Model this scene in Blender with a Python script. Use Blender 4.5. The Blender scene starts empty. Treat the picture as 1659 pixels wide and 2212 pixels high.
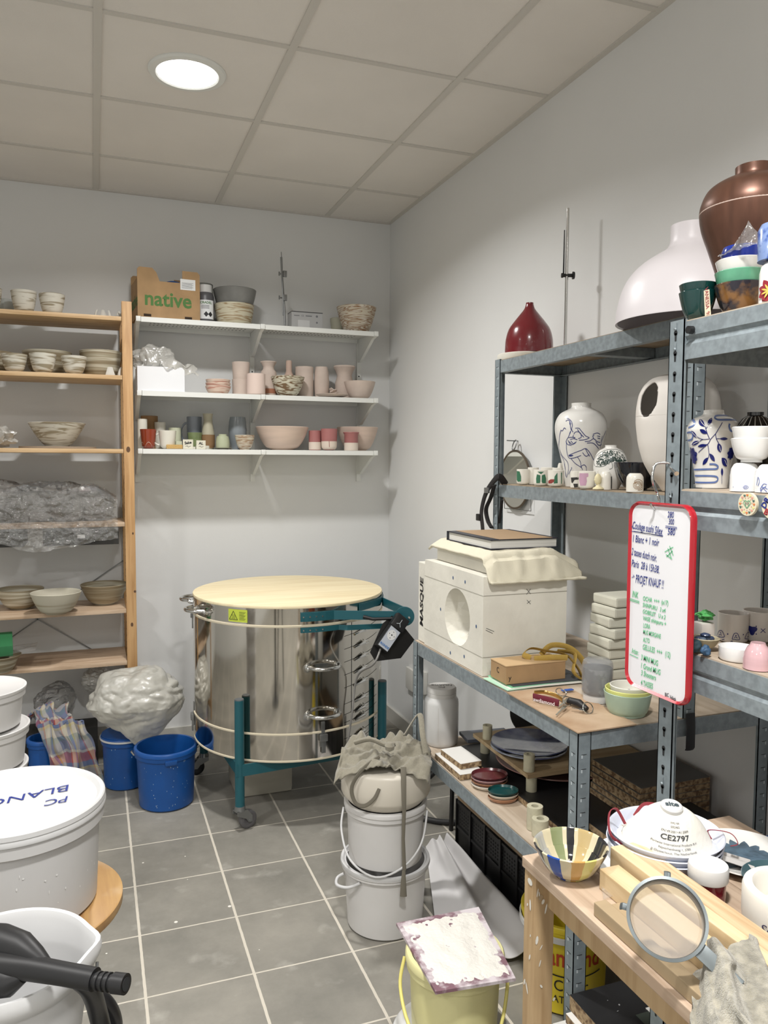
import bpy, bmesh, math, random
from mathutils import Vector, Matrix, noise
from math import sin, cos, pi, radians, sqrt, atan2
S = bpy.context.scene
COL = S.collection
# ---------------- camera ----------------
RM = Matrix(((0.937764, 0.018251, -0.346793), (-0.347234, 0.064159, -0.935581), (0.005174, 0.997773, 0.066504)))
CP = Vector((-1.6171, -4.28588, 1.52754))
FP = 1693.244
cam = bpy.data.cameras.new('camera'); co = bpy.data.objects.new('camera', cam); COL.objects.link(co)
co.matrix_world = Matrix.Translation(CP) @ RM.to_4x4()
cam.sensor_fit = 'VERTICAL'; cam.sensor_height = 24; cam.sensor_width = 18; cam.lens = 24*FP/2212
cam.clip_start = .05; S.camera = co
# ---------------- exposure, world, lights ----------------
S.view_settings.view_transform = 'Standard'; S.view_settings.look = 'None'
S.view_settings.gamma = 1; S.view_settings.exposure = 0.0
w = bpy.data.worlds.new('world'); S.world = w; w.use_nodes = True
w.node_tree.nodes['Background'].inputs[0].default_value = (.8, .82, .85, 1)
w.node_tree.nodes['Background'].inputs[1].default_value = .05
LAMP_W = 32.0
LAMPS = [(-1.284, -1.391), (-1.284, -3.79), (-3.1, -2.6), (-3.1, -5.0), (-1.284, -5.6)]
LAMP_F = [.9, 1.25, .75, .7, .7]
CEIL = 2.87
# ---------------- helpers ----------------
def ray(u, v): return RM @ Vector(((u-829.5)/FP, -(v-1106)/FP, -1))
def on(u, v, **k):
    d = ray(u, v); (a, val), = k.items(); i = 'xyz'.index(a); t = (val-CP[i])/d[i]; return CP+d*t
def dep(p): return -((RM.transposed() @ (Vector(p)-CP)).z)
def rad(u0, u1, p):
    t = ((u0+u1)/2-829.5)/FP; return abs(u1-u0)/2*dep(p)*cos(math.atan(t))/FP
def hz(x, y, v):
    lo, hi = -1, 4
    for _ in range(40):
        m = (lo+hi)/2; q = RM.transposed() @ (Vector((x, y, m))-CP); pv = 1106-FP*q.y/-q.z
        if pv > v: lo = m
        else: hi = m
    return (lo+hi)/2
def away(x, y):
    d = Vector((x-CP.x, y-CP.y)); return d.normalized()
def meas(u0, u1, vt, z, k=1.0, **w):
    """size and place of a round thing that stands on height z: w is x=.. or y=.. for the centre plane, or vb=.. for its front contact"""
    um = (u0+u1)/2
    if 'vb' in w:
        p = on(um, w['vb'], z=z); r = rad(u0, u1, p)
        for _ in range(4):
            d = away(p.x, p.y); c = (p.x+d.x*k*r, p.y+d.y*k*r); r = rad(u0, u1, (c[0], c[1], z))
        x, y = c
    else:
        p = on(um, vt, **w); x, y = p.x, p.y; r = rad(u0, u1, p)
    d = away(x, y); h = hz(x, y, vt)
    s = 1 if h < CP.z else -1
    h = hz(x+s*d.x*r, y+s*d.y*r, vt)-z
    return x, y, r, max(h, .005)
def face_ang(x, y): return atan2(CP.y-y, CP.x-x)
SAT = .84
def lin(c):
    g = .3*c[0]+.59*c[1]+.11*c[2]; c = [g+(v-g)*SAT for v in c[:3]]
    return tuple(((v/255)/12.92 if v/255 <= .04045 else (((v/255)+.055)/1.055)**2.4) for v in c[:3])+(1,)
MATS = {}
def mat(name, col, rough=.5, metal=0, var=0, vs=8, bump=0, bs=40, trans=0, alpha=1, coat=0, col2=None, stretch=(1, 1, 1), spec=.5, sheen=0, emit=0, sss=0, detail=4, ramp=(.35, .65)):
    if name in MATS: return MATS[name]
    m = bpy.data.materials.new(name); m.use_nodes = True; nt = m.node_tree; b = nt.nodes['Principled BSDF']
    b.inputs['Base Color'].default_value = lin(col); b.inputs['Roughness'].default_value = rough
    b.inputs['Metallic'].default_value = metal; b.inputs['Transmission Weight'].default_value = trans
    b.inputs['Coat Weight'].default_value = coat; b.inputs['Specular IOR Level'].default_value = spec
    b.inputs['Sheen Weight'].default_value = sheen
    if emit: b.inputs['Emission Color'].default_value = lin(col); b.inputs['Emission Strength'].default_value = emit
    if sss: b.inputs['Subsurface Weight'].default_value = sss; b.inputs['Subsurface Radius'].default_value = (.02, .02, .02)
    if alpha < 1: b.inputs['Alpha'].default_value = alpha
    tc = mp = None
    def coords():
        nonlocal tc, mp
        if mp is None:
            tc = nt.nodes.new('ShaderNodeTexCoord'); mp = nt.nodes.new('ShaderNodeMapping')
            nt.links.new(tc.outputs['Object'], mp.inputs[0]); mp.inputs['Scale'].default_value = stretch
            oi = nt.nodes.new('ShaderNodeObjectInfo'); mu = nt.nodes.new('ShaderNodeMath'); mu.operation = 'MULTIPLY'; mu.inputs[1].default_value = 7
            nt.links.new(oi.outputs['Random'], mu.inputs[0]); nt.links.new(mu.outputs[0], mp.inputs['Location'])
        return mp.outputs[0]
    if var or col2:
        n = nt.nodes.new('ShaderNodeTexNoise'); n.inputs['Scale'].default_value = vs; n.inputs['Detail'].default_value = detail
        nt.links.new(coords(), n.inputs[0])
        r = nt.nodes.new('ShaderNodeValToRGB'); nt.links.new(n.outputs[0], r.inputs[0])
        c2 = col2 if col2 else tuple(max(0, c*(1-var)) for c in col)
        r.color_ramp.elements[0].position, r.color_ramp.elements[1].position = ramp
        r.color_ramp.elements[0].color = lin(c2); r.color_ramp.elements[1].color = lin(col)
        nt.links.new(r.outputs[0], b.inputs['Base Color'])
    if bump:
        n = nt.nodes.new('ShaderNodeTexNoise'); n.inputs['Scale'].default_value = bs; n.inputs['Detail'].default_value = 5
        nt.links.new(coords(), n.inputs[0])
        bp = nt.nodes.new('ShaderNodeBump'); bp.inputs['Strength'].default_value = bump; bp.inputs['Distance'].default_value = .01
        nt.links.new(n.outputs[0], bp.inputs['Height']); nt.links.new(bp.outputs[0], b.inputs['Normal'])
    MATS[name] = m; return m
def marble(name, a, b_, c_=None, zs=55, xs=7, rough=.55, dist=1.5):
    """clay or paint in swirled bands round the pot"""
    if name in MATS: return MATS[name]
    m = bpy.data.materials.new(name); m.use_nodes = True; nt = m.node_tree; b = nt.nodes['Principled BSDF']; b.inputs['Roughness'].default_value = rough
    tc = nt.nodes.new('ShaderNodeTexCoord'); mp = nt.nodes.new('ShaderNodeMapping'); mp.inputs['Scale'].default_value = (xs, xs, zs); mp.inputs['Rotation'].default_value = (.12, .1, 0)
    oi = nt.nodes.new('ShaderNodeObjectInfo'); mu = nt.nodes.new('ShaderNodeMath'); mu.operation = 'MULTIPLY'; mu.inputs[1].default_value = 31
    nt.links.new(oi.outputs['Random'], mu.inputs[0]); nt.links.new(mu.outputs[0], mp.inputs['Location'])
    nt.links.new(tc.outputs['Object'], mp.inputs[0])
    n = nt.nodes.new('ShaderNodeTexNoise'); n.inputs['Scale'].default_value = 1; n.inputs['Detail'].default_value = 2; n.inputs['Distortion'].default_value = dist
    nt.links.new(mp.outputs[0], n.inputs[0])
    r = nt.nodes.new('ShaderNodeValToRGB'); e = r.color_ramp.elements
    e[0].position = .40; e[0].color = lin(a); e[1].position = .52; e[1].color = lin(b_)
    if c_: x = e.new(.60); x.color = lin(c_); x = e.new(.66); x.color = lin(b_)
    nt.links.new(n.outputs[0], r.inputs[0]); nt.links.new(r.outputs[0], b.inputs['Base Color']); MATS[name] = m; return m
def wood(name, a, b_, axis='x', rough=.55, sc=6, stains=0):
    if name in MATS: return MATS[name]
    m = bpy.data.materials.new(name); m.use_nodes = True; nt = m.node_tree; b = nt.nodes['Principled BSDF']; b.inputs['Roughness'].default_value = rough
    tc = nt.nodes.new('ShaderNodeTexCoord'); mp = nt.nodes.new('ShaderNodeMapping')
    mp.inputs['Scale'].default_value = {'x': (.6, 9, 9), 'y': (9, .6, 9), 'z': (9, 9, .6)}[axis]
    nt.links.new(tc.outputs['Object'], mp.inputs[0])
    n = nt.nodes.new('ShaderNodeTexNoise'); n.inputs['Scale'].default_value = sc; n.inputs['Detail'].default_value = 6; n.inputs['Distortion'].default_value = .6
    nt.links.new(mp.outputs[0], n.inputs[0]); r = nt.nodes.new('ShaderNodeValToRGB'); e = r.color_ramp.elements
    e[0].position = .36; e[0].color = lin(b_); e[1].position = .6; e[1].color = lin(a)
    nt.links.new(n.outputs[0], r.inputs[0]); out = r.outputs[0]
    if stains:
        n2 = nt.nodes.new('ShaderNodeTexNoise'); n2.inputs['Scale'].default_value = 7; n2.inputs['Detail'].default_value = 6; nt.links.new(tc.outputs['Object'], n2.inputs[0])
        r2 = nt.nodes.new('ShaderNodeValToRGB'); r2.color_ramp.elements[0].position = .5; r2.color_ramp.elements[0].color = (0, 0, 0, 1); r2.color_ramp.elements[1].position = .72; r2.color_ramp.elements[1].color = (stains,)*3+(1,)
        nt.links.new(n2.outputs[0], r2.inputs[0]); mx = nt.nodes.new('ShaderNodeMixRGB'); mx.inputs[2].default_value = lin((225, 215, 200)); nt.links.new(r2.outputs[0], mx.inputs[0]); nt.links.new(out, mx.inputs[1]); out = mx.outputs[0]
    nt.links.new(out, b.inputs['Base Color']); MATS[name] = m; return m
def film(name, col=(235, 238, 238), dens=.35, rough=.12, milky=.3, bmp=1):
    """thin see-through plastic sheet: part clear, part milky, glossy on top"""
    if name in MATS: return MATS[name]
    m = bpy.data.materials.new(name); m.use_nodes = True; nt = m.node_tree; N = nt.nodes; b = N['Principled BSDF']
    b.inputs['Base Color'].default_value = lin(col); b.inputs['Roughness'].default_value = .5
    out = N['Material Output']; t = N.new('ShaderNodeBsdfTransparent'); g = N.new('ShaderNodeBsdfGlossy'); g.inputs['Roughness'].default_value = rough
    tl = N.new('ShaderNodeBsdfTranslucent'); tl.inputs[0].default_value = lin(col)
    mb = N.new('ShaderNodeMixShader'); mb.inputs[0].default_value = .4; nt.links.new(b.outputs[0], mb.inputs[1]); nt.links.new(tl.outputs[0], mb.inputs[2])
    mx = N.new('ShaderNodeMixShader'); mx.inputs[0].default_value = dens; nt.links.new(t.outputs[0], mx.inputs[1]); nt.links.new(mb.outputs[0], mx.inputs[2])
    fr = N.new('ShaderNodeFresnel'); fr.inputs[0].default_value = 1.45; ma = N.new('ShaderNodeMath'); ma.operation = 'MULTIPLY_ADD'; ma.inputs[1].default_value = .9; ma.inputs[2].default_value = .10
    nt.links.new(fr.outputs[0], ma.inputs[0])
    m2 = N.new('ShaderNodeMixShader'); nt.links.new(ma.outputs[0], m2.inputs[0]); nt.links.new(mx.outputs[0], m2.inputs[1]); nt.links.new(g.outputs[0], m2.inputs[2])
    nt.links.new(m2.outputs[0], out.inputs[0])
    n = N.new('ShaderNodeTexNoise'); n.inputs['Scale'].default_value = 30; n.inputs['Detail'].default_value = 4
    tc = N.new('ShaderNodeTexCoord'); nt.links.new(tc.outputs['Object'], n.inputs[0])
    bp = N.new('ShaderNodeBump'); bp.inputs['Strength'].default_value = bmp; bp.inputs['Distance'].default_value = .03 if bmp == 1 else .012; nt.links.new(n.outputs[0], bp.inputs['Height'])
    for q in (g, b): nt.links.new(bp.outputs[0], q.inputs['Normal'])
    MATS[name] = m; return m
# ---- objects ----
def setp(o, label=None, cat=None, group=None, kind=None):
    if cat and not kind: kind = 'thing'
    for k, v in (('label', label), ('category', cat), ('group', group), ('kind', kind)):
        if v: o[k] = v
    return o
def thing(name, label, cat, loc=(0, 0, 0), rz=0, group=None):
    o = bpy.data.objects.new(name, None); COL.objects.link(o); o.empty_display_size = .05
    o.location = loc; o.rotation_euler = (0, 0, rz); return setp(o, label, cat, group)
def obj(name, bm, m, parent=None, loc=None, smooth=True, rot=None, plabel=None):
    me = bpy.data.meshes.new(name)
    bmesh.ops.recalc_face_normals(bm, faces=bm.faces[:])
    bm.to_mesh(me); bm.free()
    if smooth:
        for p in me.polygons: p.use_smooth = True
        try: me.set_sharp_from_angle(angle=radians(38))
        except Exception: pass
    me.materials.append(m)
    o = bpy.data.objects.new(name, me); COL.objects.link(o)
    if parent: o.parent = parent
    if loc: o.location = loc
    if rot: o.rotation_euler = rot
    if plabel: o['label'] = plabel
    return o
def solo(name, bm, m, label, cat, loc=(0, 0, 0), rz=0, group=None, smooth=True, rot=None):
    return setp(obj(name, bm, m, None, loc, smooth, rot or (0, 0, rz)), label, cat, group)
def struct(name, bm, m, smooth=False): return setp(obj(name, bm, m, None, None, smooth), kind='structure')
def nb(): return bmesh.new()
def box(bm, lo, hi, bev=0, M=None):
    vs = [bm.verts.new((x, y, z)) for x in (lo[0], hi[0]) for y in (lo[1], hi[1]) for z in (lo[2], hi[2])]
    f = [bm.faces.new([vs[i] for i in q]) for q in ((0, 1, 3, 2), (4, 6, 7, 5), (0, 4, 5, 1), (2, 3, 7, 6), (0, 2, 6, 4), (1, 5, 7, 3))]
    if bev:
        es = list({e for q in f for e in q.edges})
        r = bmesh.ops.bevel(bm, geom=es, offset=bev, segments=2, affect='EDGES', profile=.6)
        vs = list({v for q in r['faces'] for v in q.verts} | {v for v in vs if v.is_valid})
    if M is not None: bmesh.ops.transform(bm, matrix=M, verts=vs)
    return bm
def bx(lo, hi, bev=0, M=None): return box(nb(), lo, hi, bev, M)
def cyl(bm, p0, p1, r0, r1=None, seg=16, cap=True):
    p0, p1 = Vector(p0), Vector(p1); r1 = r0 if r1 is None else r1; d = (p1-p0).normalized()
    a = d.orthogonal().normalized(); b = d.cross(a); rings = []
    for p, r in ((p0, r0), (p1, r1)):
        rings.append([bm.verts.new(p+(a*cos(2*pi*i/seg)+b*sin(2*pi*i/seg))*r) for i in range(seg)])
    for i in range(seg):
        j = (i+1) % seg; bm.faces.new((rings[0][i], rings[0][j], rings[1][j], rings[1][i]))
    if cap: bm.faces.new(rings[0][::-1]); bm.faces.new(rings[1])
    return bm
def smoothpts(pts, n=6):
    P = [Vector(p) for p in pts]
    if len(P) < 3: return P
    out = []
    for i in range(len(P)-1):
        p0 = P[max(i-1, 0)]; p1 = P[i]; p2 = P[i+1]; p3 = P[min(i+2, len(P)-1)]
        for k in range(n):
            t = k/n; out.append(.5*((2*p1)+(-p0+p2)*t+(2*p0-5*p1+4*p2-p3)*t*t+(-p0+3*p1-3*p2+p3)*t**3))
    out.append(P[-1]); return out
def tube(bm, pts, r, seg=10, smooth=0, closed=False, flat=None):
    if smooth: pts = smoothpts(pts, smooth)
    P = [Vector(p) for p in pts]; rings = []; up = None
    for i, p in enumerate(P):
        if closed: d = (P[(i+1) % len(P)]-P[i-1])
        else: d = P[min(i+1, len(P)-1)]-P[max(i-1, 0)]
        d.normalize()
        if up is None: up = d.orthogonal().normalized() if flat is None else Vector(flat)
        a = (up-d*up.dot(d)).normalized(); up = a; b = d.cross(a)
        rr = r[i] if isinstance(r, (list, tuple)) and len(r) == len(P) else (r if not isinstance(r, tuple) else r)
        ra, rb = rr if isinstance(rr, tuple) else (rr, rr)
        rings.append([bm.verts.new(p+a*cos(2*pi*k/seg)*ra+b*sin(2*pi*k/seg)*rb) for k in range(seg)])
    n = len(rings)
    for i in range(n if closed else n-1):
        A, B = rings[i], rings[(i+1) % n]
        for k in range(seg):
            j = (k+1) % seg; bm.faces.new((A[k], A[j], B[j], B[k]))
    if not closed: bm.faces.new(rings[0][::-1]); bm.faces.new(rings[-1])
    return bm
def lathe(prof, seg=48, bm=None, c=(0, 0, 0), sx=1, sy=1, fn=None):
    bm = bm or nb(); rings = []
    for r, z in prof:
        if r < 1e-5: rings.append([bm.verts.new((c[0], c[1], c[2]+z))])
        else: rings.append([bm.verts.new((c[0]+r*sx*cos(2*pi*i/seg), c[1]+r*sy*sin(2*pi*i/seg), c[2]+z)) for i in range(seg)])
    for A, B in zip(rings, rings[1:]):
        if len(A) == 1 and len(B) == 1: continue
        for i in range(seg):
            j = (i+1) % seg
            if len(A) == 1: bm.faces.new((A[0], B[j], B[i]))
            elif len(B) == 1: bm.faces.new((A[i], A[j], B[0]))
            else: bm.faces.new((A[i], A[j], B[j], B[i]))
    if fn:
        for v in bm.verts: v.co = fn(v.co)
    return bm
def prism(poly, h0, h1, axis='z', bm=None, M=None):
    """polygon (a,b) pulled out along an axis"""
    bm = bm or nb()
    def q(a, b, h): return {'z': (a, b, h), 'y': (a, h, b), 'x': (h, a, b)}[axis]
    A = [bm.verts.new(q(a, b, h0)) for a, b in poly]; B = [bm.verts.new(q(a, b, h1)) for a, b in poly]; n = len(poly)
    bm.faces.new(A); bm.faces.new(B[::-1])
    for i in range(n): bm.faces.new((A[i], B[i], B[(i+1) % n], A[(i+1) % n]))
    if M is not None: bmesh.ops.transform(bm, matrix=M, verts=A+B)
    return bm
def rrect(w, h, r, n=6, cx=0, cy=0):
    out = []
    for sx, sy, a in ((1, 1, 0), (-1, 1, pi/2), (-1, -1, pi), (1, -1, 3*pi/2)):
        for k in range(n+1):
            t = a+pi/2*k/n; out.append((cx+sx*(w/2-r)+r*cos(t), cy+sy*(h/2-r)+r*sin(t)))
    return out
def bowlp(r, h, foot=.45, p=.55, t=.004, fh=.004):
    """outer profile curving up from a foot ring, then the inside"""
    rf = r*foot; o = [(0, 0), (rf, 0), (rf, fh)]
    for k in range(1, 13):
        s = k/12; o.append((rf+(r-rf)*s**p if p < 1 else rf+(r-rf)*(1-(1-s)**p), fh+(h-fh)*s))
    i = [(max(a-t, 0), b+(t*1.2 if n < 6 else 0)) for n, (a, b) in enumerate(o[2:])][::-1]
    return o+[(r-t*.5, h+t*.4)]+i+[(0, fh+t*1.5)]
def cupp(r, h, rb=None, rr=.3, t=.003):
    rb = rb or r; k = rr*r; o = [(0, 0), (max(rb-k, .001), 0)]
    for a in (22, 45, 68, 90): o.append((rb-k+k*sin(radians(a)), k-k*cos(radians(a))))
    o += [(rb+(r-rb)*.5, h*.55), (r, h)]
    return o+[(r-t*.5, h+t*.3), (r-t, h), (rb-t+(r-rb)*.5, h*.55), (rb-t, k+t), (rb-k*.9, t*1.5), (0, t*1.5)]
def solidp(pts): return [(0, pts[0][1])]+list(pts)+[(0, pts[-1][1])]
def interp(prof, z):
    for (r0, z0), (r1, z1) in zip(prof, prof[1:]):
        if z0 <= z <= z1 and z1 > z0: return r0+(r1-r0)*(z-z0)/(z1-z0)
    return prof[-1][0]
def on_lathe(prof, a0, off=.0008):
    """maps (s along girth, z) to the wall of a turned pot, s=0 facing a0"""
    rm = max(p[0] for p in prof)
    def f(s, z):
        r = interp(prof, z)+off; a = a0+s/rm; return Vector((r*cos(a), r*sin(a), z))
    return f
def on_plane(o, ex, ey, off=.0008):
    o, ex, ey = Vector(o), Vector(ex).normalized(), Vector(ey).normalized(); n = ex.cross(ey)
    return lambda s, z: o+ex*s+ey*z+n*off
def strokes(lines, f, w, bm=None, sm=5):
    bm = bm or nb()
    for L in lines:
        P = [Vector((a, b, 0)) for a, b in L]
        if sm and len(P) > 2: P = smoothpts(P, sm)
        # cut long straight pieces so they follow the wall
        Q = [P[0]]
        for p in P[1:]:
            n = max(1, int((p-Q[-1]).length/.006)) if (p-Q[-1]).length < 1 else 1; a = Q[-1].copy()
            for k in range(1, n+1): Q.append(a.lerp(p, k/n))
        P = Q; A = []; B = []
        for i, p in enumerate(P):
            d = (P[min(i+1, len(P)-1)]-P[max(i-1, 0)]); d.normalize(); nn = Vector((-d.y, d.x, 0))*w/2
            A.append(bm.verts.new(f(p.x+nn.x, p.y+nn.y))); B.append(bm.verts.new(f(p.x-nn.x, p.y-nn.y)))
        for i in range(len(P)-1):
            try: bm.faces.new((A[i], A[i+1], B[i+1], B[i]))
            except ValueError: pass
    return bm
def blot(bm, f, cx, cy, rx, ry, rot=0, n=12, shape=None):
    c = bm.verts.new(f(cx, cy)); R = []
    for k in range(n):
        t = 2*pi*k/n; q = shape(t) if shape else 1
        a, b = rx*cos(t)*q, ry*sin(t)*q; R.append(bm.verts.new(f(cx+a*cos(rot)-b*sin(rot), cy+a*sin(rot)+b*cos(rot))))
    for k in range(n): bm.faces.new((c, R[k], R[(k+1) % n]))
    return bm
def leaf(bm, f, x, y, L, W, rot):
    n = 8; U = []; D = []
    for k in range(n+1):
        t = k/n; w_ = W/2*sin(pi*t)**.8
        for s, arr in ((1, U), (-1, D)):
            a, b = L*t, s*w_; arr.append(bm.verts.new(f(x+a*cos(rot)-b*sin(rot), y+a*sin(rot)+b*cos(rot))))
    for k in range(n): bm.faces.new((U[k], U[k+1], D[k+1], D[k]))
    return bm
def text(s, size, f, align='CENTER', sx=1, rot=0, ox=0, oy=0, shear=0, bold=0, bm=None, mirror=False):
    cu = bpy.data.curves.new('t', 'FONT'); cu.body = s; cu.size = size; cu.align_x = align; cu.align_y = 'CENTER'; cu.shear = shear; cu.offset = bold; cu.resolution_u = 3
    o = bpy.data.objects.new('t', cu); COL.objects.link(o); dg = bpy.context.evaluated_depsgraph_get(); dg.update()
    me = bpy.data.meshes.new_from_object(o.evaluated_get(dg)); bm = bm or nb(); a0 = len(bm.verts); bm.from_mesh(me); bm.verts.ensure_lookup_table()
    for v in bm.verts[a0:]:
        x, y = v.co.x*sx*(-1 if mirror else 1), v.co.y; v.co = f(ox+x*cos(rot)-y*sin(rot), oy+x*sin(rot)+y*cos(rot))
    bpy.data.objects.remove(o); bpy.data.curves.remove(cu); bpy.data.meshes.remove(me); return bm
def blob(sx, sy, sz, seed=0, amp=.2, fr=2.5, sub=5, flat=0, ridge=.5, c=(0, 0, 0), cut=None):
    """crumpled bag or lump resting on z=0"""
    bm = nb(); bmesh.ops.create_icosphere(bm, subdivisions=sub, radius=1); off = Vector((seed*3.7, seed*1.3, seed*2.1))
    for v in bm.verts:
        d = v.co.normalized(); n = noise.noise(d*fr+off); n2 = abs(noise.noise(d*fr*2.6+off)); n3 = abs(noise.noise(d*fr*6+off))
        k = 1+amp*n*1.6-amp*ridge*(n2*1.2+n3*.5); p = d*k; z = max(p.z, -.62+.06*n) if flat else p.z
        v.co = Vector((p.x*sx, p.y*sy, (z+(.6 if flat else 1))*sz))
    zm = min(v.co.z for v in bm.verts)
    for v in bm.verts: v.co = v.co+Vector((c[0], c[1], c[2]-zm))
    return bm
def sheet(fn, nu, nv, t=0):
    bm = nb(); V = [[bm.verts.new(fn(i/nu, j/nv)) for j in range(nv+1)] for i in range(nu+1)]
    for i in range(nu):
        for j in range(nv): bm.faces.new((V[i][j], V[i+1][j], V[i+1][j+1], V[i][j+1]))
    if t: bmesh.ops.recalc_face_normals(bm, faces=bm.faces[:]); bmesh.ops.solidify(bm, geom=bm.faces[:], thickness=t)
    return bm
def dup(o, loc=None, rz=None, label=None, group=None, parent=None, scale=None):
    c = o.copy(); COL.objects.link(c)
    if parent: c.parent = parent
    if loc is not None: c.location = loc
    if rz is not None: c.rotation_euler = (o.rotation_euler.x, o.rotation_euler.y, rz)
    if scale: c.scale = scale if isinstance(scale, tuple) else (scale,)*3
    if label: c['label'] = label
    if group: c['group'] = group
    for ch in list(o.children): dup(ch, parent=c)
    return c
def lay(f, k, d=.00016):
    def g(s, z):
        p = f(s, z); r = sqrt(p.x*p.x+p.y*p.y) or 1; return Vector((p.x*(1+k*d/r), p.y*(1+k*d/r), p.z))
    return g
def rotz(a): return Matrix.Rotation(a, 4, 'Z')
# ---- shared materials ----
M_wall = mat('wall_paint', (226, 227, 226), .9, var=.02, vs=1.2, bump=.05, bs=300)
M_galv = mat('galvanised_steel', (140, 152, 158), .5, .15, var=.12, vs=70, detail=2)
M_galvd = mat('galvanised_post', (134, 147, 153), .5, .15, var=.08, vs=50, detail=2)
M_slot = mat('slot_dark', (30, 32, 34), .8)
M_slotl = mat('slot_light', (190, 200, 205), .5)
M_mdf = mat('hardboard', (172, 150, 122), .8, var=.12, vs=20)
M_white = mat('white_enamel', (226, 228, 224), .45)
M_wplas = mat('white_plastic', (214, 214, 212), .42, var=.04, vs=5)
M_black = mat('black_plastic', (22, 22, 24), .45)
M_steel = mat('mirror_steel', (205, 200, 190), .09, 1)
M_chrome = mat('chrome', (210, 210, 208), .15, 1)
M_dsteel = mat('dull_steel', (140, 142, 142), .4, .8)
M_teal = mat('teal_paint', (20, 92, 104), .42)
M_plaster = mat('plaster', (226, 222, 208), .85, var=.06, vs=6, bump=.15, bs=30)
M_card = mat('cardboard', (176, 138, 92), .85, var=.08, vs=12)
M_blue = mat('blue_plastic', (10, 82, 168), .36, var=.08, vs=6)
M_ink = mat('black_ink', (25, 25, 30), .6)
M_bink = mat('blue_ink', (28, 48, 140), .5)
M_gink = mat('green_ink', (70, 190, 120), .6)
M_stone = marble('marbled_clay', (150, 138, 112), (206, 202, 188), None)
M_stone2 = marble('marbled_brown', (206, 196, 174), (150, 108, 68), (220, 215, 200), zs=70)
M_brownclay = marble('brown_clay', (140, 124, 94), (166, 156, 130), (206, 200, 180), zs=60, xs=2, dist=.4)
M_pinkclay = mat('pink_clay', (214, 194, 180), .8, var=.05, vs=14)
M_pinkmarb = marble('pink_marbled', (198, 140, 120), (222, 196, 176), None, zs=80)
M_cream = mat('cream_glaze', (226, 222, 208), .3, var=.03, vs=8)
M_wglaze = mat('white_glaze', (232, 230, 224), .14, coat=.4)
M_film = film('clear_film', dens=.2, rough=.06); M_bag = film('milky_bag', (236, 234, 226), dens=.7, rough=.3, bmp=.5)
# ================= room =================
X0, Y0 = -3.9, -6.2
def tile_mat():
    m = bpy.data.materials.new('floor_tiles'); m.use_nodes = True; nt = m.node_tree; N = nt.nodes; L = nt.links; b = N['Principled BSDF']
    tc = N.new('ShaderNodeTexCoord'); sp = N.new('ShaderNodeSeparateXYZ'); L.new(tc.outputs['Object'], sp.inputs[0])
    def mth(op, a, b_=None, c=None):
        n = N.new('ShaderNodeMath'); n.operation = op
        for i, q in enumerate((a, b_, c)):
            if q is None: continue
            if isinstance(q, (int, float)): n.inputs[i].default_value = q
            else: L.new(q, n.inputs[i])
        return n.outputs[0]
    wob = N.new('ShaderNodeTexNoise'); wob.inputs['Scale'].default_value = 30; L.new(tc.outputs['Object'], wob.inputs[0])
    wv = mth('MULTIPLY_ADD', wob.outputs[0], .008, -.004); masks = []; ids = []
    for i, (o0, t, gw) in enumerate(((-1.50477, .3090, .0085), (-.20394, .30894, .0055))):
        s = mth('DIVIDE', mth('SUBTRACT', sp.outputs[i], o0), t); s = mth('ADD', s, wv); fr = mth('FRACT', mth('ADD', s, 100.5)); ids.append(mth('FLOOR', mth('ADD', s, 100)))
        masks.append(mth('LESS_THAN', mth('ABSOLUTE', mth('SUBTRACT', fr, .5)), gw/2/t))
    g = mth('MAXIMUM', masks[0], masks[1])
    n1 = N.new('ShaderNodeTexNoise'); n1.inputs['Scale'].default_value = 3; n1.inputs['Detail'].default_value = 9; n1.inputs['Roughness'].default_value = .7; L.new(tc.outputs['Object'], n1.inputs[0])
    r = N.new('ShaderNodeValToRGB'); L.new(n1.outputs[0], r.inputs[0]); e = r.color_ramp.elements; e[0].position = .35; e[0].color = lin((126, 123, 114)); e[1].position = .72; e[1].color = lin((154, 149, 138))
    wn = N.new('ShaderNodeTexWhiteNoise'); cb = N.new('ShaderNodeCombineXYZ'); L.new(ids[0], cb.inputs[0]); L.new(ids[1], cb.inputs[1]); L.new(cb.outputs[0], wn.inputs[0])
    hs = N.new('ShaderNodeHueSaturation'); L.new(r.outputs[0], hs.inputs['Color']); L.new(mth('MULTIPLY_ADD', wn.outputs[0], .1, .95), hs.inputs['Value'])
    # pale clay smears
    n2 = N.new('ShaderNodeTexNoise'); n2.inputs['Scale'].default_value = 9; n2.inputs['Detail'].default_value = 10; L.new(tc.outputs['Object'], n2.inputs[0])
    r2 = N.new('ShaderNodeValToRGB'); L.new(n2.outputs[0], r2.inputs[0]); q = r2.color_ramp.elements; q[0].position = .6; q[0].color = (0, 0, 0, 1); q[1].position = .85; q[1].color = (.5, .5, .5, 1)
    mx = N.new('ShaderNodeMixRGB'); L.new(r2.outputs[0], mx.inputs[0]); L.new(hs.outputs[0], mx.inputs[1]); mx.inputs[2].default_value = lin((206, 202, 192))
    mg = N.new('ShaderNodeMixRGB'); L.new(g, mg.inputs[0]); L.new(mx.outputs[0], mg.inputs[1]); mg.inputs[2].default_value = lin((208, 200, 184))
    L.new(mg.outputs[0], b.inputs['Base Color']); b.inputs['Roughness'].default_value = .55
    bp = N.new('ShaderNodeBump'); bp.inputs['Strength'].default_value = .3; bp.inputs['Distance'].default_value = .004; L.new(mth('SUBTRACT', 1, g), bp.inputs['Height']); L.new(bp.outputs[0], b.inputs['Normal'])
    return m
struct('floor', bx((X0-.1, Y0-.1, -.1), (.1, .1, 0)), tile_mat())
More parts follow.
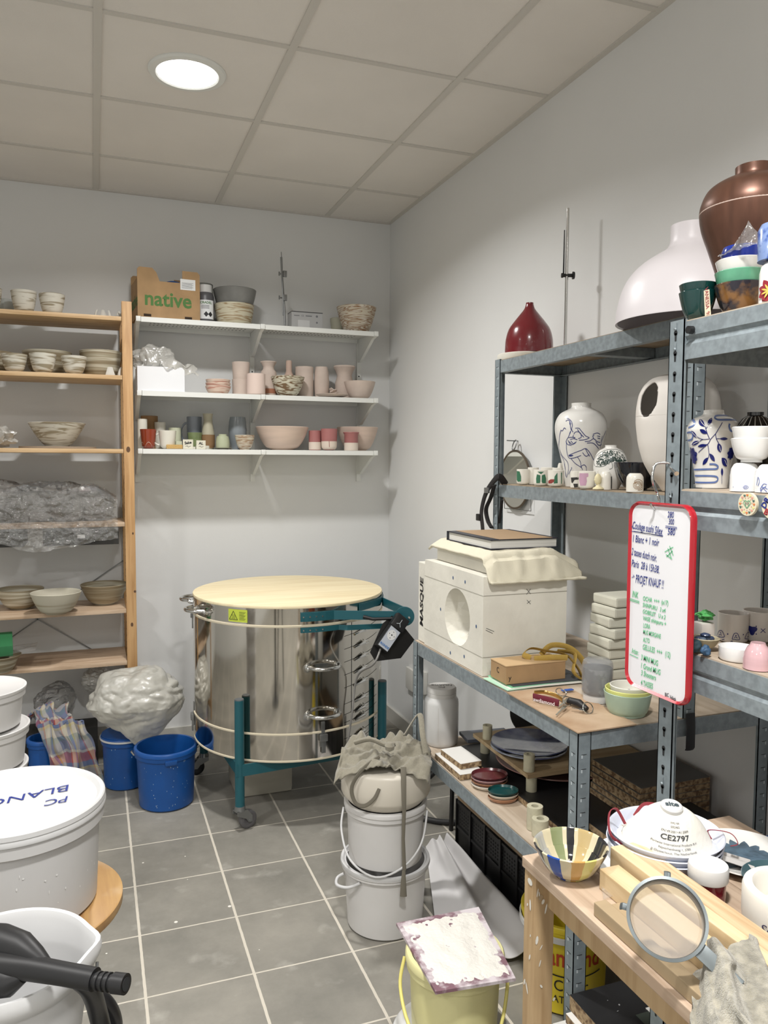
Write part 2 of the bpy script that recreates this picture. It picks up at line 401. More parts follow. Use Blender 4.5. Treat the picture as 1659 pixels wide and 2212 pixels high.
FLOOR = bpy.data.objects['floor']; bm = nb(); ff = lambda s, z: Vector((s, z, .0006))
for u_, v_, r_ in ((380, 1992, .006), (496, 1958, .006), (309, 1864, .004), (400, 1850, .003), (405, 1900, .002), (560, 2052, .002), (845, 2000, .003), (230, 2060, .003)): p_ = on(u_, v_, z=0); blot(bm, ff, p_.x, p_.y, r_, r_)
obj('clay_drips', bm, mat('clay_white', (232, 228, 218), .5), FLOOR)
struct('wall_back', bx((X0-.1, 0, 0), (.1, .1, 3.0)), M_wall)
struct('wall_right', bx((0, Y0-.1, 0), (.1, 0, 3.0)), M_wall)
struct('wall_left', bx((X0-.1, Y0-.1, 0), (X0, 0, 3.0)), M_wall)
struct('wall_front', bx((X0, Y0-.1, 0), (0, Y0, 3.0)), M_wall)
M_ceil = mat('ceiling_tile', (232, 227, 220), .95, var=.03, vs=2, bump=.12, bs=400)
M_tbar = mat('t_bar', (206, 202, 194), .7)
struct('ceiling', bx((X0-.1, Y0-.1, CEIL+.004), (.1, .1, CEIL+.1)), M_ceil)
bm = nb(); tb = .013
for k in range(0, 7): x = -.3792-.6*k; box(bm, (x-tb, Y0, CEIL-.001), (x+tb, 0, CEIL+.006))
for k in range(0, 10): y = -.48397-.6*k; box(bm, (X0, y-tb*.8, CEIL-.0005), (0, y+tb*.8, CEIL+.006))
struct('trim_1', bm, M_tbar)
bm = nb(); box(bm, (X0, -.02, CEIL-.003), (0, 0, CEIL+.006)); box(bm, (-.02, Y0, CEIL-.003), (0, -.02, CEIL+.006)); struct('trim_2', bm, M_tbar)
M_base = mat('baseboard', (200, 198, 190), .6)
struct('baseboard_back', bx((X0, -.015, 0), (-.015, 0, .08)), M_base)
struct('baseboard_right', bx((-.015, -1.78, 0), (0, 0, .08)), M_base)
# thin wall marks
bm = nb(); f = on_plane((-.0005, 0, 0), (0, -1, 0), (0, 0, 1), .0003)
# ================= ceiling lights =================
M_emit = mat('lamp_diffuser', (255, 254, 250), .5, emit=7)
first = None
for i, ((x, y), k) in enumerate(zip(LAMPS, LAMP_F)):
    if first is None:
        t = thing('ceiling_light', 'round recessed ceiling light glowing white in the tiled ceiling', 'ceiling light', (x, y, CEIL), group='ceiling lights')
        obj('frame', lathe([(.103, .004), (.103, -.004), (.108, -.008), (.128, -.006), (.133, 0), (.133, .004)], 56), M_white, t)
        obj('diffuser', lathe([(0, -.003), (.103, -.003), (.103, 0), (0, 0)], 48), M_emit, t); first = t
    else: dup(first, (x, y, CEIL))
    l = bpy.data.lights.new('lamp_light', 'AREA'); l.shape = 'DISK'; l.size = .2; l.energy = LAMP_W*k; l.color = (1, .985, .962); l.spread = radians(150)
    o = bpy.data.objects.new('lamp_light', l); COL.objects.link(o); o.location = (x, y, CEIL-.012)
# ================= wooden rack =================
M_pine = wood('pine', (212, 176, 128), (188, 148, 98), 'x'); M_pinez = wood('pine_upright', (204, 158, 102), (180, 132, 78), 'z'); M_pinep = wood('dusty_pine', (206, 178, 148), (178, 146, 114), 'x')
RF, RB = -.37, -.06
t = thing('wooden_rack', 'tall pine storage rack along the back wall, left side', 'rack', (-1.48, RF, 0))
def rel(p, q): return tuple(a-b for a, b in zip(p, q))
o0 = (-1.48, RF, 0)
for xx in (-1.48, -2.33):
    for y0, y1 in ((RF, RF+.033), (-.05, -.017)):
        u = obj('upright', bx(rel((xx, y0, 0), o0), rel((xx+.046, y1, 2.262), o0), .003), M_pinez, t)
        if xx == -1.48:
            bm = nb()
            for k in range(66):
                z = .1+k*.032; cyl(bm, rel((xx-.0006, y0+.0165, z), o0), rel((xx+.001, y0+.0165, z), o0), .004, seg=8)
            obj('peg_holes', bm, M_slot, u)
    bm = nb()
    for z in (.06, .7, 1.4, 2.1): box(bm, rel((xx+.012, RF+.033, z), o0), rel((xx+.034, -.05, z+.045), o0))
    obj('crosspiece', bm, M_pinez, t)
bm = nb(); f = on_plane(rel((-1.48+.02, RF, 1.49), o0), (1, 0, 0), (0, 0, 1)); blot(bm, f, 0, .08, .009, .014); blot(bm, f, .015, -.32, .004, .006); blot(bm, f, .02, -.6, .006, .006); blot(bm, f, .004, -.76, .006, .01)
obj('knots', bm, mat('knot', (98, 66, 40), .6), t)
RS = [2.19, 1.917, 1.572, 1.224, .808, .555]
for z, m in zip(RS, (M_pine, M_pine, M_pine, M_pinep, M_pinep, M_pinep)):
    obj('shelf_board', bx(rel((-2.284, RF, z-.02), o0), rel((-1.481, RB, z), o0), .002), m, t)
def barb(a, b, w=.006, y=-.012):
    bm = nb(); a, b = Vector(a), Vector(b); d = (b-a).normalized(); n = Vector((-d.z, 0, d.x))*w; T = Vector((0, .002, 0)); v = [bm.verts.new(p) for p in (a+n, a-n, b-n, b+n, a+n+T, a-n+T, b-n+T, b+n+T)]
    for q in ((0, 1, 2, 3), (4, 7, 6, 5), (0, 4, 5, 1), (2, 6, 7, 3), (0, 3, 7, 4), (1, 5, 6, 2)): bm.faces.new([v[i] for i in q])
    return bm
pa, pb = on(266, 1211, y=-.012), on(17, 1382, y=-.012); pc, pd = on(94, 1345, y=-.012), on(211, 1410, y=-.012); e1 = (pc-pd).normalized()
obj('cross_brace', barb(rel(pa, o0), rel(pb+(pb-pa)*.3, o0), .003), M_dsteel, t); obj('cross_brace', barb(rel(pc+e1*.6, o0), rel(pd-e1*.12, o0), .003), M_dsteel, t)
# ================= white wall shelf =================
WZ = [2.208, 1.855, 1.575]; WF = -.3
t = thing('bracket_shelf', 'white bracketed metal wall shelf with three levels of pottery', 'shelf', (-.8, 0, 1.4))
o0 = (-.8, 0, 1.4)
for x in (-1.402, -.8, -.19):
    obj('upright', bx(rel((x-.012, -.014, 1.405), o0), rel((x+.012, 0, 2.23), o0)), M_white, t)
    bm = nb()
    for z in (1.45, 2.0): cyl(bm, rel((x, -.015, z), o0), rel((x, -.0135, z), o0), .004, seg=8)
    obj('screw', bm, M_slot, t)
    for z in WZ:
        poly = [(-.014, z-.13), (-.014, z-.004), (-.305, z-.004), (-.305, z-.024), (-.25, z-.034), (-.05, z-.13)]
        b_ = obj('bracket', prism([(a-o0[1], c-o0[2]) for a, c in poly], x-.008-o0[0], x+.008-o0[0], 'x'), M_white, t, smooth=False)
        obj('bracket_cap', bx(rel((x-.011, -.309, z-.024), o0), rel((x+.011, -.295, z+.001), o0), .002), M_white, b_)
for z in WZ:
    for xa, xb in ((-1.389, -.812), (-.788, -.202)):
        bm = bx(rel((xa, WF, z-.004), o0), rel((xb, -.02, z), o0)); box(bm, rel((xa, WF, z-.024), o0), rel((xb, WF+.003, z-.004), o0)); box(bm, rel((xa, -.023, z-.024), o0), rel((xb, -.02, z-.004), o0))
        s = obj('shelf_board', bm, M_white, t, smooth=False)
        bm = nb()
        for r_ in range(4):
            for k in range(26):
                a = rel((xa+.05+k*.019, WF+.05+r_*.05, z-.0045), o0); box(bm, a, (a[0]+.008, a[1]+.02, a[2]+.0004))
        obj('perforation', bm, mat('perforation', (150, 152, 150), .7), s, smooth=False)
# ================= grey metal shelving on the right =================
def lpost(t, o0, x, y, z0, z1, sx, sy, slots=True, pitch=.0345, keyhole=False, w=.036):
    """angle post, corner at x,y with its flanges running sx,sy"""
    bm = nb(); T = .002
    xs = sorted((x, x+sx*w)); ys = sorted((y, y+sy*w)); xt = sorted((x, x+sx*T)); yt = sorted((y, y+sy*T))
    box(bm, rel((xs[0], yt[0], z0), o0), rel((xs[1], yt[1], z1), o0)); box(bm, rel((xt[0], ys[0], z0), o0), rel((xt[1], ys[1], z1), o0))
    # folded lips
    box(bm, rel((min(x+sx*w, x+sx*(w-.002)), min(y, y+sy*.007), z0), o0), rel((max(x+sx*w, x+sx*(w-.002)), max(y, y+sy*.007), z1), o0))
    box(bm, rel((min(x, x+sx*.007), min(y+sy*w, y+sy*(w-.002)), z0), o0), rel((max(x, x+sx*.007), max(y+sy*w, y+sy*(w-.002)), z1), o0))
    p = obj('post', bm, M_galvd, t, smooth=False)
    bm = nb(); bl = nb(); z = z0+.02; e = .0006
    while z < z1-.02:
        if keyhole:
            for s_ in (1,):
                c = y+sy*w*.45; X = x-sx*e
                for a in (0,):
                    q = [bm.verts.new(rel((X, c+.0048*cos(k*pi/5), z+.0048*sin(k*pi/5)), o0)) for k in range(10)]; bm.faces.new(q)
                    q = [bm.verts.new(rel(v, o0)) for v in ((X, c-.0022, z-.015), (X, c+.0022, z-.015), (X, c+.003, z), (X, c-.003, z))]; bm.faces.new(q)
        else:
            for ax in (0, 1):
                a, b = .010, .024
                if ax == 0: box(bm, rel((min(x+sx*a, x+sx*b), min(y-sy*e, y), z), o0), rel((max(x+sx*a, x+sx*b), max(y-sy*e, y), z+.0012), o0)); box(bl, rel((min(x+sx*a, x+sx*(a+.0035)), min(y-sy*e, y), z-.008), o0), rel((max(x+sx*a, x+sx*(a+.0035)), max(y-sy*e, y), z), o0))
                else: box(bm, rel((min(x-sx*e, x), min(y+sy*a, y+sy*b), z), o0), rel((max(x-sx*e, x), max(y+sy*a, y+sy*b), z+.0012), o0)); box(bl, rel((min(x-sx*e, x), min(y+sy*(b-.0035), y+sy*b), z-.008), o0), rel((max(x-sx*e, x), max(y+sy*(b-.0035), y+sy*b), z), o0))
        z += pitch
    obj('slots', bm, M_slot, p, smooth=False)
    if bl.verts: obj('slot_edges', bl, M_slotl, p, smooth=False)
    return p
def beamset(t, o0, x0, x1, y0, y1, z, h, groove=False, deck=M_mdf, th=.006, brace=False):
    """four edge beams and a deck whose top is at z"""
    T = .002; zt = z-.001
    def bar(a, b, yax):
        bm = nb(); n = ((a[0]+b[0])/2, (a[1]+b[1])/2)
        if groove:
            c = zt-h/2; out = -1 if (yax and a[0] < (x0+x1)/2) or (not yax and a[1] < (y0+y1)/2) else 1
            pr = [(0, zt), (0, c+.008), (.005, c+.002), (.005, c-.002), (0, c-.008), (0, zt-h), (.003, zt-h)]
            pr = pr+[(.003, c-.009), (.008, c-.003), (.008, c+.003), (.003, c+.009), (.003, zt)]
            if yax: prism([(a[0]-out*p-o0[0], q-o0[2]) for p, q in pr], a[1]-o0[1], b[1]-o0[1], 'y', bm)
            else: prism([(a[1]-out*p-o0[1], q-o0[2]) for p, q in pr], a[0]-o0[0], b[0]-o0[0], 'x', bm)
        else:
            box(bm, rel((min(a[0], b[0])-(T/2 if yax else 0), min(a[1], b[1])-(0 if yax else T/2), zt-h), o0), rel((max(a[0], b[0])+(T/2 if yax else 0), max(a[1], b[1])+(0 if yax else T/2), zt), o0))
            i = 1 if (yax and a[0] < (x0+x1)/2) or (not yax and a[1] < (y0+y1)/2) else -1
            if yax: box(bm, rel((min(a[0], a[0]+i*.02), a[1], zt-h), o0), rel((max(a[0], a[0]+i*.02), b[1], zt-h+T), o0))
            else: box(bm, rel((a[0], min(a[1], a[1]+i*.02), zt-h), o0), rel((b[0], max(a[1], a[1]+i*.02), zt-h+T), o0))
        return obj('beam', bm, M_galv, t, smooth=False)
    e = .0025
    bs = [bar((x0+e, y0+.004, 0), (x0+e, y1-.004, 0), True), bar((x1-e, y0+.004, 0), (x1-e, y1-.004, 0), True), bar((x0+.004, y0+e, 0), (x1-.004, y0+e, 0), False), bar((x0+.004, y1-e, 0), (x1-.004, y1-e, 0), False)]
    if brace: obj('brace', bx(rel((x0+.006, (y0+y1)/2-.02, z-th-.03), o0), rel((x1-.006, (y0+y1)/2+.02, z-th-.001), o0)), M_galv, t, smooth=False)
    return obj('deck', bx(rel((x0+.005, y0+.005, z-th), o0), rel((x1-.005, y1-.005, z+.0015), o0)), deck, t, smooth=False), bs
def rivets(t, o0, x, ys, zs):
    bm = nb()
    for y in ys:
        for z in zs: cyl(bm, rel((x-.0012, y, z), o0), rel((x-.004, y, z-.001), o0), .0032, .0022, seg=10); box(bm, rel((x-.0014, y-.002, z+.001), o0), rel((x-.0008, y+.002, z+.012), o0))
    obj('rivets', bm, M_galv, t)
BX, BY0, BY1, BZ, BZ2 = -.581, -2.785, -1.792, .9, .537   # bench
t = thing('shelf_bench', 'low grey slotted steel shelving unit carrying the plaster mould', 'shelving unit', (BX, BY0, 0)); o0 = (BX, BY0, 0)
for x, sx in ((BX, 1), (-.004, -1)):
    for y, sy in ((BY0, 1), (BY1, -1)): lpost(t, o0, x, y, 0, BZ-.001, sx, sy)
M_bdeck = wood('bench_board', (188, 170, 148), (172, 152, 128), 'y', .7, 5, .3)
beamset(t, o0, BX, -.004, BY0, BY1, BZ, .042, deck=M_bdeck, brace=True); beamset(t, o0, BX, -.004, BY0, BY1, BZ2, .042, deck=M_bdeck, brace=True)
AX, AY0, AY1, AXB = -.28, -2.783, -1.80, -.004
t = thing('shelf_unit', 'narrow grey steel shelf unit on the bench, under the red lampshade', 'shelving unit', (AX, AY0, BZ+.002)); o0 = (AX, AY0, BZ+.002); zb = BZ+.002
AZ = [1.876, 1.443]
for x, sx in ((AX, 1), (AXB, -1)):
    for y, sy in ((AY0, 1), (AY1, -1)): lpost(t, o0, x, y, zb, AZ[0]+.004, sx, sy)
for z in AZ: beamset(t, o0, AX, AXB, AY0, AY1, z, .042, brace=True)
PX, PY1, PY0 = -.585, -3.058, -4.2
PZ = [1.787, 1.473, 1.172]
t = thing('rivet_shelving', 'deep grey shelving unit with grooved beams on the right, holding the copper vase', 'shelving unit', (PX, PY1, 0)); o0 = (PX, PY1, 0)
for x, sx in ((PX, 1), (-.02, -1)):
    for y, sy in ((PY1, -1), (PY0, 1)): lpost(t, o0, x, y, 0, PZ[0]+.004, sx, sy, keyhole=(x == PX), pitch=.038, w=.04)
for z in PZ: beamset(t, o0, PX, -.02, PY0, PY1, z, .07, groove=True, deck=M_bdeck)
rivets(t, o0, PX, (PY1-.018,), (1.775, 1.738, 1.46, 1.42, 1.155, 1.115, .9, .85, .8))
obj('rubber_knob', cyl(nb(), rel((PX-.001, PY1-.062, PZ[0]-.02), o0), rel((PX-.011, PY1-.062, PZ[0]-.02), o0), .0075, .007, 16), M_black, t)
# ================= foreground table =================
TZ = .827; TX, TY = -.915, -3.107
t = thing('work_table', 'unfinished pine work table in the foreground with paint-spattered leg', 'table', (TX, TY, 0)); o0 = (TX, TY, 0)
M_tpine = wood('table_pine', (198, 172, 146), (176, 148, 122), 'y', .6, 7); M_leg = wood('table_leg_pine', (184, 152, 108), (166, 132, 88), 'z', .6, 5)
bm = nb(); n = 5; wd = .47/n
for k in range(n): box(bm, rel((TX+k*wd, -4.02, TZ-.019), o0), rel((TX+(k+1)*wd-.0012, TY, TZ), o0), .0015)
obj('tabletop', bm, M_tpine, t, smooth=False)
for x in (TX+.002, TX+.25):
    for y in ((TY-.044, -3.96) if x < -.8 else (TY-.35, -3.96)): l = obj('leg', bx(rel((x, y-.0, 0), o0), rel((x+.038, y+.038, TZ-.02), o0), .002), M_leg, t)
    if x < -.8:
        pass
for x in (TX+.006,): obj('rail', bx(rel((x+.02, -3.96, TZ-.075), o0), rel((x+.042, TY-.044, TZ-.025), o0)), M_leg, t, smooth=False)
f = on_plane(rel((TX+.002, TY-.006, 0), o0), (0, -1, 0), (0, 0, 1), .0008); fy = on_plane(rel((TX+.002, TY-.044, 0), o0), (1, 0, 0), (0, 0, 1), .0008); bm = nb(); random.seed(4)
for k in range(9): blot(bm, f, random.uniform(.004, .042), TZ-random.uniform(.05, .34), random.uniform(.001, .003), random.uniform(.002, .012), random.uniform(-.5, .5), 8)
for k in range(12): blot(bm, fy, random.uniform(.003, .043), TZ-random.uniform(.03, .38), random.uniform(.0008, .003), random.uniform(.001, .01), random.uniform(-.6, .6), 8)
blot(bm, f, .02, TZ-.035, .008, .006); obj('paint_spatter', bm, mat('paint_white', (225, 222, 212), .5), t)
bm = nb()
for dx, dz in ((.012, .055), (.032, .065)): cyl(bm, rel((TX+dx, TY-.045, TZ-dz), o0), rel((TX+dx, TY-.0435, TZ-dz), o0), .0045, seg=12)
obj('screw', bm, M_chrome, t)
def softbag(seed, sx, sy, sz, sub=6):
    bm = nb(); bmesh.ops.create_icosphere(bm, subdivisions=sub, radius=1)
    for v in bm.verts:
        d = v.co.normalized(); o = Vector((seed, 2, 5)); n = noise.noise(d*1.7+o); c1 = abs(noise.noise(Vector((d.x*2.6+3, d.y*2.2, d.z*3.5))+o)); c2 = abs(noise.noise(d*5+o)); c3 = abs(noise.noise(d*11+o))
        k = .92+.3*n+.2*c1-.07*c2-.03*c3; z = max(d.z*k, -.5); v.co = Vector((d.x*k*sx, d.y*k*sy, (z+.5)*sz*1.3))
    return bm
# ================= pottery on the back wall shelves =================
def smp(prof, n=5):
    P = smoothpts([(a, b, 0) for a, b in prof], n); return [(max(p.x, 0), p.y) for p in P]
def pot(name, prof, m, label, cat, x, y, z, group=None, seg=48, sx=1, sy=1, rz=0, rot=None):
    return solo(name, lathe(prof, seg, sx=sx, sy=sy), m, label, cat, (x, y, z), rz, group, rot=rot)
def bowl(u0, u1, vt, z, m, label, foot=.45, p=.55, group=None, t=.005, name='bowl', cat='bowl', hmax=None, seg=48, **w):
    x, y, r, h = meas(u0, u1, vt, z, foot, **w)
    if hmax: h = min(h, hmax)
    return pot(name, bowlp(r, h, foot, p, t), m, label, cat, x, y, z, group, seg)
def cup(u0, u1, vt, z, m, label, rb=1, rr=.25, group=None, name='cup', cat='cup', t=.003, k=1.0, **w):
    x, y, r, h = meas(u0, u1, vt, z, k, **w)
    o = pot(name, cupp(r, h, r*rb, rr, t), m, label, cat, x, y, z, group); return o, (x, y, r, h)
def handle(t, r, h, ang, m, R=None, th=.004):
    R = R or h*.3; c = h*.52; pts = []
    for k in range(9):
        a = -pi/2+pi*k/8; pts.append(((r-.003+R*.95*cos(a))*cos(ang), (r-.003+R*.95*cos(a))*sin(ang), c+R*sin(a)))
    return obj('handle', tube(nb(), pts, th, 10), m, t)
Z = WZ[0]+.001
# cardboard box
x, y = on(295, 600, y=-.285).x, -.285; x1 = on(432, 600, y=-.285).x; hb = hz(x, y, 590)-Z; hlo = hz(x1, y, 583)-Z
BW = x1-x; t = thing('cardboard_box', 'open brown fruit box with green lettering on top of the white shelf', 'box', (x+BW/2+.002, y+.01, Z+.0015), radians(5))
bm = nb(); W2 = BW/2; Hh = .236; Hm = .175; D = .22
front = [(-W2, 0), (W2, 0), (W2, Hh-.012), (W2-.012, Hh), (W2-.085, Hh), (W2-.085, Hm+.002), (-W2+.105, Hm), (-W2+.09, Hh-.02), (-W2+.07, Hh), (-W2+.01, Hh), (-W2, Hh-.01)]
prism(front, 0, .004, 'y', bm); prism(front, D-.004, D, 'y', bm)
box(bm, (-W2, .004, 0), (-W2+.004, D-.004, Hm+.01)); box(bm, (W2-.004, .004, 0), (W2, D-.004, Hm+.01)); box(bm, (-W2+.004, .004, 0), (W2-.004, D-.004, .004))
obj('body', bm, M_card, t, smooth=False)
f = on_plane((0, 0, 0), (1, 0, 0), (0, 0, 1)); M_green = mat('print_green', (74, 122, 56), .8)
obj('lettering', text('native', .098, f, ox=-.005, oy=.088, bold=.0022, sx=.97), M_green, t, smooth=False)
fl = on_plane((-W2, .1, 0), (0, -1, 0), (0, 0, 1)); obj('side_lettering', text('native', .09, fl, ox=0, oy=.08, bold=.002), M_green, t, smooth=False)
q = obj('sticker', bx((W2-.095, -.0012, Hm-.03), (W2-.022, -.0004, Hm+.022)), mat('paper_white', (226, 228, 228), .7), t, smooth=False)
bm = text('maxitude s.r.l.', .009, f, ox=W2-.058, oy=Hm+.013, bold=.0003)
for k in range(6): box(bm, (W2-.088, -.0018, Hm+.003-k*.005), (W2-.088+(.05 if k % 2 else .056), -.0014, Hm+.0045-k*.005))
obj('sticker_print', bm, mat('print_grey', (110, 112, 116), .8), q, smooth=False)
bm = nb()
for a in (-W2+.028, W2-.075): box(bm, (a, -.0012, .003), (a+.035, -.0004, .015))
obj('hand_holes', bm, mat('hole_dark', (50, 34, 22), .9), t, smooth=False)
xx = on(370, 590, y=-.17).x
solo('bucket_lid', lathe(solidp([(.075, 0), (.08, .004), (.08, .012), (.072, .014), (.07, .008)]), 48), M_blue, 'round blue plastic lid sticking out of the open cardboard box', 'lid', (xx-.0, -.155, Z+.135), 0, rot=(radians(68), 0, radians(-20)))
# jar
x, y, r, h = meas(424, 462, 613, Z, y=-.17)
t = thing('paint_jar', 'grey jar with white screw lid and label, beside the cardboard box', 'jar', (x, y, Z)); jp = [(0, 0), (r*.95, 0), (r, .004), (r, h*.7), (r*.9, h*.78), (r*.75, h*.82), (0, h*.82)]
obj('jar_body', lathe(jp), mat('dark_grey_plastic', (84, 84, 88), .4), t); obj('lid', lathe([(0, h*.8), (r*.78, h*.8), (r*.8, h*.84), (r*.78, h), (0, h)], 48), M_wplas, t)
fj = on_lathe(jp, face_ang(x, y)); lb = obj('paper_label', sheet(lambda u, v: fj((u-.42)*r*1.9, h*.12+v*h*.48), 14, 2), mat('label_white', (225, 228, 230), .6), t)
fj2 = on_lathe(jp, face_ang(x, y), .0014); bm = text('CRADEL', .016, fj2, ox=.004, oy=h*.53, bold=.0004); obj('label_print', bm, M_green, lb)
bm = nb()
for k in (0, 1): blot(bm, fj2, .004+k*.022, h*.24, .012, .014, 0, 4)
for k in range(3): strokes([[(-.02, h*(.46-k*.035)), (.02, h*(.46-k*.035))]], fj2, .002, bm)
obj('label_marks', bm, M_ink, lb)
# bowls stacked
x, y, r, h = meas(462, 549, 652, Z, y=-.15); z2 = Z+h*.66
pot('bowl', bowlp(r, h, .72, .45, .005), marble('beige_streaks', (160, 132, 92), (202, 194, 166), zs=80), 'cream bowl with brown streaks under the grey bowl on the top white shelf', 'bowl', x, y, Z)
x, y, r, h = meas(460, 554, 618, z2, y=-.15)
pot('bowl', bowlp(r, h, .6, .5, .006), mat('grey_stoneware', (134, 134, 130), .45, var=.16, vs=7), 'large grey bowl stacked in the cream bowl on the top white shelf', 'bowl', x, y, z2)
x, y, r, h = meas(437, 475, 612, Z, y=-.07); x -= .04
pot('bowl', bowlp(.05, h, .6, .5, .006), mat('grey_stoneware2', (120, 122, 116), .6), 'grey green bowl half hidden behind the jar with the white lid', 'bowl', x, -.062, Z)
# lab clamp stand
x = on(616, 690, y=-.12).x; h = hz(x, -.12, 545)-Z
t = thing('support_rod', 'thin grey metal rod with two clamp screws standing on the top white shelf', 'support rod', (x, -.12, Z))
obj('rod', tube(nb(), [(.0, 0, 0), (-.004, 0, h*.3), (-.013, 0, h*.62), (-.02, 0, h)], [.005, .005, .0045, .002], 8), M_dsteel, t)
bm = tube(nb(), [(-.012, -.006, h*.2), (-.014, -.007, h*.5), (-.022, -.007, h*.93)], [.004, .004, .006], 8); obj('clamp_arm', bm, M_dsteel, t)
for zz in (.42, .72):
    bm = cyl(nb(), (-.03, -.006, h*zz), (.006, -.006, h*zz), .004, seg=8); box(bm, (-.036, -.009, h*zz-.009), (-.029, -.003, h*zz+.011)); box(bm, (-.012, -.012, h*zz-.014), (.008, 0, h*zz+.018), .002); obj('clamp_screw', bm, M_dsteel, t)
bm = nb(); box(bm, (-.012, -.012, -.0), (.02, .012, .006)); obj('foot', bm, M_dsteel, t)
# small grey carton
xa, xb = on(630, 690, y=-.24).x, on(697, 690, y=-.24).x; h = hz(xa, -.24, 671)-Z
t = thing('small_carton', 'small grey printed carton on the top white shelf beside the metal rod', 'box', ((xa+xb)/2, -.24, Z)); W2 = (xb-xa)/2
obj('body', bx((-W2, 0, 0), (W2, .09, h-.004), .001), mat('carton_grey', (168, 168, 168), .6), t, smooth=False)
obj('flap', bx((-W2, -.002, h-.004), (W2, .09, h-.001)), mat('carton_edge', (60, 58, 60), .6), t, smooth=False)
f = on_plane((0, 0, 0), (1, 0, 0), (0, 0, 1)); bm = text('CE', .012, f, ox=-W2*.3, oy=h*.75); box(bm, (-W2*.1, -.001, h*.73), (W2*.3, -.0004, h*.78))
box(bm, (-W2*.85, -.001, h*.73), (-W2*.5, -.0004, h*.77)); blot(bm, f, W2*.62, h*.76, .006, .006); blot(bm, f, W2*.62, h*.4, .006, .006, 0, 4)
obj('print', bm, mat('print_grey', (110, 112, 116)), t, smooth=False); obj('paper_label', bx((-W2*.6, -.0008, h*.08), (W2*.15, -.0004, h*.5)), mat('label_pale', (192, 192, 192), .6), t, smooth=False)
bowl(727, 813, 657, Z, M_stone2, 'brown and cream marbled bowl at the right end of the top white shelf', .5, .6, y=-.17)
bowl(713, 745, 686, Z, mat('pale_green_clay', (186, 184, 162), .6), 'small pale bowl half hidden behind the marbled bowl on the top white shelf', .6, .5, y=-.05)
# ---- middle level
Z = WZ[1]+.001
xa, xb = on(297, 840, y=-.29).x, on(399, 840, y=-.29).x; h = hz(xa, -.29, 790)-Z
poly = [(xa, 0), (xb, 0), (xb, h-.012), (xb-.012, h), (xa, h)]
o = solo('white_box', prism([(a-xa, b) for a, b in poly], 0, .17, 'y'), mat('white_box_card', (232, 234, 238), .5), 'plain white box with cut corner on the middle white shelf', 'box', (xa, -.29, Z), smooth=False)
bb = softbag(3.1, .105, .06, .06)
solo('plastic_bag', bb, M_bag, 'crumpled milky plastic bag on top of the plain white box', 'bag', ((xa+xb)/2-.03, -.21, Z+h), 0)
bm = sheet(lambda u, v: Vector((.17*u+.01*sin(9*v), -.02-.05*v+.015*sin(7*u+3*v), .06-.05*u-.05*v+.035*noise.noise(Vector((u*4, v*4, 1))))), 30, 20)
solo('plastic_scrap', bm, M_bag, 'loose flap of milky plastic hanging from the white box edge', 'plastic sheet', ((xa+xb)/2, -.22, Z+h-.0), 0)
x, y, r, h = meas(443, 499, 818, Z, y=-.2)
for k, lab in enumerate(('lowest', 'middle', 'topmost')):
    pot('bowl', bowlp(r*(1-.02*k), h*.55, .62, .45, .004), M_pinkmarb, lab+' of three stacked pink striped bowls on the middle white shelf', 'bowl', x, y, Z+k*h*.22, 'pink striped bowls in a stack')
cup(501, 540, 818, Z, M_pinkclay, 'lower of two stacked pale pink beakers on the middle white shelf', .95, .1, name='beaker', y=-.14)
x, y, r, h = meas(501, 540, 818, Z, y=-.14)
pot('beaker', cupp(r*.98, h*1.05, r*.9, .1), M_pinkclay, 'upper of two stacked pale pink beakers on the middle white shelf', 'cup', x, y, Z+h*.97)
cup(533, 573, 806, Z, mat('pale_pink', (226, 202, 190), .6), 'upright pale pink tumbler at the front of the middle white shelf', 1, .18, name='tumbler', y=-.24)
x, y, r, h = meas(562, 598, 779, Z, y=-.12); r *= 1
t = thing('vase', 'pale vase with terracotta band and flared neck behind the pink tumbler', 'vase', (x, y, Z))
vp = [(0, 0), (r*.9, 0), (r*.98, h*.05), (r, h*.3), (r, h*.62), (r*.9, h*.72), (r*.68, h*.78), (r*.66, h*.86), (r*.98, h*.98), (r*.94, h), (r*.6, h*.86), (r*.6, h*.5), (0, h*.4)]
obj('body', lathe(vp), M_pinkclay, t); obj('band', lathe([(r*.985, h*.1), (r*1.012, h*.12), (r*1.012, h*.22), (r*.985, h*.24)]), mat('terracotta', (176, 110, 78), .7), t)
x, y, r, h = meas(608, 640, 777, Z, y=-.1)
pot('bottle_vase', [(0, 0), (r*.8, 0), (r, h*.2), (r*.95, h*.5), (r*.5, h*.66), (r*.4, h*.72), (r*.4, h*.97), (r*.34, h), (r*.3, h*.9), (0, h*.7)], mat('dusty_pink', (204, 174, 156), .8), 'narrow necked pale clay bottle vase on the middle white shelf', 'vase', x, y, Z)
bowl(585, 658, 811, Z, marble('brown_swirl', (122, 92, 60), (204, 198, 174), (214, 208, 188), zs=60, xs=16), 'brown and cream swirled bowl in the middle of the middle white shelf', .42, .5, y=-.2)
x, y, r, h = meas(638, 677, 791, Z, y=-.12); pot('cylinder_vase', cupp(r, h, r*.98, .06, .004), M_pinkclay, 'tall straight pale clay cylinder on the middle white shelf', 'vase', x, y, Z)
x, y, r, h = meas(678, 711, 791, Z, y=-.12); pot('barrel_vase', [(0, 0), (r*.8, 0), (r*.95, h*.25), (r, h*.55), (r*.9, h*.85), (r*.78, h), (r*.7, h*.98), (r*.85, h*.6), (0, h*.1)], M_pinkclay, 'barrel shaped pale clay vase on the middle white shelf', 'vase', x, y, Z)
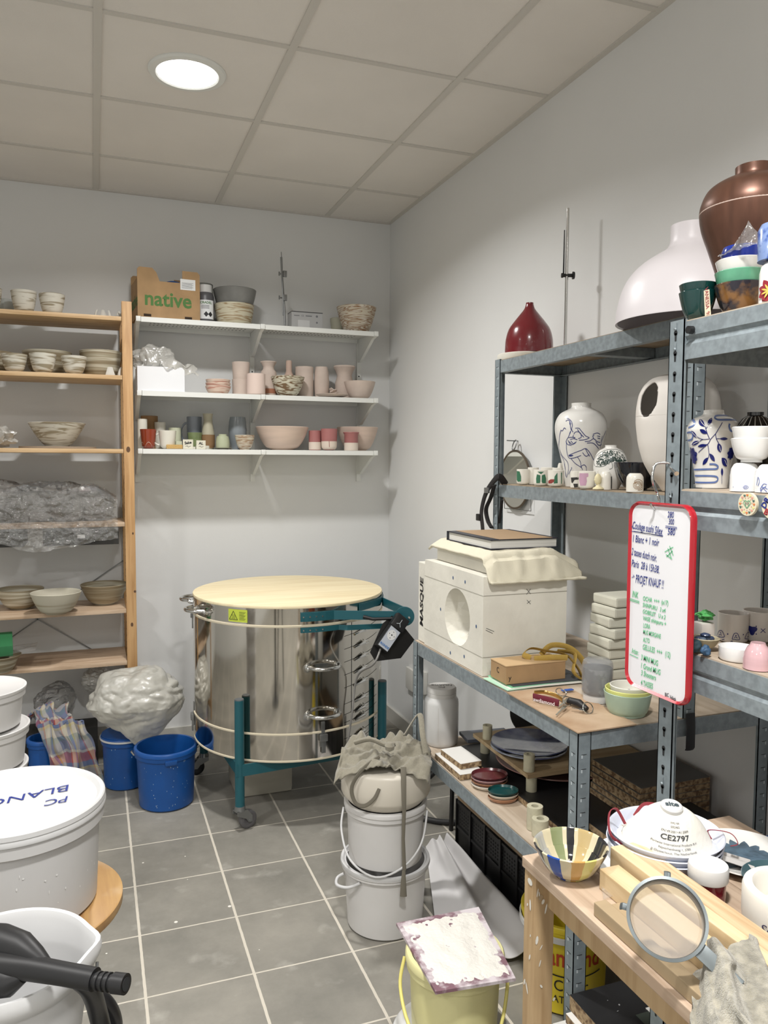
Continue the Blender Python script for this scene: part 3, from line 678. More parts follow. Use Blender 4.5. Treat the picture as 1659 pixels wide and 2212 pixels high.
x, y, r, h = meas(720, 768, 788, Z, y=-.09); pot('flared_vase', [(0, 0), (r*.72, 0), (r*.85, h*.2), (r*.85, h*.5), (r*.65, h*.72), (r*.8, h*.85), (r, h*.96), (r*.95, h), (r*.6, h*.78), (0, h*.5)], M_pinkclay, 'pale clay jug with wide flared wavy rim on the middle white shelf', 'jug', x, y, Z)
x, y, r, h = meas(682, 753, 838, Z, y=-.22); pot('plate', bowlp(r, .018, .5, .5, .003), M_pinkclay, 'shallow pale clay dish holding broken shards', 'plate', x, y, Z)
random.seed(2)
for k in range(7):
    a = random.uniform(0, 6.28); d = random.uniform(.0, .024)
    bm = nb(); L = random.uniform(.022, .036); prism([(-L/2, 0), (-L*.1, -.012), (L/2, -.003), (L*.35, .013), (-L*.2, .015)], 0, .004, 'z', bm)
    solo('shard', bm, M_pinkclay, 'broken pale clay shard lying in the shallow dish', 'shard', (x+d*cos(a), y+d*sin(a), Z+.014+k*.0045), a, 'broken clay shards in the dish', rot=(random.uniform(-.9, .9), random.uniform(-.5, .5), a), smooth=False)
x, y, r, h = meas(743, 811, 822, Z, y=-.19); pot('bowl', bowlp(r, h, .45, .5, .004), M_pinkclay, 'plain pale pink bowl with wide rim at the right end of the middle white shelf', 'bowl', x, y, Z)
# ---- lower level
Z = WZ[2]+.001
M_red = mat('red_brown_glaze', (150, 52, 22), .2, coat=.3)
x, y, r, h = meas(302, 338, 927, Z, y=-.24); t = thing('red_cup', 'glossy red brown cup with bare cream foot on the lower white shelf', 'cup', (x, y, Z))
rp = cupp(r, h, r*.8, .5); obj('body', lathe(rp), M_red, t); f = on_lathe(rp, face_ang(x, y)); bm = nb()
n = 24
vs = [(a, b) for a in range(n+1) for b in (0, 1)]; V = {}
for a in range(n+1):
    s = (a/n-.5)*r*3; V[a, 0] = bm.verts.new(f(s, .001)); V[a, 1] = bm.verts.new(f(s, h*(.1+.25*abs(sin(a*.35+.4)))))
for a in range(n): bm.faces.new((V[a, 0], V[a+1, 0], V[a+1, 1], V[a, 1]))
obj('bare_foot', bm, M_cream, t)
o, (x, y, r, h) = cup(342, 381, 930, Z, M_cream, 'white mug with rounded base and handle on the lower white shelf', .8, .5, name='mug', cat='mug', y=-.24); handle(o, r, h, pi*.95, M_cream, h*.3)
cup(297, 318, 905, Z, M_cream, 'white beaker behind the red brown cup on the lower white shelf', 1, .1, name='beaker', y=-.17)
cup(304, 341, 898, Z, mat('ochre_clay', (142, 104, 62), .7), 'ochre brown beaker at the back left of the lower white shelf', 1, .1, name='beaker', y=-.08)
o, q = cup(333, 358, 912, Z, M_cream, 'white handled cup at the back of the lower white shelf', .9, .3, y=-.11); handle(o, q[2], q[3], 2.6, M_cream)
cup(364, 391, 924, Z, mat('pale_celadon', (200, 204, 174), .3), 'pale green straight cup behind the yellow sponge', 1, .1, y=-.12)
xa, xb = on(359, 962, y=-.27).x, on(394, 962, y=-.27).x
solo('sponge', bx((xa-(xa+xb)/2, 0, 0), (xb-(xa+xb)/2, .05, .021), .004), mat('sponge', (206, 164, 92), .95, bump=.6, bs=200), 'small yellow sponge block at the edge of the lower white shelf', 'sponge', ((xa+xb)/2, -.285, Z))
solo('clay_block', bx((-.016, 0, 0), (.016, .03, .04), .002), mat('pale_celadon', (200, 204, 174)), 'small pale green clay block behind the sponge', 'block', (xb-.01, -.2, Z))
M_tag = mat('tag_clay', (214, 210, 190), .6)
for u0, u1, s, rr, lab in ((395, 417, 'Sake', .25, 'small clay tag reading Sake leaning on the lower white shelf'), (424, 444, 'AL', -.1, 'small square clay tag reading AL on the lower white shelf')):
    xa, xb = on(u0, 962, y=-.27).x, on(u1, 962, y=-.27).x; W = (xb-xa)
    t = thing('clay_tag', lab, 'tag', ((xa+xb)/2, -.275, Z), 0)
    o = obj('tile', bx((-W/2, 0, 0), (W/2, .005, W*.95), .001), M_tag, t, smooth=False); f = on_plane((0, 0, 0), (1, 0, 0), (0, 0, 1)); bm = text(s, .018, f, oy=W*.62, bold=.0006, rot=rr*.6)
    strokes([[(-W*.25, W*.25), (-W*.05, W*.32), (.0, W*.2), (W*.25, W*.3)]], f, .0014, bm); obj('writing', bm, M_ink, t, smooth=False)
random.seed(9)
for k in range(4):
    xs = on(418+k*11, 966, y=-.25).x; solo('clay_chip', bx((-.009, 0, 0), (.009, .012, .012+.006*(k % 2)), .001), M_cream, 'small pale clay chip beside the lettered tags', 'clay chip', (xs, -.25+.014*(k % 2), Z), .3*k, 'small clay chips by the tags')
M_moss = mat('moss_glaze', (122, 138, 88), .22, var=.12, vs=20)
x, y, r, h = meas(405, 437, 945, Z, y=-.15)
for k, (hh, lab) in enumerate((('lower', 'lower of two stacked moss green cups on the lower white shelf'), ('upper', 'upper of two stacked moss green cups on the lower white shelf'))):
    pot('green_cup', cupp(r, .052, r*.9, .25), M_moss, lab, 'cup', x, y, Z+k*.033, 'stacked moss green cups')
x, y, r, h = meas(403, 436, 900, Z+.06, y=-.09); h = max(h, .05)
o = pot('blue_mug', cupp(r, h, r*.95, .3), mat('grey_blue_glaze', (132, 140, 152), .25), 'grey blue mug with handle behind the moss green cups', 'mug', x, y, Z+.001+.0); o.location.z = Z; handle(o, r, h, pi, mat('grey_blue_glaze', (1, 1, 1)))
o.scale.z = (h+.06)/h
x, y, r, h = meas(435, 463, 893, Z, y=-.15)
t = thing('jug', 'tall pale jug with ribbed brown lower half on the lower white shelf', 'jug', (x, y, Z))
jp = [(0, 0), (r*.85, 0), (r, h*.12), (r, h*.45), (r*.72, h*.72), (r*.66, h*.85), (r*.8, h), (r*.7, h*.98), (r*.6, h*.8), (0, h*.5)]
obj('body', lathe(jp), mat('jug_beige', (172, 166, 142), .5), t)
bm = nb(); lathe([(interp(jp, h*(.04+.37*k/16))+(.001 if k % 2 else .0022), h*(.04+.37*k/16)) for k in range(17)], bm=bm); obj('ribbed_base', bm, mat('brown_thread', (138, 102, 64), .8), t)
x, y, r, h = meas(493, 533, 900, Z, y=-.11)
pot('blue_vase', [(0, 0), (r*.62, 0), (r*.7, h*.05), (r*.92, h*.35), (r, h*.6), (r*.93, h*.85), (r*.84, h), (r*.78, h), (r*.85, h*.8), (0, h*.2)], mat('blue_grey_glaze', (134, 142, 148), .22, coat=.2), 'blue grey glazed vase on the lower white shelf', 'vase', x, y, Z)
x, y, r, h = meas(460, 503, 960, Z, y=-.2); pot('saucer', bowlp(r, .008, .55, .5, .002), mat('olive_glaze', (138, 136, 116), .3), 'small olive saucer under the upturned green cup', 'saucer', x, y, Z)
x, y, r, h = meas(466, 496, 938, Z, y=-.2); pot('green_cup', [(0, .004), (r, .004), (r, h*.55), (r*.85, h*.85), (r*.6, h*.9), (r*.58, h), (0, h)], mat('pale_moss', (176, 182, 148), .25), 'pale green cup standing upside down on its saucer', 'cup', x, y, Z+.001)
x, y, r, h = meas(507, 550, 940, Z, y=-.24); pot('bowl', bowlp(r, h, .5, .5, .004), M_stone2, 'small brown striped bowl at the front of the lower white shelf', 'bowl', x, y, Z)
M_pk2 = mat('pink_beige', (222, 196, 178), .6, var=.05, vs=5, stretch=(1, 1, 9))
x, y, r, h = meas(552, 667, 921, Z, y=-.16); pot('large_bowl', bowlp(r, h, .42, .5, .006), M_pk2, 'large pink beige bowl in the middle of the lower white shelf', 'bowl', x, y, Z)
x, y, r, h = meas(738, 809, 923, Z, y=-.1); pot('large_bowl', bowlp(r*1.25, h, .42, .5, .006), M_pk2, 'large pink beige bowl behind the pink cups on the lower white shelf', 'bowl', x-.012, -.125, Z)
M_pg = mat('pink_glaze', (176, 106, 104), .45)
for u0, u1, vt, y_, fl, lab in ((667, 694, 930, -.2, 0, 'straight pink cup with bare lower half, leftmost of the three pink cups'), (693, 729, 926, -.24, 1, 'tall pink cup with rounded bare base and a red drip'), (741, 776, 933, -.24, 2, 'pink cup with flared rim and bare base at the right')):
    x, y, r, h = meas(u0, u1, vt, Z, y=y_); t = thing('pink_cup', lab, 'cup', (x, y, Z))
    if fl == 2: pr = [(0, 0), (r*.82, 0), (r*.85, .004), (r*.85, h*.86), (r, h*.97), (r*.98, h), (r*.8, h*.88), (r*.78, h*.2), (0, h*.1)]
    else: pr = cupp(r, h, r*(.9 if fl else 1), .5 if fl else .1)
    obj('body', lathe(pr), M_pg, t); obj('bare_base', lathe([(0, -.0002)]+[(interp([p for p in pr if 1][:8], h*.42*k/10)+.0008, h*.42*k/10) for k in range(11)]), mat('bare_cream', (222, 206, 190), .7), t)
    if fl == 1: obj('drip', strokes([[(0, h*.42), (.001, h*.15)]], on_lathe(pr, face_ang(x, y), .0018), .0025), mat('drip_red', (150, 60, 50), .4), t)
# ================= wooden rack contents =================
Z = RS[0]+.001; G = 'grey marbled bowls on the top rack shelf'
bowl(22, 80, 625, Z, M_stone, 'left of two grey marbled bowls on the top rack shelf', .5, .4, G, y=-.27)
bowl(83, 141, 632, Z, M_stone, 'right of two grey marbled bowls on the top rack shelf', .5, .4, G, y=-.27)
bowl(-54, 5, 618, Z, M_stone, 'grey marbled bowl cut off by the left picture edge, top rack shelf', .5, .4, G, y=-.27)
x, y, r, h = meas(-10, 34, 645, Z, y=-.13); pot('glass_dome', bowlp(r, h, .5, .5, .003), mat('cloudy_glass', (205, 212, 208), .2, alpha=.55), 'cloudy glass bowl behind the marbled bowls on the top rack shelf', 'bowl', x, y, Z)
M_bisc = mat('grey_white_clay', (196, 192, 182), .7)
def petal(x, y, z, h, w, rz, lab, grp):
    o = solo('curved_shard', sheet(lambda u, v: Vector((w*(u-.5)*(1-.55*v), .35*h*v*v-.12*h+4*(u-.5)**2*.004, h*v)), 6, 10, .003), M_bisc, lab, 'clay piece', (x, y, z), rz, grp)
for k, (u, w_, rz) in enumerate(((205, .02, -.9), (223, .032, .1), (238, .02, .5), (252, .018, -.7), (260, .02, .4))):
    p = on(u, 670, y=-.27+.015*(k % 2)); petal(p.x, p.y, Z, .042+.004*(k == 1), w_, rz, 'small curved white clay petal on the top rack shelf', 'curved clay petals on the top rack shelf')
Z = RS[1]+.001
bowl(-60, 34, 757, Z, M_brownclay, 'wide brown bowl at the far left behind, second rack shelf', .42, .5, y=-.15)
bowl(47, 156, 755, Z, M_brownclay, 'wide shallow brown bowl behind the small marbled bowls, second rack shelf', .42, .5, y=-.16)
bowl(171, 263, 755, Z, M_brownclay, 'wide brown banded bowl next to the rack upright, second rack shelf', .62, .4, y=-.2)
G = 'small marbled bowls on the second rack shelf'
for u0, u1, vt, lab in ((1, 60, 763, 'leftmost of three small marbled bowls on the second rack shelf'), (62, 122, 762, 'middle of three small marbled bowls on the second rack shelf'), (131, 188, 768, 'rightmost of three small marbled bowls on the second rack shelf')):
    bowl(u0, u1, vt, Z, M_stone, lab, .5, .42, G, y=-.31)
for u, rz, w_ in ((238, 0, .045), (257, -.8, .02)):
    p = on(u, 800, y=-.325); petal(p.x, p.y, Z, .042, w_, rz, 'curved white clay petal on the second rack shelf', 'curved clay petals on the second rack shelf')
Z = RS[2]+.001
xa, xb = on(37, 962, y=-.3).x, on(208, 962, y=-.3).x
solo('round_board', lathe(solidp([((xb-xa)/2, 0), ((xb-xa)/2, .009)]), 56, sy=.6), mat('dark_board', (150, 132, 112), .7), 'thin board under the large marbled bowl on the third rack shelf', 'board', ((xa+xb)/2, -.23, Z))
x, y, r, h = meas(60, 186, 911, Z+.01, y=-.23); h = min(h, .11); pot('marbled_bowl', bowlp(r, h, .42, .75, .005), M_stone, 'large flared marbled bowl alone on the third rack shelf', 'bowl', x, y, Z+.0095)
p = on(5, 960, y=-.25); solo('plastic_bag', blob(.075, .07, .05, 8, .35, 2.4, 4, ridge=.8), M_bag, 'crumpled plastic bag at the left of the third rack shelf', 'bag', (p.x-.02, p.y, Z))
# wrapped clay on the fourth shelf
Z = RS[3]+.001
def wrap(u, v):
    X = -.76+.745*u; d = v; prof = [(.27, 0), (.26, .1), (.2, .175), (.05, .185), (-.02, .17), (-.045, .09), (-.05, .02), (-.055, -.03), (-.058, -.09)]
    q = d*(len(prof)-1); i = min(int(q), len(prof)-2); fr = q-i; a = prof[i]; b = prof[i+1]; yy = a[0]+(b[0]-a[0])*fr; zz = a[1]+(b[1]-a[1])*fr
    n = noise.noise(Vector((X*7, d*5, 3))); n2 = abs(noise.noise(Vector((X*17, d*14, 7)))); n3 = abs(noise.noise(Vector((X*42, d*30, 1))))
    taper = 1-.35*max(0, (u-.8)/.2)**2
    zz = zz*taper*(1+.16*n); hang = max(0, d-.75)*4
    zz -= hang*(.0+.025*(sin(X*13)+1)*.6+.02*n)
    return Vector((X+.006*n2, yy-.022-.022*n2-.012*n3+.012*n, zz+.012*n-.012*n2+.006*n3))
t = thing('wrapped_clay', 'long mound of pots wrapped in clear crinkled plastic on the rack', 'wrapped pottery', (-1.5, -.33, Z))
obj('plastic_wrap', sheet(wrap, 170, 70), M_film, t)
bm = nb()
M_wrapd = mat('pots_in_wrap', (112, 108, 100), .6, var=.25, vs=9)
for k in range(6):
    lathe([(0, 0), (.05, 0), (.085, .03), (.098, .085), (.09, .125), (.05, .14), (0, .142)], 24, bm, (-.72+.12*k, .115+.02*(k % 2), .002))
obj('covered_pots', bm, M_wrapd, t)
M_drw = mat('dark_drawer', (52, 51, 48), .5, .2)
for u0, u1, lab in ((93, 257, 'dark grey drawer with a white label under the fourth rack shelf'), (-70, 51, 'dark grey drawer cut off at the left under the fourth rack shelf')):
    xa, xb = on(u0, 1180, y=-.34).x, on(u1, 1180, y=-.34).x
    t = thing('drawer', lab, 'drawer', ((xa+xb)/2, -.34, 1.118)); W = (xb-xa)/2
    bm = nb(); box(bm, (-W, 0, 0), (W, .004, .075), .001); box(bm, (-W, .004, 0), (-W+.003, .25, .075)); box(bm, (W-.003, .004, 0), (W, .25, .075)); box(bm, (-W, .004, 0), (W, .25, .003)); obj('body', bm, M_drw, t, smooth=False)
    obj('lip', bx((-W, -.003, .072), (W, .25, .083)), mat('drawer_lip', (130, 134, 138), .4), t, smooth=False)
    obj('hanger', bx((-W, .05, .083), (W, .08, .085)), M_drw, t)
    if u0 > 0: obj('paper_label', bx((-.018, -.002, .033), (.016, -.0005, .05)), mat('paper_white', (226, 228, 228)), t, smooth=False)
Z = RS[4]+.001
x, y, r, h = meas(-10, 96, 1264, Z, y=-.2); pot('big_bowl', bowlp(r, min(h, .095), .42, .5, .005), M_brownclay, 'brown banded bowl, leftmost of three big bowls on the fifth rack shelf', 'bowl', x, y, Z)
x, y, r, h = meas(66, 178, 1271, Z, .42, vb=1329); pot('big_bowl', bowlp(r, min(h, .1), .42, .5, .005), marble('pale_banded', (150, 132, 100), (190, 184, 164), zs=25, xs=1, dist=.2), 'paler banded bowl, middle of three big bowls on the fifth rack shelf', 'bowl', x, y, Z)
x, y, r, h = meas(173, 277, 1254, Z, y=-.2); pot('big_bowl', bowlp(r, min(h, .12), .42, .5, .005), M_brownclay, 'brown banded bowl next to the upright on the fifth rack shelf', 'bowl', x, y, Z)
Z = RS[5]+.001
x, y, r, h = meas(-45, 40, 1405, Z, .5, vb=1455)
pot('drying_bowl', bowlp(r, .055, .6, .5, .004), M_brownclay, 'lower grey brown bowl in the stack at the left end of the bottom rack shelf', 'bowl', x, y, Z)
pot('drying_bowl', bowlp(r*1.2, .04, .5, .5, .004), M_brownclay, 'wide flat grey brown bowl stacked on another, bottom rack shelf', 'bowl', x, y, Z+.035)
solo('plastic_sheet', sheet(lambda u, v: Vector((-.12+.26*u, -.08+.17*v, .012*noise.noise(Vector((u*3, v*3, 0)))+.02*u)), 16, 10), M_film, 'clear plastic sheet lying over the stacked bowls on the bottom rack shelf', 'plastic sheet', (x+.02, y, Z+.083))
solo('green_folder', bx((-.12, -.08, 0), (.06, .08, .05), .002), mat('folder_green', (40, 120, 70), .5), 'green folder lying on top of the stacked bowls at the left edge', 'folder', (x-.0, y, Z+.10), .1, rot=(radians(12), 0, .1))
# ================= kiln =================
KX, KY, KR = -.785, -.785, .428
t = thing('kiln', 'round stainless steel top-loading kiln with pale wooden lid on teal caster frame', 'kiln', (KX, KY, 0)); kiln = t
kf = face_ang(KX, KY)
def kp(a, r, z): return Vector((r*cos(a), r*sin(a), z))
S_ = 96
obj('lower_drum', lathe([(KR-.01, .29), (KR, .29), (KR, .397), (KR-.01, .397)], S_), M_steel, t)
obj('drum', lathe([(KR-.01, .403), (KR, .403), (KR, .845), (KR-.01, .845)], S_), M_steel, t)
obj('lid_band', lathe([(KR-.01, .853), (KR, .853), (KR, .922), (KR-.01, .922)], S_), M_steel, t)
M_seal = mat('kiln_seal', (216, 204, 176), .8)
for z0, z1, e in ((.283, .291, .002), (.396, .404, .003), (.844, .854, .003)):
    obj('seal_ring', lathe([(KR-.05, z0), (KR+e, z0), (KR+e+.001, (z0+z1)/2), (KR+e, z1), (KR-.05, z1)], S_), M_seal, t)
obj('underside', lathe([(0, .286), (KR-.02, .286), (KR-.02, .29), (0, .29)], S_), M_dsteel, t)
obj('lid_board', lathe([(0, .921), (KR+.001, .921), (KR+.002, .926), (KR, .932), (0, .933)], S_), wood('pale_ply', (236, 220, 178), (226, 206, 160), 'x', .6, 3), t)
obj('panel_seam', strokes([[(0, .405), (0, .843)]], lambda s, z: kp(kf+radians(38)+s/KR, KR+.0008, z), .002, sm=0), M_slot, t)
def khandle(a, z, W=.135, d=.045, r=.0085):
    h = W/2/KR; pts = [kp(a-h, KR, z-.004), kp(a-h, KR+.018, z-.002)]
    for k in range(9):
        q = -1+2*k/8; pts.append(kp(a+h*.92*q, KR+.02+d*(1-q*q)**.6, z+.004))
    pts += [kp(a+h, KR+.018, z-.002), kp(a+h, KR, z-.004)]
    o = obj('handle', tube(nb(), pts, r, 12, smooth=3), M_chrome, t, plabel='chrome loop handle')
    for s in (-1, 1):
        bm = lathe([(0, 0), (.017, 0), (.017, .003), (0, .004)], 20); c = kp(a+s*h, KR, z-.004); q = kp(a+s*h, 1, 0).normalized().to_track_quat('Z', 'Y').to_matrix().to_4x4()
        bmesh.ops.transform(bm, matrix=Matrix.Translation(c) @ q, verts=bm.verts); obj('handle_plate', bm, M_chrome, o)
khandle(kf+radians(19), .675); khandle(kf+radians(19), .475); khandle(kf-radians(60), .885, .125); khandle(kf-radians(97), .885, .125)
def latch(a, z):
    q = Matrix.Translation(kp(a, KR, z)) @ rotz(a-pi/2+pi)
    M = Matrix.Translation(kp(a, KR, z)) @ rotz(a+pi/2)
    bm = nb(); box(bm, (-.011, -.006, -.05), (.011, -.0, .0), .002, M); box(bm, (-.016, -.014, -.035), (.016, -.003, -.01), .003, M); box(bm, (-.008, -.009, -.075), (.008, -.004, -.03), .002, M); box(bm, (-.007, -.004, .0), (.007, 0, .04), .001, M)
    obj('latch', bm, M_dsteel, t)
def latchM(a, z):
    M = Matrix.Translation(kp(a, KR, z)) @ rotz(a+pi/2)
    bm = nb(); box(bm, (-.013, -.006, -.055), (.013, .0, .0), .002, M); box(bm, (-.017, -.016, -.03), (.017, -.002, .0), .003, M); box(bm, (-.009, -.011, -.08), (.009, -.004, -.03), .002, M); box(bm, (-.008, -.004, .0), (.008, 0, .05), .001, M)
    obj('latch', bm, M_dsteel, t)
latchM(kf+radians(19), .392); latchM(kf-radians(93), .835); latchM(kf-radians(80), .392)
# warning plate
f = lambda s, z: kp(kf-radians(29)+s/KR, KR+.0012, z); W = .045; H = .026; zc = .887
pl = obj('warning_plate', sheet(lambda u, v: f(-W+2*W*u, zc-H+2*H*v), 10, 2), mat('warning_yellow', (196, 214, 52), .5), t)
f = lambda s, z: kp(kf-radians(29)+s/KR, KR+.0018, z); bm = nb(); c = -.02
strokes([[(c-.02, zc-.017), (c+.02, zc-.017)], [(c+.02, zc-.017), (c, zc+.018)], [(c, zc+.018), (c-.02, zc-.017)]], f, .0022, bm, 0)
strokes([[(c+d, zc-.009), (c+d+.002, zc-.004), (c+d-.001, zc+.0), (c+d+.001, zc+.005)] for d in (-.006, 0, .006)], f, .0014, bm, 3)
strokes([[(c-.01, zc-.012), (c+.01, zc-.012)]], f, .0014, bm, 0)
for k in range(8): strokes([[(.008, zc+.016-k*.0045), (.038-(k % 3)*.004, zc+.016-k*.0045)]], f, .0013, bm, 0)
obj('warning_symbol', bm, M_ink, pl)
# hinge arms
ha = radians(-56); HC = kp(ha, .645, .885); s0 = kp(radians(-97), KR+.004, .885)
def flat(pts, z0, z1, T=.005):
    bm = nb(); P = [Vector((p[0], p[1], 0)) for p in pts]; A = []
    for i, p in enumerate(P):
        d = (P[min(i+1, len(P)-1)]-P[max(0, i-1)]).normalized(); n = Vector((d.y, -d.x, 0))*T/2
        A.append([bm.verts.new((q.x, q.y, z)) for q in (p-n, p+n) for z in (z0, z1)])
    for a, b in zip(A, A[1:]):
        for i, j in ((0, 1), (1, 3), (3, 2), (2, 0)): bm.faces.new((a[i], a[j], b[j], b[i]))
    for a in (A[0], A[-1]): bm.faces.new((a[0], a[1], a[3], a[2]))
    return bm
arc = [kp(radians(a), KR+.006, 0) for a in (-97, -93, -88, -83, -78)]
e = (Vector((HC.x, HC.y, 0))-Vector((arc[-1].x, arc[-1].y, 0))).normalized()
obj('hinge_arm', flat(arc+[(HC.x, HC.y)], .868, .905), M_teal, t, smooth=False)
arc2 = [kp(radians(a), KR+.006, 0) for a in (-14, -18, -22, -27)]; H2 = HC+Vector((.035, .03, 0))
obj('hinge_arm', flat(arc2+[(H2.x, H2.y)], .868, .905), M_teal, t, smooth=False)
obj('hinge_strap', flat([kp(radians(a), KR+.004, 0) for a in range(-60, -10, 5)], .885, .915, .003), M_teal, t)
obj('body_arm', flat([kp(radians(a), KR+.006, 0) for a in (-97, -93, -88, -83, -79, -75)]+[tuple(kp(radians(-72), KR+.035, 0))[:2], (HC.x*.86, HC.y*.86)], .822, .843), M_teal, t, smooth=False)
nd = e.cross(Vector((0, 0, 1))); nd = nd if nd.dot(Vector((CP.x-KX, CP.y-KY, 0))) > 0 else -nd
hd = obj('hinge_disc', cyl(nb(), HC+nd*.002, HC+nd*.010, .04, .04, 40), M_teal, t)
bm = nb()
for d in (-.004, .018): cyl(bm, HC+nd*.010+e*d-Vector((0, 0, .004)), HC+nd*.015+e*d-Vector((0, 0, .004)), .006, .005, 14)
obj('hinge_bolt', bm, M_chrome, hd)
bm = nb()
for a in (-95.5, -92, -88.5, -85):
    for z in (.887, .832): c = kp(radians(a), KR+.008, z); cyl(bm, c, c+kp(radians(a), .003, 0), .003, seg=10)
obj('rivets', bm, M_chrome, t)
# element connectors, rows on the right of the drum
for z in (.80, .745, .69, .635, .58, .51, .465, .43, .36, .33):
    a = kf+radians(40); bm = tube(nb(), [kp(a, KR+.003, z-.012), kp(a+.06, KR+.008, z-.004), kp(a+.13, KR+.01, z+.002)], [.005, .006, .009], 8); c = kp(a+.16, KR+.002, z+.004)
    tube(bm, [kp(a+.13, KR+.004, z+.006), kp(a+.17, KR+.012, z+.008), kp(a+.2, KR+.012, z-.002), kp(a+.16, KR+.006, z-.008), kp(a+.13, KR+.004, z-.004)], .0022, 6)
    obj('element_clip', bm, M_chrome, t)
bm = nb(); strokes([[(-.1+.02*0, z-.012), (.14, z+.02)] for z in (.80, .745, .69, .635, .58, .51, .465, .43, .36, .33)], lambda s, z: kp(kf+radians(46)+s/KR, KR+.0008, z), .0014, bm, 0)
obj('terminal_lines', bm, M_slot, t)
# controller
c0 = HC+nd*.03+e*-.085; A1 = on(868, 1335, y=c0.y+KY-.02)-Vector((KX, KY, 0)); A2 = on(822, 1402, y=c0.y+KY-.05)-Vector((KX, KY, 0))
ax = (A2-A1).normalized(); fw = (Vector((CP.x-KX, CP.y-KY, .3))-A1).normalized(); sd = ax.cross(fw).normalized(); fw = sd.cross(ax).normalized(); L = (A2-A1).length
Mx = Matrix((sd.to_4d(), ax.to_4d(), fw.to_4d(), (0, 0, 0, 1))).transposed(); Mx.col[3] = A1.to_4d(); Mx[3][0] = Mx[3][1] = Mx[3][2] = 0; Mx[3][3] = 1
bm = nb(); box(bm, (-.028, .0, -.02), (.028, L, .02), .004, Mx); box(bm, (-.031, -.005, -.014), (.031, .055, .024), .006, Mx)
ct = obj('controller', bm, M_black, t, plabel='black handheld controller clipped beside the hinge')
bm = nb(); prism([(-.06, .02), (.03, -.0), (.045, .06), (.02, L+.03), (-.02, L+.045), (-.1, L-.03), (-.105, .03)], -.034, -.03, 'z', bm, Mx); obj('holder_plate', bm, mat('dark_plate', (58, 57, 56), .35, .7), t, smooth=False)
fc = lambda s, v: (Mx @ Vector((s, v, .0212)).to_4d()).to_3d()
bm = nb(); q = [bm.verts.new(fc(*p)) for p in ((-.024, .058), (.024, .058), (.024, L-.004), (-.024, L-.004))]; bm.faces.new(q); ky = obj('keypad', bm, mat('keypad_grey', (176, 182, 192), .5), ct, smooth=False)
fc2 = lambda s, v: (Mx @ Vector((s, v, .022)).to_4d()).to_3d(); bm = nb(); blot(bm, fc2, 0, .088, .019, .022, 0, 20); obj('dial', bm, M_wplas, ky, smooth=False)
fc3 = lambda s, v: (Mx @ Vector((s, v, .0226)).to_4d()).to_3d(); bm = nb(); blot(bm, fc3, 0, .088, .003, .003)
for a in range(4): blot(bm, fc3, .012*cos(a*pi/2), .088+.014*sin(a*pi/2), .0018, .0018)
obj('dial_marks', bm, M_ink, ky, smooth=False)
obj('brand_print', text('ROHDE', .013, lambda s, v: fc3(s, L-.016+v), mirror=False, rot=pi, bold=.0004), mat('brand_blue', (50, 110, 180), .5), ky, smooth=False)
bm = nb(); fd = lambda s, v: (Mx @ Vector((s, v, .0248)).to_4d()).to_3d(); strokes([[(0, .03), (0, .012)], [(0, .03), (-.01, .042)], [(0, .03), (.012, .038)]], fd, .002, bm, 0); obj('screen_marks', bm, M_slotl, ct, smooth=False)
p0 = (Mx @ Vector((0, L, 0, 1))).to_3d(); k_ = kp(kf+radians(33), KR+.02, .0)
bm = tube(nb(), [p0, p0+ax*.05+Vector((0, 0, -.02)), kp(kf+radians(37), KR+.045, .62), kp(kf+radians(35), KR+.03, .46), kp(kf+radians(34), KR+.012, .33), kp(kf+radians(34), KR+.01, .29)], .0042, 10, smooth=8)
obj('controller_cable', bm, mat('cable_grey', (136, 134, 130), .5), t)
obj('controller_arm', tube(nb(), [HC+nd*.014-e*.17+Vector((0, 0, -.002)), HC+nd*.02-e*.13+Vector((0, 0, -.01)), A1-fw*.012], [.008, .007, .006], 10), M_black, t)
# frame
LA = [radians(a) for a in (-129.5, -39.5, 50.5, 140.5)]
for i, a in enumerate(LA):
    c = kp(a, KR+.03, 0); lg = obj('leg', cyl(nb(), c+Vector((0, 0, .1)), c+Vector((0, 0, .547)), .0195, seg=28), M_teal, t)
    obj('leg_cap', cyl(nb(), c+Vector((0, 0, .547)), c+Vector((0, 0, .551)), .0195, .018, 28), mat('cap_grey', (80, 84, 86), .6), lg)
    rz = (radians(20), 1.2, 2.2, radians(175))[i]; Mc = Matrix.Translation(c) @ rotz(rz)
    bm = nb(); cyl(bm, (0, 0, .085), (0, 0, .104), .024, .021, 24); prism([(-.022, .088), (.024, .088), (.047, .058), (.047, .032), (.03, .032), (.018, .05), (-.022, .07)], -.021, -.017, 'y', bm); prism([(-.022, .088), (.024, .088), (.047, .058), (.047, .032), (.03, .032), (.018, .05), (-.022, .07)], .017, .021, 'y', bm); box(bm, (-.022, -.02, .082), (.024, .02, .088)); cyl(bm, (.036, -.025, .038), (.036, .025, .038), .005, seg=12)
    bmesh.ops.transform(bm, matrix=Mc, verts=bm.verts); fk = obj('caster_fork', bm, M_dsteel, lg, smooth=True)
    bm = nb(); wp = [(0, -.012), (.018, -.012), (.022, -.014), (.03, -.014), (.038, -.009), (.038, .009), (.03, .014), (.022, .014), (.018, .012), (0, .012)]; lathe(wp, 32, bm)
    bmesh.ops.transform(bm, matrix=Mc @ Matrix.Translation((.036, 0, .0382)) @ Matrix.Rotation(pi/2, 4, 'X'), verts=bm.verts); obj('caster_wheel', bm, mat('rubber_grey', (92, 90, 92), .6) if i != 3 else mat('rubber_black', (30, 30, 32), .6), fk)
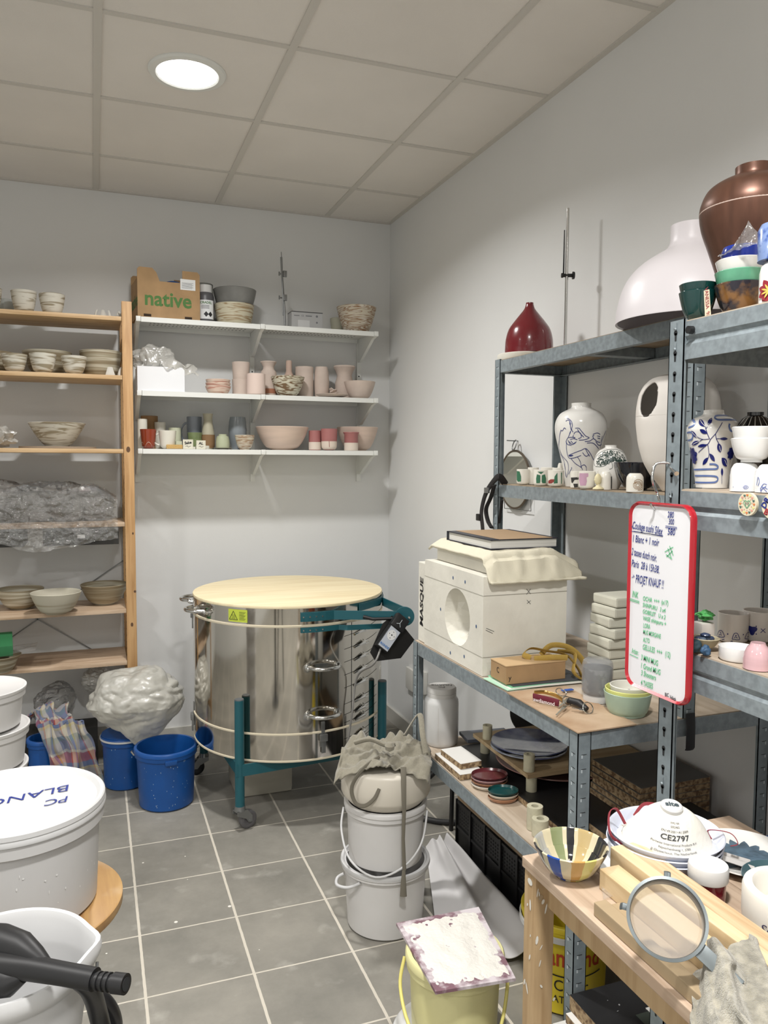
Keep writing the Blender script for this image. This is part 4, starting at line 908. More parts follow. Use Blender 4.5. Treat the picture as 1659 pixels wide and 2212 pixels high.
for i in range(4):
    a, b = kp(LA[i], KR+.052, 0), kp(LA[(i+1) % 4], KR+.052, 0)
    if i: a = kp(LA[i], KR+.03, 0)
    mid = (a+b)/2; obj('frame_bar', flat([tuple(a)[:2], tuple(a.lerp(b, .04))[:2], tuple(a.lerp(b, .96)*.985)[:2], tuple(b)[:2]], .232, .28, .006), M_teal, t, smooth=False)
# tub below
t = thing('storage_tub', 'cloudy plastic tub on the floor under the kiln', 'tub', (-.91, -.72, 0)); M_tub = mat('cloudy_tub', (196, 190, 172), .3, alpha=.75)
obj('body', bx((-.13, -.12, 0), (.13, .12, .15), .02), M_tub, t); obj('lid', bx((-.137, -.127, .15), (.137, .127, .166), .006), M_tub, t)
solo('power_cable', tube(nb(), [(-.36, -.66, .014), (-.27, -.85, .014), (-.2, -.98, .02), (-.1, -1.0, .12), (-.02, -.9, .28)], .014, 12, smooth=8), M_black, 'thick black power cable curving from the kiln to the wall', 'cable')
solo('rubber_hose', tube(nb(), [(-.45, -1.12, .012), (-.37, -1.27, .013), (-.28, -1.37, .012), (-.18, -1.4, .012), (-.1, -1.33, .012)], .0115, 12, smooth=8), mat('dusty_hose', (48, 48, 50), .5, col2=(120, 118, 112), vs=16, ramp=(.3, .42)), 'dusty black hose curving on the floor behind the white bucket tower', 'hose')
solo('metal_leg', tube(nb(), [(-.257, -1.434, 0), (-.252, -1.43, .15), (-.25, -1.425, .3)], .0095, 12), mat('scratched_black', (20, 20, 22), .4, col2=(150, 148, 144), vs=30, ramp=(.22, .28)), 'scuffed thin black metal leg standing on the floor under the bench', 'leg')
# ================= buckets =================
def bucketp(r, h, kb=.88, t=.004, rim=.035, flare=.006):
    rb = r*kb; ri = r-flare
    o = [(0, 0), (rb-.01, 0), (rb, .008), (rb+(ri-rb)*.8, h-rim-.002), (r, h-rim), (r, h-rim*.55), (r+.003, h-rim*.5), (r+.003, h-.004), (r, h)]
    return o+[(ri-t, h), (ri-t*2, h-rim), (rb-t, .012), (0, .012)]
def rimbits(t, r, h, a, m, rim=.035):
    M = rotz(a); bm = nb(); box(bm, (r-.004, -.025, h-rim-.012), (r+.006, .025, h-rim+.008), .002, M); obj('rim_lug', bm, m, t)
def splash(t, prof, a0, n, m, seed, h, spread=.12, z0=.02):
    random.seed(seed); f = on_lathe(prof, a0, .0012); bm = nb()
    for k in range(n): blot(bm, f, random.uniform(-spread, spread), random.uniform(z0, h*.85), random.uniform(.0006, .0022), random.uniform(.001, .004), 0, 7)
    obj('clay_specks', bm, m, t)
x, y, r, _ = meas(293, 428, 1600, 0, .89, vb=1757); h = hz(x, y, 1608); bp = bucketp(r, h, .87); B1 = (x, y, r, h)
t = thing('blue_bucket', 'open blue bucket with wire handle, standing in front of the kiln', 'bucket', (x, y, 0)); obj('body', lathe(bp, 64), M_blue, t)
splash(t, bp, face_ang(x, y), 34, mat('speck_pale', (150, 176, 200), .6), 3, h); rimbits(t, r, h, face_ang(x, y)+.15, M_blue)
hp = [(r*cos(a)*1.03, r*sin(a)*1.03, h-.02) for a in (.6,)]
q = [Vector((r*1.03, 0, h-.018)), Vector((r*1.15, 0, h-.05)), Vector((r*.9, -r*.95, h-.11)), Vector((0, -r*1.25, h-.15)), Vector((-r*.9, -r*.95, h-.11)), Vector((-r*1.05, 0, h-.018))]
bm = nb(); cyl(bm, (r, 0, h-.03), (r+.012, 0, h-.012), .006, seg=10); cyl(bm, (-r, 0, h-.03), (-r-.012, 0, h-.012), .006, seg=10); obj('handle_lug', bm, M_chrome, t)
x, y, r, _ = meas(212, 330, 1590, 0, .9, vb=1693); r *= .86; y = -.38-r; h = hz(x, y, 1583); B2 = (x, y, r, h); bp = bucketp(r, h, .9)
t = thing('blue_bucket', 'tall blue bucket with white rim line, half under the milky bag', 'bucket', (x, y, 0)); obj('body', lathe(bp, 64), M_blue, t); obj('lid', lathe([(0, h-.004), (r-.004, h-.004), (r-.002, h+.006), (0, h+.008)], 48), M_blue, t)
obj('white_band', lathe([(r+.003, h-.014), (r+.006, h-.014), (r+.006, h-.006), (r+.003, h-.006)], 64), M_wplas, t); splash(t, bp, face_ang(x, y), 14, mat('speck_pale', (150, 176, 200), .6), 5, h)
x, y, r, _ = meas(52, 122, 1590, 0, .9, vb=1700); x += .02; h = hz(x, y, 1592)-.0; bp = bucketp(r*1.05, h, .92); B3 = (x, y, r*1.05, h)
t = thing('blue_bucket', 'blue bucket under the plaid towel at the foot of the rack', 'bucket', (x, y, 0)); obj('body', lathe(bp, 56), M_blue, t)
# milky bag
def bigbag(seed, sx, sy, sz):
    bm = nb(); bmesh.ops.create_icosphere(bm, subdivisions=6, radius=1)
    for v in bm.verts:
        d = v.co.normalized(); o = Vector((seed, 2, 5)); n = noise.noise(d*1.6+o); c1 = abs(noise.noise(Vector((d.x*2.2+3, d.y*2.2, d.z*4.5))+o)); c2 = abs(noise.noise(d*6+o)); c3 = abs(noise.noise(d*13+o))
        k = .93+.16*n+.13*c1+.03*c2-.022*c3+(.35*max(0, d.x*.4-d.z-.35) if seed < 3 else 0)
        x, y, z = d.x*k, d.y*k, d.z*k
        if z < 0: s = 1+z*.55; x = x*s; y = y*s
        v.co = Vector((x*sx, y*sy, (z+1)*sz))
    return bm
lx = on(305, 1520, y=-.62)
solo('milky_sack', bigbag(2.3, .222, .17, .17), film('milky_sack_film', (240, 238, 226), dens=.8, rough=.35, bmp=.25), 'big bulging sack of milky plastic resting on the blue buckets', 'bag', (lx.x-.012, -.60, .25), 0)
p = on(118, 1530, y=-.42); solo('clear_bag', bigbag(5.1, .12, .07, .11), M_film, 'crumpled clear plastic bag behind the plaid towel under the rack', 'bag', (p.x-.01, -.17, .205), .8)
p = on(185, 1510, y=-.3); solo('milky_sack', bigbag(7.7, .075, .06, .085), M_bag, 'small milky bag bulging between the rack and the big sack', 'bag', (p.x+.05, -.17, .33), .3)
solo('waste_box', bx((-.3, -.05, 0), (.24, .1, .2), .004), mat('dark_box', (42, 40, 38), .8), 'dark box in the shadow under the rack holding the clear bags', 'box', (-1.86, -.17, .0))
# towel
def plaid():
    m = bpy.data.materials.new('plaid_cloth'); m.use_nodes = True; nt = m.node_tree; N = nt.nodes; L = nt.links; b = N['Principled BSDF']; b.inputs['Roughness'].default_value = .95; b.inputs['Sheen Weight'].default_value = .3
    uv = N.new('ShaderNodeUVMap'); sp = N.new('ShaderNodeSeparateXYZ'); L.new(uv.outputs[0], sp.inputs[0]); outs = []
    for i, cols in enumerate((((68, 84, 128), (150, 60, 56), (176, 168, 150), (96, 110, 150), (170, 150, 70), (180, 172, 156), (84, 96, 132)), ((120, 124, 146), (182, 176, 160), (168, 70, 60), (90, 104, 140), (186, 170, 110), (180, 172, 156), (110, 130, 128)))):
        mm = N.new('ShaderNodeMath'); mm.operation = 'FRACT'; ml = N.new('ShaderNodeMath'); ml.operation = 'MULTIPLY'; ml.inputs[1].default_value = (2.6, 3.1)[i]; L.new(sp.outputs[i], ml.inputs[0]); L.new(ml.outputs[0], mm.inputs[0])
        r = N.new('ShaderNodeValToRGB'); r.color_ramp.interpolation = 'CONSTANT'; e = r.color_ramp.elements; pos = (0, .22, .28, .5, .62, .68, .86)
        e[0].position = 0; e[0].color = lin(cols[0]); e[1].position = pos[1]; e[1].color = lin(cols[1])
        for p_, c in zip(pos[2:], cols[2:]): x = e.new(p_); x.color = lin(c)
        L.new(mm.outputs[0], r.inputs[0]); outs.append(r.outputs[0])
    mx = N.new('ShaderNodeMixRGB'); mx.inputs[0].default_value = .5; L.new(outs[0], mx.inputs[1]); L.new(outs[1], mx.inputs[2]); L.new(mx.outputs[0], b.inputs['Base Color']); return m
def cloth(fn, nu, nv, th=.003):
    bm = nb(); uvl = bm.loops.layers.uv.new('UVMap'); V = [[bm.verts.new(fn(i/nu, j/nv)) for j in range(nv+1)] for i in range(nu+1)]
    for i in range(nu):
        for j in range(nv):
            fc_ = bm.faces.new((V[i][j], V[i+1][j], V[i+1][j+1], V[i][j+1]))
            for l, (a, b) in zip(fc_.loops, ((i, j), (i+1, j), (i+1, j+1), (i, j+1))): l[uvl].uv = (a/nu, b/nv)
    return bm
bx3, by3, br3, bh3 = B3
def towel(u, v):
    # heaped on the bucket, falls to the front right
    s = u-.5; n = noise.noise(Vector((u*5, v*5, 2))); n2 = noise.noise(Vector((u*12, v*10, 4)))
    if v < .5:
        q = v/.5; return Vector((-.07+.16*u+.03*n+.05*q, .07-.13*q+.02*n2, bh3+.07+.075*sin(pi*min(1, q*1.1))*(1-1.2*s*s)+.035*n+.015*n2))
    q = (v-.5)/.5; return Vector((-.02+.2*u+.085*q+.02*n, -.07-.055*q**.6+.02*n2-.015*sin(u*14)*q, bh3+.085-.3*q+.03*n*(1-q)+.0*n2))
o = solo('plaid_towel', cloth(towel, 60, 70), plaid(), 'faded plaid towel in blue, red and cream heaped on a blue bucket', 'towel', (bx3, by3, 0)); 
md = o.modifiers.new('thickness', 'SOLIDIFY'); md.thickness = .004
# white bucket tower behind left
zt = .84; Hh = .118; bx_, by_ = -1.95, -1.71; M_wb = mat('bucket_white', (214, 212, 210), .4, var=.04, vs=4)
first = None
for k in range(7):
    z = zt-Hh*(7-k)+.004; lab = {6: 'topmost white tub of the tower at the left picture edge', 5: 'second white tub from the top of the left edge tower', 4: 'third white tub from the top of the left edge tower'}.get(k, 'white tub low in the tower, hidden behind the big lidded bucket')
    if first is None:
        first = thing('white_tub', lab, 'tub', (bx_, by_, z), group='white tubs in the left tower'); obj('body', lathe([(0, 0), (.11, 0), (.115, .004), (.123, Hh-.03), (.13, Hh-.028), (.13, Hh-.012), (0, Hh-.012)], 56), M_wb, first)
        obj('lid', lathe([(0, Hh-.012), (.132, Hh-.012), (.134, Hh-.008), (.134, Hh-.002), (.128, Hh-.0015), (.122, Hh-.006), (0, Hh-.006)], 56), M_wb, first)
    else: dup(first, (bx_+(.004 if k % 2 else -.003), by_, z), label=lab)
# big lidded bucket and its round board
BBX, BBY = -1.769, -2.683; R_ = .16; ZL = .882; ZB = .675
t = thing('lidded_bucket', 'large white bucket with lid marked PC BLANC on a round wooden top', 'bucket', (BBX, BBY, ZB)); H_ = ZL-ZB
M_bb = mat('bucket_big_white', (196, 195, 194), .42, var=.04, vs=4); M_lidw = mat('lid_white', (202, 202, 202), .38)
bp = [(0, 0), (R_*.86, 0), (R_*.9, .006), (R_*.945, H_-.05), (R_*1.0, H_-.045), (R_*1.0, H_-.022), (R_*.98, H_-.02), (0, H_-.02)]
obj('body', lathe(bp, 80), M_bb, t); splash(t, bp, face_ang(BBX, BBY)+.3, 26, mat('drips', (226, 226, 224), .3), 8, H_*.8, .15)
ld = obj('lid', lathe([(R_*.98, H_-.022), (R_*1.02, H_-.022), (R_*1.025, H_-.018), (R_*1.01, H_-.012), (R_*1.02, H_-.010), (R_*1.015, H_-.002), (R_*1.0, H_), (R_*.96, H_-.001), (R_*.92, H_-.009), (R_*.88, H_-.009), (0, H_-.0075)], 80), M_lidw, t)
fa = face_ang(BBX, BBY); ex = Vector((-sin(fa), cos(fa), 0)); f = on_plane((0, 0, H_-.0072), ex, Vector((-cos(fa), -sin(fa), 0)), .0006)
bm = text('BLANC', .042, f, rot=pi+.12, sx=1.1, ox=.03, oy=.02, shear=.25); text('PC', .036, f, rot=pi+.1, ox=.075, oy=-.028, shear=.3, bm=bm); obj('handwriting', bm, M_bink, ld, smooth=False)
t = thing('round_stool', 'round plywood stool top with clay stains under the big lidded bucket', 'stool', (BBX, BBY, 0))
tp = lathe(solidp([(.190, ZB-.021), (.192, ZB-.018), (.192, ZB-.003), (.189, ZB-.001)]), 72); obj('seat', tp, wood('stained_ply', (214, 168, 96), (160, 112, 62), 'y', .45, 2.2, .4), t)
obj('column', lathe(solidp([(.03, .02), (.03, ZB-.05), (.09, ZB-.045), (.09, ZB-.022)]), 24), M_black, t); obj('base', lathe(solidp([(.13, 0), (.13, .012), (.04, .03)]), 40), M_black, t)
# open bucket bottom left
q_ = CP+1.08*ray(12, 2060); FX, FY, FR, FZ = q_.x, q_.y, .110, q_.z; FH = .22; WD = FZ-.733
t = thing('open_bucket', 'open white bucket with thick rounded rim and pouring lip, bottom left', 'bucket', (FX, FY, FZ-FH))
def lip(co):
    a = atan2(co.y, co.x); d = (a-(face_ang(FX, FY)+radians(82))+pi) % (2*pi)-pi; k = max(0, (co.z-(FH-.09))/.09)*math.exp(-(d/.22)**2)
    return Vector((co.x*(1+.10*k), co.y*(1+.10*k), co.z))
obj('body', lathe([(0, 0), (FR*.72, 0), (FR*.76, .01), (FR*.93, FH-.035), (FR*1.0, FH-.03), (FR*1.04, FH-.018), (FR*1.045, FH-.008), (FR*1.02, FH), (FR*.97, FH-.001), (FR*.93, FH-.01), (FR*.9, FH-.05), (FR*.72, .02), (0, .02)], 72, fn=lip), M_lidw, t)
obj('wire_handle', tube(nb(), [(FR*cos(a)*1.08, FR*sin(a)*1.08, FH-.03-d) for a, d in ((face_ang(FX, FY)+1.35, 0), (face_ang(FX, FY)+1.1, .07), (face_ang(FX, FY)+.6, .14), (face_ang(FX, FY)+0, .165), (face_ang(FX, FY)-.8, .14))], .0022, 8, smooth=6), M_dsteel, t)
SZ = FZ-FH
t = thing('black_stool', 'low black stool with bent tube frame under the open white bucket', 'stool', (FX, FY, 0)); obj('seat', lathe(solidp([(.15, SZ-.03), (.157, SZ-.02), (.157, SZ-.006), (.15, SZ-.001)]), 56), M_black, t)
M_scuff = mat('scuffed_tube', (26, 26, 28), .35, col2=(150, 148, 144), vs=24, ramp=(.24, .3))
for a in (.5, 2.1, 3.6, 5.2): obj('leg', tube(nb(), [(.11*cos(a), .11*sin(a), SZ-.03), (.15*cos(a), .15*sin(a), SZ*.5), (.2*cos(a), .2*sin(a), 0)], .011, 12, smooth=5), M_scuff, t)
# black wand and hose
gz = lambda u, v, z: on(u, v, z=z+WD)
t = thing('cleaner_wand', 'black plastic suction wand lying across the open white bucket', 'wand', tuple(gz(60, 2075, .76))); o0 = gz(60, 2075, .76)
E_ = lambda u, v, z: gz(u, v, z)-o0
bm = tube(nb(), [E_(-60, 2085, .755), E_(0, 2085, .76), E_(70, 2092, .765), E_(140, 2104, .768), E_(205, 2116, .77)], [(.015, .011), (.0155, .012), (.015, .012), (.0138, .012), (.0138, .012)], 20); obj('barrel', bm, M_black, t)
bm = tube(nb(), [E_(-60, 2030, .765), E_(0, 2035, .77), E_(45, 2048, .772), E_(75, 2066, .772), E_(110, 2092, .766)], [(.022, .017), (.023, .018), (.02, .016), (.014, .013), (.006, .009)], 18, smooth=0); obj('grip_hump', bm, M_black, t)
bm = tube(nb(), [E_(-60, 2115, .745), E_(-10, 2118, .745), E_(25, 2122, .747), E_(50, 2112, .755)], [(.02, .016), (.022, .016), (.017, .014), (.006, .008)], 16); obj('trigger_guard', bm, M_black, t)
bm = nb(); a, b = E_(203, 2118, .769), E_(272, 2126, .772); cyl(bm, a, b, .0095, .009, 24)
for k in (.12, .28, .44): cyl(bm, a.lerp(b, k), a.lerp(b, k+.07), .0112, seg=24)
cyl(bm, a.lerp(b, .62), b, .012, .012, 24); n_ = obj('nozzle', bm, M_black, t); obj('nozzle_bore', cyl(nb(), b, b+(b-a).normalized()*.0006, .008, seg=20), M_slot, n_)
t = thing('hose', 'scuffed black hose looping down behind the suction wand', 'hose', (0, 0, 0))
bm = tube(nb(), [gz(168, 2112, .755), gz(196, 2140, .72), gz(212, 2190, .67), gz(228, 2260, .62)], .0125, 14, smooth=8); obj('down_tube', bm, M_scuff, t)
bm = tube(nb(), [gz(150, 2136, .62), gz(185, 2138, .62), gz(225, 2160, .6), gz(248, 2200, .56), gz(250, 2260, .5)], .0105, 14, smooth=8); obj('loop', bm, M_scuff, t)
# ================= white bucket tower in the middle =================
MX, MY = -.735, -1.935
r1 = rad(737, 925, (MX, MY, .2)); z1 = hz(MX, MY, 1850); z2_ = hz(MX, MY, 1722); z3 = hz(MX, MY, 1640)
d = away(MX, MY)
bp = bucketp(r1, z1, .86, rim=.02)
t = thing('white_bucket', 'bottom bucket of the white tower in the middle of the room', 'bucket', (MX, MY, 0)); obj('body', lathe(bp, 72), M_wb, t); obj('rim', lathe([(r1*.92, z1-.012), (r1*1.0, z1-.014), (r1*1.03, z1-.006), (r1*1.02, z1+.003), (r1*.96, z1+.004), (r1*.93, z1-.002), (r1*.9, z1-.002), (r1*.9, z1-.01)], 72), M_lidw, t)
fa = face_ang(MX, MY); q = lambda a, k, z: Vector((r1*k*cos(fa+a), r1*k*sin(fa+a), z))
obj('grip', tube(nb(), [q(-1.25, .98, z1-.035), q(-1.3, 1.12, z1-.05), q(-1.1, 1.2, z1-.055), q(-.85, 1.08, z1-.05), q(-.6, .97, z1-.028)], .005, 10, smooth=5), M_lidw, t)
h2 = z2_-z1-.004; r2 = r1*.93
t = thing('white_bucket', 'second bucket of the white tower, with drooping plastic handle', 'bucket', (MX, MY, z1+.004)); obj('body', lathe(bucketp(r2, h2, .9, rim=.03), 72), M_wb, t)
obj('bail_handle', tube(nb(), [Vector((r2*k*cos(fa+a), r2*k*sin(fa+a), z)) for a, k, z in ((-1.5, 1.03, h2-.03), (-1.25, 1.12, h2*.55), (-.8, 1.15, h2*.2), (-.2, 1.13, h2*.03), (.4, 1.12, h2*.18), (.9, 1.1, h2*.45), (1.35, 1.04, h2-.03))], (.0035), 10, smooth=6), M_lidw, t)
h3 = z3-z2_-.002; r3 = rad(733, 926, (MX, MY, .55)); zt3 = z2_+.002
t = thing('cream_drum', 'cream plastic drum with rounded shoulders on top of the white tower', 'drum', (MX, MY, zt3)); pr3 = [(0, 0), (r3*.82, 0), (r3*.86, .006), (r3*.975, h3*.2), (r3, h3*.27), (r3, h3*.88), (r3*.98, h3*.94), (r3*.92, h3*.985), (r3*.86, h3), (0, h3)]
obj('body', lathe(pr3, 72), mat('cream_plastic', (216, 208, 192), .35), t)
# apron
ztop = zt3+h3
def apron(u, v):
    a = (u-.5); b = (v-.5); n = noise.noise(Vector((u*3.5, v*3.5, 9))); n2 = abs(noise.noise(Vector((u*9, v*5, 1)))); n3 = noise.noise(Vector((u*22, v*16, 4)))
    X = a*.295+.03*b+.012*n; Y = b*.27-.02*n; rr = sqrt(X*X+Y*Y*1.05)
    z = .024+.03*n+.025*n2+.005*n3+.007*sin(v*17+u*5)
    over = max(0, rr-r3*.9); z = z-over*(.7+.3*n)+.0
    lim = r3*1.05 if False else 9
    return Vector((X, Y, max(z, -.04 if rr > r3*.98 else .005)))
ca = fa+pi/2; Ma = rotz(ca)
bm = cloth(apron, 90, 80); bmesh.ops.transform(bm, matrix=rotz(fa+pi/2), verts=bm.verts)
M_apr = mat('apron_cloth', (142, 136, 118), .95, var=.06, vs=200, bump=.2, bs=500, sheen=.3)
t = thing('apron', 'crumpled olive grey apron with long ties lying on the white tower', 'apron', (MX, MY, ztop+.003)); o = obj('cloth', bm, M_apr, t); md = o.modifiers.new('thickness', 'SOLIDIFY'); md.thickness = .003
Q = lambda s, o_, z: Vector((cos(fa)*o_-sin(fa)*s, sin(fa)*o_+cos(fa)*s, z))
R3 = r3+.006
bm = tube(nb(), [Q(.055, R3*.8, .02), Q(.056, R3*.97, -.02), Q(.058, R3*.99, -.1), Q(.056, R3*.95, -.2), Q(.06, R3*.96, -.3), Q(.058, R3*.97, z1-ztop+.03), Q(.057, R3*1.02, z1-ztop-.0), Q(.057, R3*1.02, z1-ztop-.05)], [(.002, .009), (.002, .008), (.002, .006), (.002, .005), (.002, .006), (.002, .005), (.002, .008), (.004, .011)], 8, flat=(cos(fa), sin(fa), 0)); obj('hanging_tie', bm, mat('apron_tie', (112, 106, 92), .95), t)
bm = tube(nb(), [Q(-.02, R3*.75, .05), Q(-.07, R3*.9, .02), Q(-.105, R3*.85, -.04), Q(-.095, R3*.86, -.09), Q(-.065, R3*.95, -.095), Q(-.035, R3*.98, -.07), Q(-.02, R3*.95, -.04)], [(.003, .006)]*37, 8, smooth=6, flat=(cos(fa), sin(fa), 0)); obj('looped_tie', bm, mat('apron_tie', (112, 106, 92)), t)
bm = tube(nb(), [Q(-.10, .05, .07), Q(-.05, .06, .085), Q(0, .07, .07), Q(.03, .07, .075)], [(.007, .01)]*19, 10, smooth=6); lathe([(0, -.016), (.014, -.008), (.016, .004), (.009, .014), (0, .016)], 16, bm, tuple(Q(.012, .085, .07))); obj('knot', bm, M_apr, t)
bm = tube(nb(), [Q(.06, -.02, .07), Q(.1, -.06, .12), Q(.115, -.05, .125), Q(.12, 0, .08), Q(.13, .03, .03)], [(.003, .009)]*25, 8, smooth=6); obj('neck_strap', bm, M_apr, t)
# ================= floor things under the bench =================
def fsheet(u, v):
    y = -1.56-.72*v; n = noise.noise(Vector((u*3, v*3, 5)))
    xl = -.425-.26*v; x = xl+(-.325-xl)*u; z = .018+.045*math.exp(-((u-.9)/.12)**2)+.035*math.exp(-((u-.60+.12*v)/.1)**2)+.03*(1-v)*math.exp(-((u-.3)/.2)**2)+.008*n
    return Vector((x, y, z))
o = solo('foam_sheet', sheet(fsheet, 60, 50, .002), mat('foam_grey_white', (216, 214, 214), .6), 'large pale grey foam sheet with curled edges lying under the bench', 'sheet')
t = thing('black_crate', 'black perforated plastic crate standing on the floor under the bench', 'crate', (-.3, -1.585, 0))
bm = nb(); Lc = .7; Hc = .2
box(bm, (0, -Lc, 0), (.006, 0, Hc), 0); box(bm, (.006, -.006, 0), (.26, 0, Hc)); box(bm, (.006, -Lc, 0), (.26, -Lc+.006, Hc)); box(bm, (.006, -Lc, 0), (.26, -.006, .005)); box(bm, (.255, -Lc, 0), (.26, 0, Hc))
for k in range(7): box(bm, (-.008, -k*Lc/6-.006+(.006 if k == 0 else 0), 0), (0, -k*Lc/6+.006, Hc+.004))
for z in (.01, .09, Hc-.012): box(bm, (-.005, -Lc, z), (0, 0, z+.01))
obj('body', bm, M_black, t, smooth=False); bm = nb()
for i in range(48):
    for j in range(5): box(bm, (-.0007, -.025-i*.0168, .115+j*.013), (-.0002, -.025-i*.0168+.007, .121+j*.013))
o = obj('slots', bm, mat('slot_black', (4, 4, 5), .9), t, smooth=False); o['kind'] = 'stuff'
solo('plywood_strip', bx((-.002, -.7, 0), (.22, .0, .018)), wood('dark_ply', (150, 124, 92), (118, 96, 70), 'y'), 'brown plywood board lying on the black crate under the bench', 'board', (-.3, -1.585, .205), smooth=False)
# tray on yellow bucket
TR = .403; tr = [on(u, v, z=TR) for u, v in ((856, 1993), (1034, 1958), (1114, 2112), (941, 2141))]; cx_ = sum(p.x for p in tr)/4; cy_ = sum(p.y for p in tr)/4
t = thing('powder_tray', 'square maroon board covered with white powder on the pale yellow bucket', 'board', (cx_, cy_, TR-.008)); sq = [(p.x-cx_, p.y-cy_) for p in tr]
obj('board', prism(sq, 0, .007, 'z'), mat('maroon_board', (126, 88, 100), .8, col2=(206, 196, 200), vs=30, detail=9, ramp=(.42, .62), stretch=(1, 1, 1)), t, smooth=False)
def powd(u, v):
    a, b = (u-.5)*2, (v-.5)*2; A = Vector(sq[0]+(0,)); B_ = Vector(sq[1]+(0,)); C_ = Vector(sq[2]+(0,)); D_ = Vector(sq[3]+(0,)); k = .95
    uu, vv = .5+.5*a*k, .5+.5*b*k; p = A*(1-uu)*(1-vv)+B_*uu*(1-vv)+C_*uu*vv+D_*(1-uu)*vv; e_ = max(0, 1-max(abs(a), abs(b))**4); n = noise.noise(Vector((a*3, b*3, 0))); n2 = noise.noise(Vector((a*14, b*14, 3)))
    return p+Vector((0, 0, .0062+e_*(.003+.005*(n+.2)+.0012*n2)-.004*max(0, noise.noise(Vector((a*9, b*9, 5)))+max(abs(a), abs(b))**3-.75)))
obj('powder', sheet(powd, 70, 70), mat('white_powder', (222, 218, 209), .95, bump=.3, bs=150), t)
yb = mat('pale_yellow', (220, 214, 150), .4)
YX, YY = cx_-.0, cy_+.005; yr = .112; yh = .2; y0 = TR-.009-yh
t = thing('yellow_pail', 'pale yellow translucent pail with yellow handle under the powder board', 'bucket', (YX, YY, y0)); obj('body', lathe(bucketp(yr, yh, .88), 64), yb, t)
fa = face_ang(YX, YY); obj('handle', tube(nb(), [Vector((yr*k*cos(fa+a), yr*k*sin(fa+a), z)) for a, k, z in ((-1.5, 1.04, yh-.02), (-1.3, 1.15, yh*.62), (-.8, 1.17, yh*.32), (-.2, 1.15, yh*.12), (.4, 1.14, yh*.14), (.9, 1.14, yh*.35), (1.35, 1.1, yh*.7), (1.45, 1.04, yh-.02))], .004, 10, smooth=6), mat('handle_yellow', (226, 214, 110), .4), t)
t = thing('white_bucket', 'white lidded bucket beneath the pale yellow pail at the bottom', 'bucket', (YX-.005, YY, 0)); r_ = .135
obj('body', lathe([(0, 0), (r_*.85, 0), (r_*.9, .006), (r_*.95, y0-.03), (r_, y0-.026), (r_, y0-.01), (0, y0-.01)], 64), M_wb, t); obj('lid', lathe([(0, y0-.01), (r_*1.03, y0-.01), (r_*1.04, y0-.003), (r_*1.02, y0-.0005), (r_*.94, y0-.001), (r_*.9, y0-.005), (r_*.85, y0-.005), (r_*.84, y0-.001), (0, y0-.001)], 64), M_lidw, t)
# bright yellow bucket
t = thing('yellow_bucket', 'open bright yellow bucket with red lettering behind the table leg', 'bucket', (-.36, -2.46, 0)); p = (-.37, -2.44); r_ = .125; h = .26; bp = bucketp(r_, h, .88, rim=.03); t.location = (p[0], p[1], 0)
M_yel = mat('bright_yellow', (232, 204, 20), .4); obj('body', lathe(bp, 64), M_yel, t); fa = face_ang(*p)
obj('white_band', lathe([(r_+.003, h-.044), (r_+.007, h-.042), (r_+.007, h-.028), (r_+.003, h-.026)], 64), M_wplas, t)
f = on_lathe(bp, fa, .0015); bm = text('Diamond', .075, f, ox=.0, oy=h-.09, bold=.001, sx=.82); obj('lettering', bm, mat('print_red', (206, 60, 20), .5), t)
bm = strokes([[(-.12, h-.132), (0, h-.142), (.12, h-.132)]], f, .004); text('Color', .045, f, ox=.02, oy=h-.17, bm=bm); text('MAT', .03, f, ox=-.03, oy=h-.21, bm=bm); obj('dark_lettering', bm, M_ink, t)
# boards stack bottom right under table
M_chip = mat('chipboard', (176, 148, 108), .9, col2=(112, 84, 56), vs=90, detail=3, ramp=(.4, .6)); M_blackb = mat('black_board', (40, 40, 42), .45, var=.3, vs=5)
p = on(1212, 2125, z=.285); px_, py_ = p.x, -2.795
def lamboard(name, lab, x0, y0, x1, y1, z, th, top, rz=0, edge=None, group=None, cat='board', face=.0012):
    t = thing(name, lab, cat, (x0, y0, z), rz, group); obj('core', bx((0, y1-y0, 0), (x1-x0, 0, th-face)), edge or M_chip, t, smooth=False); obj('face', bx((0, y1-y0, th-face), (x1-x0, 0, th)), top, t, smooth=False); return t
M_wlam = mat('white_laminate', (226, 224, 218), .4)
zz = .0; lamboard('chipboard_panel', 'lowest chipboard panel of the stack under the table', px_-.03, py_+.0, px_+.35, py_-.25, .0, .2, M_wlam)
lamboard('chipboard_panel', 'white faced chipboard panel jutting out at the left of the stack', px_-.045, py_-.0, px_+.3, py_-.25, .201, .022, M_wlam); lamboard('chipboard_panel', 'second white faced chipboard panel directly below the black slab', px_-.015, py_-.008, px_+.33, py_-.25, .224, .022, M_wlam)
bt = lamboard('black_slab', 'worn black faced board on top of the stack under the table', px_, py_, px_+.4, py_-.255, .2465, .036, M_blackb)
f = on_plane((0, 0, .0362), (1, 0, 0), (0, 1, 0), .0004); bm = nb(); random.seed(5)
for k in range(30): blot(bm, f, random.uniform(.02, .36), random.uniform(-.25, -.01), random.uniform(.0006, .003), random.uniform(.0006, .002), random.uniform(0, 3), 7)
obj('scratches', bm, mat('scratch_pale', (150, 150, 150), .7), bt, smooth=False)
lb = thing('waste_label', 'dark printed card with two pale tapes lying on the black slab', 'card', (px_+.1, py_-.11, .2835)); obj('card', bx((0, -.12, 0), (.13, 0, .0008)), mat('card_dark', (62, 70, 62), .5), lb, smooth=False)
obj('tape', bx((.035, -.006, .0008), (.08, .01, .0016)), M_wlam, lb, smooth=False); obj('tape', bx((.05, -.115, .0008), (.095, -.1, .0016)), M_wlam, lb, smooth=False)
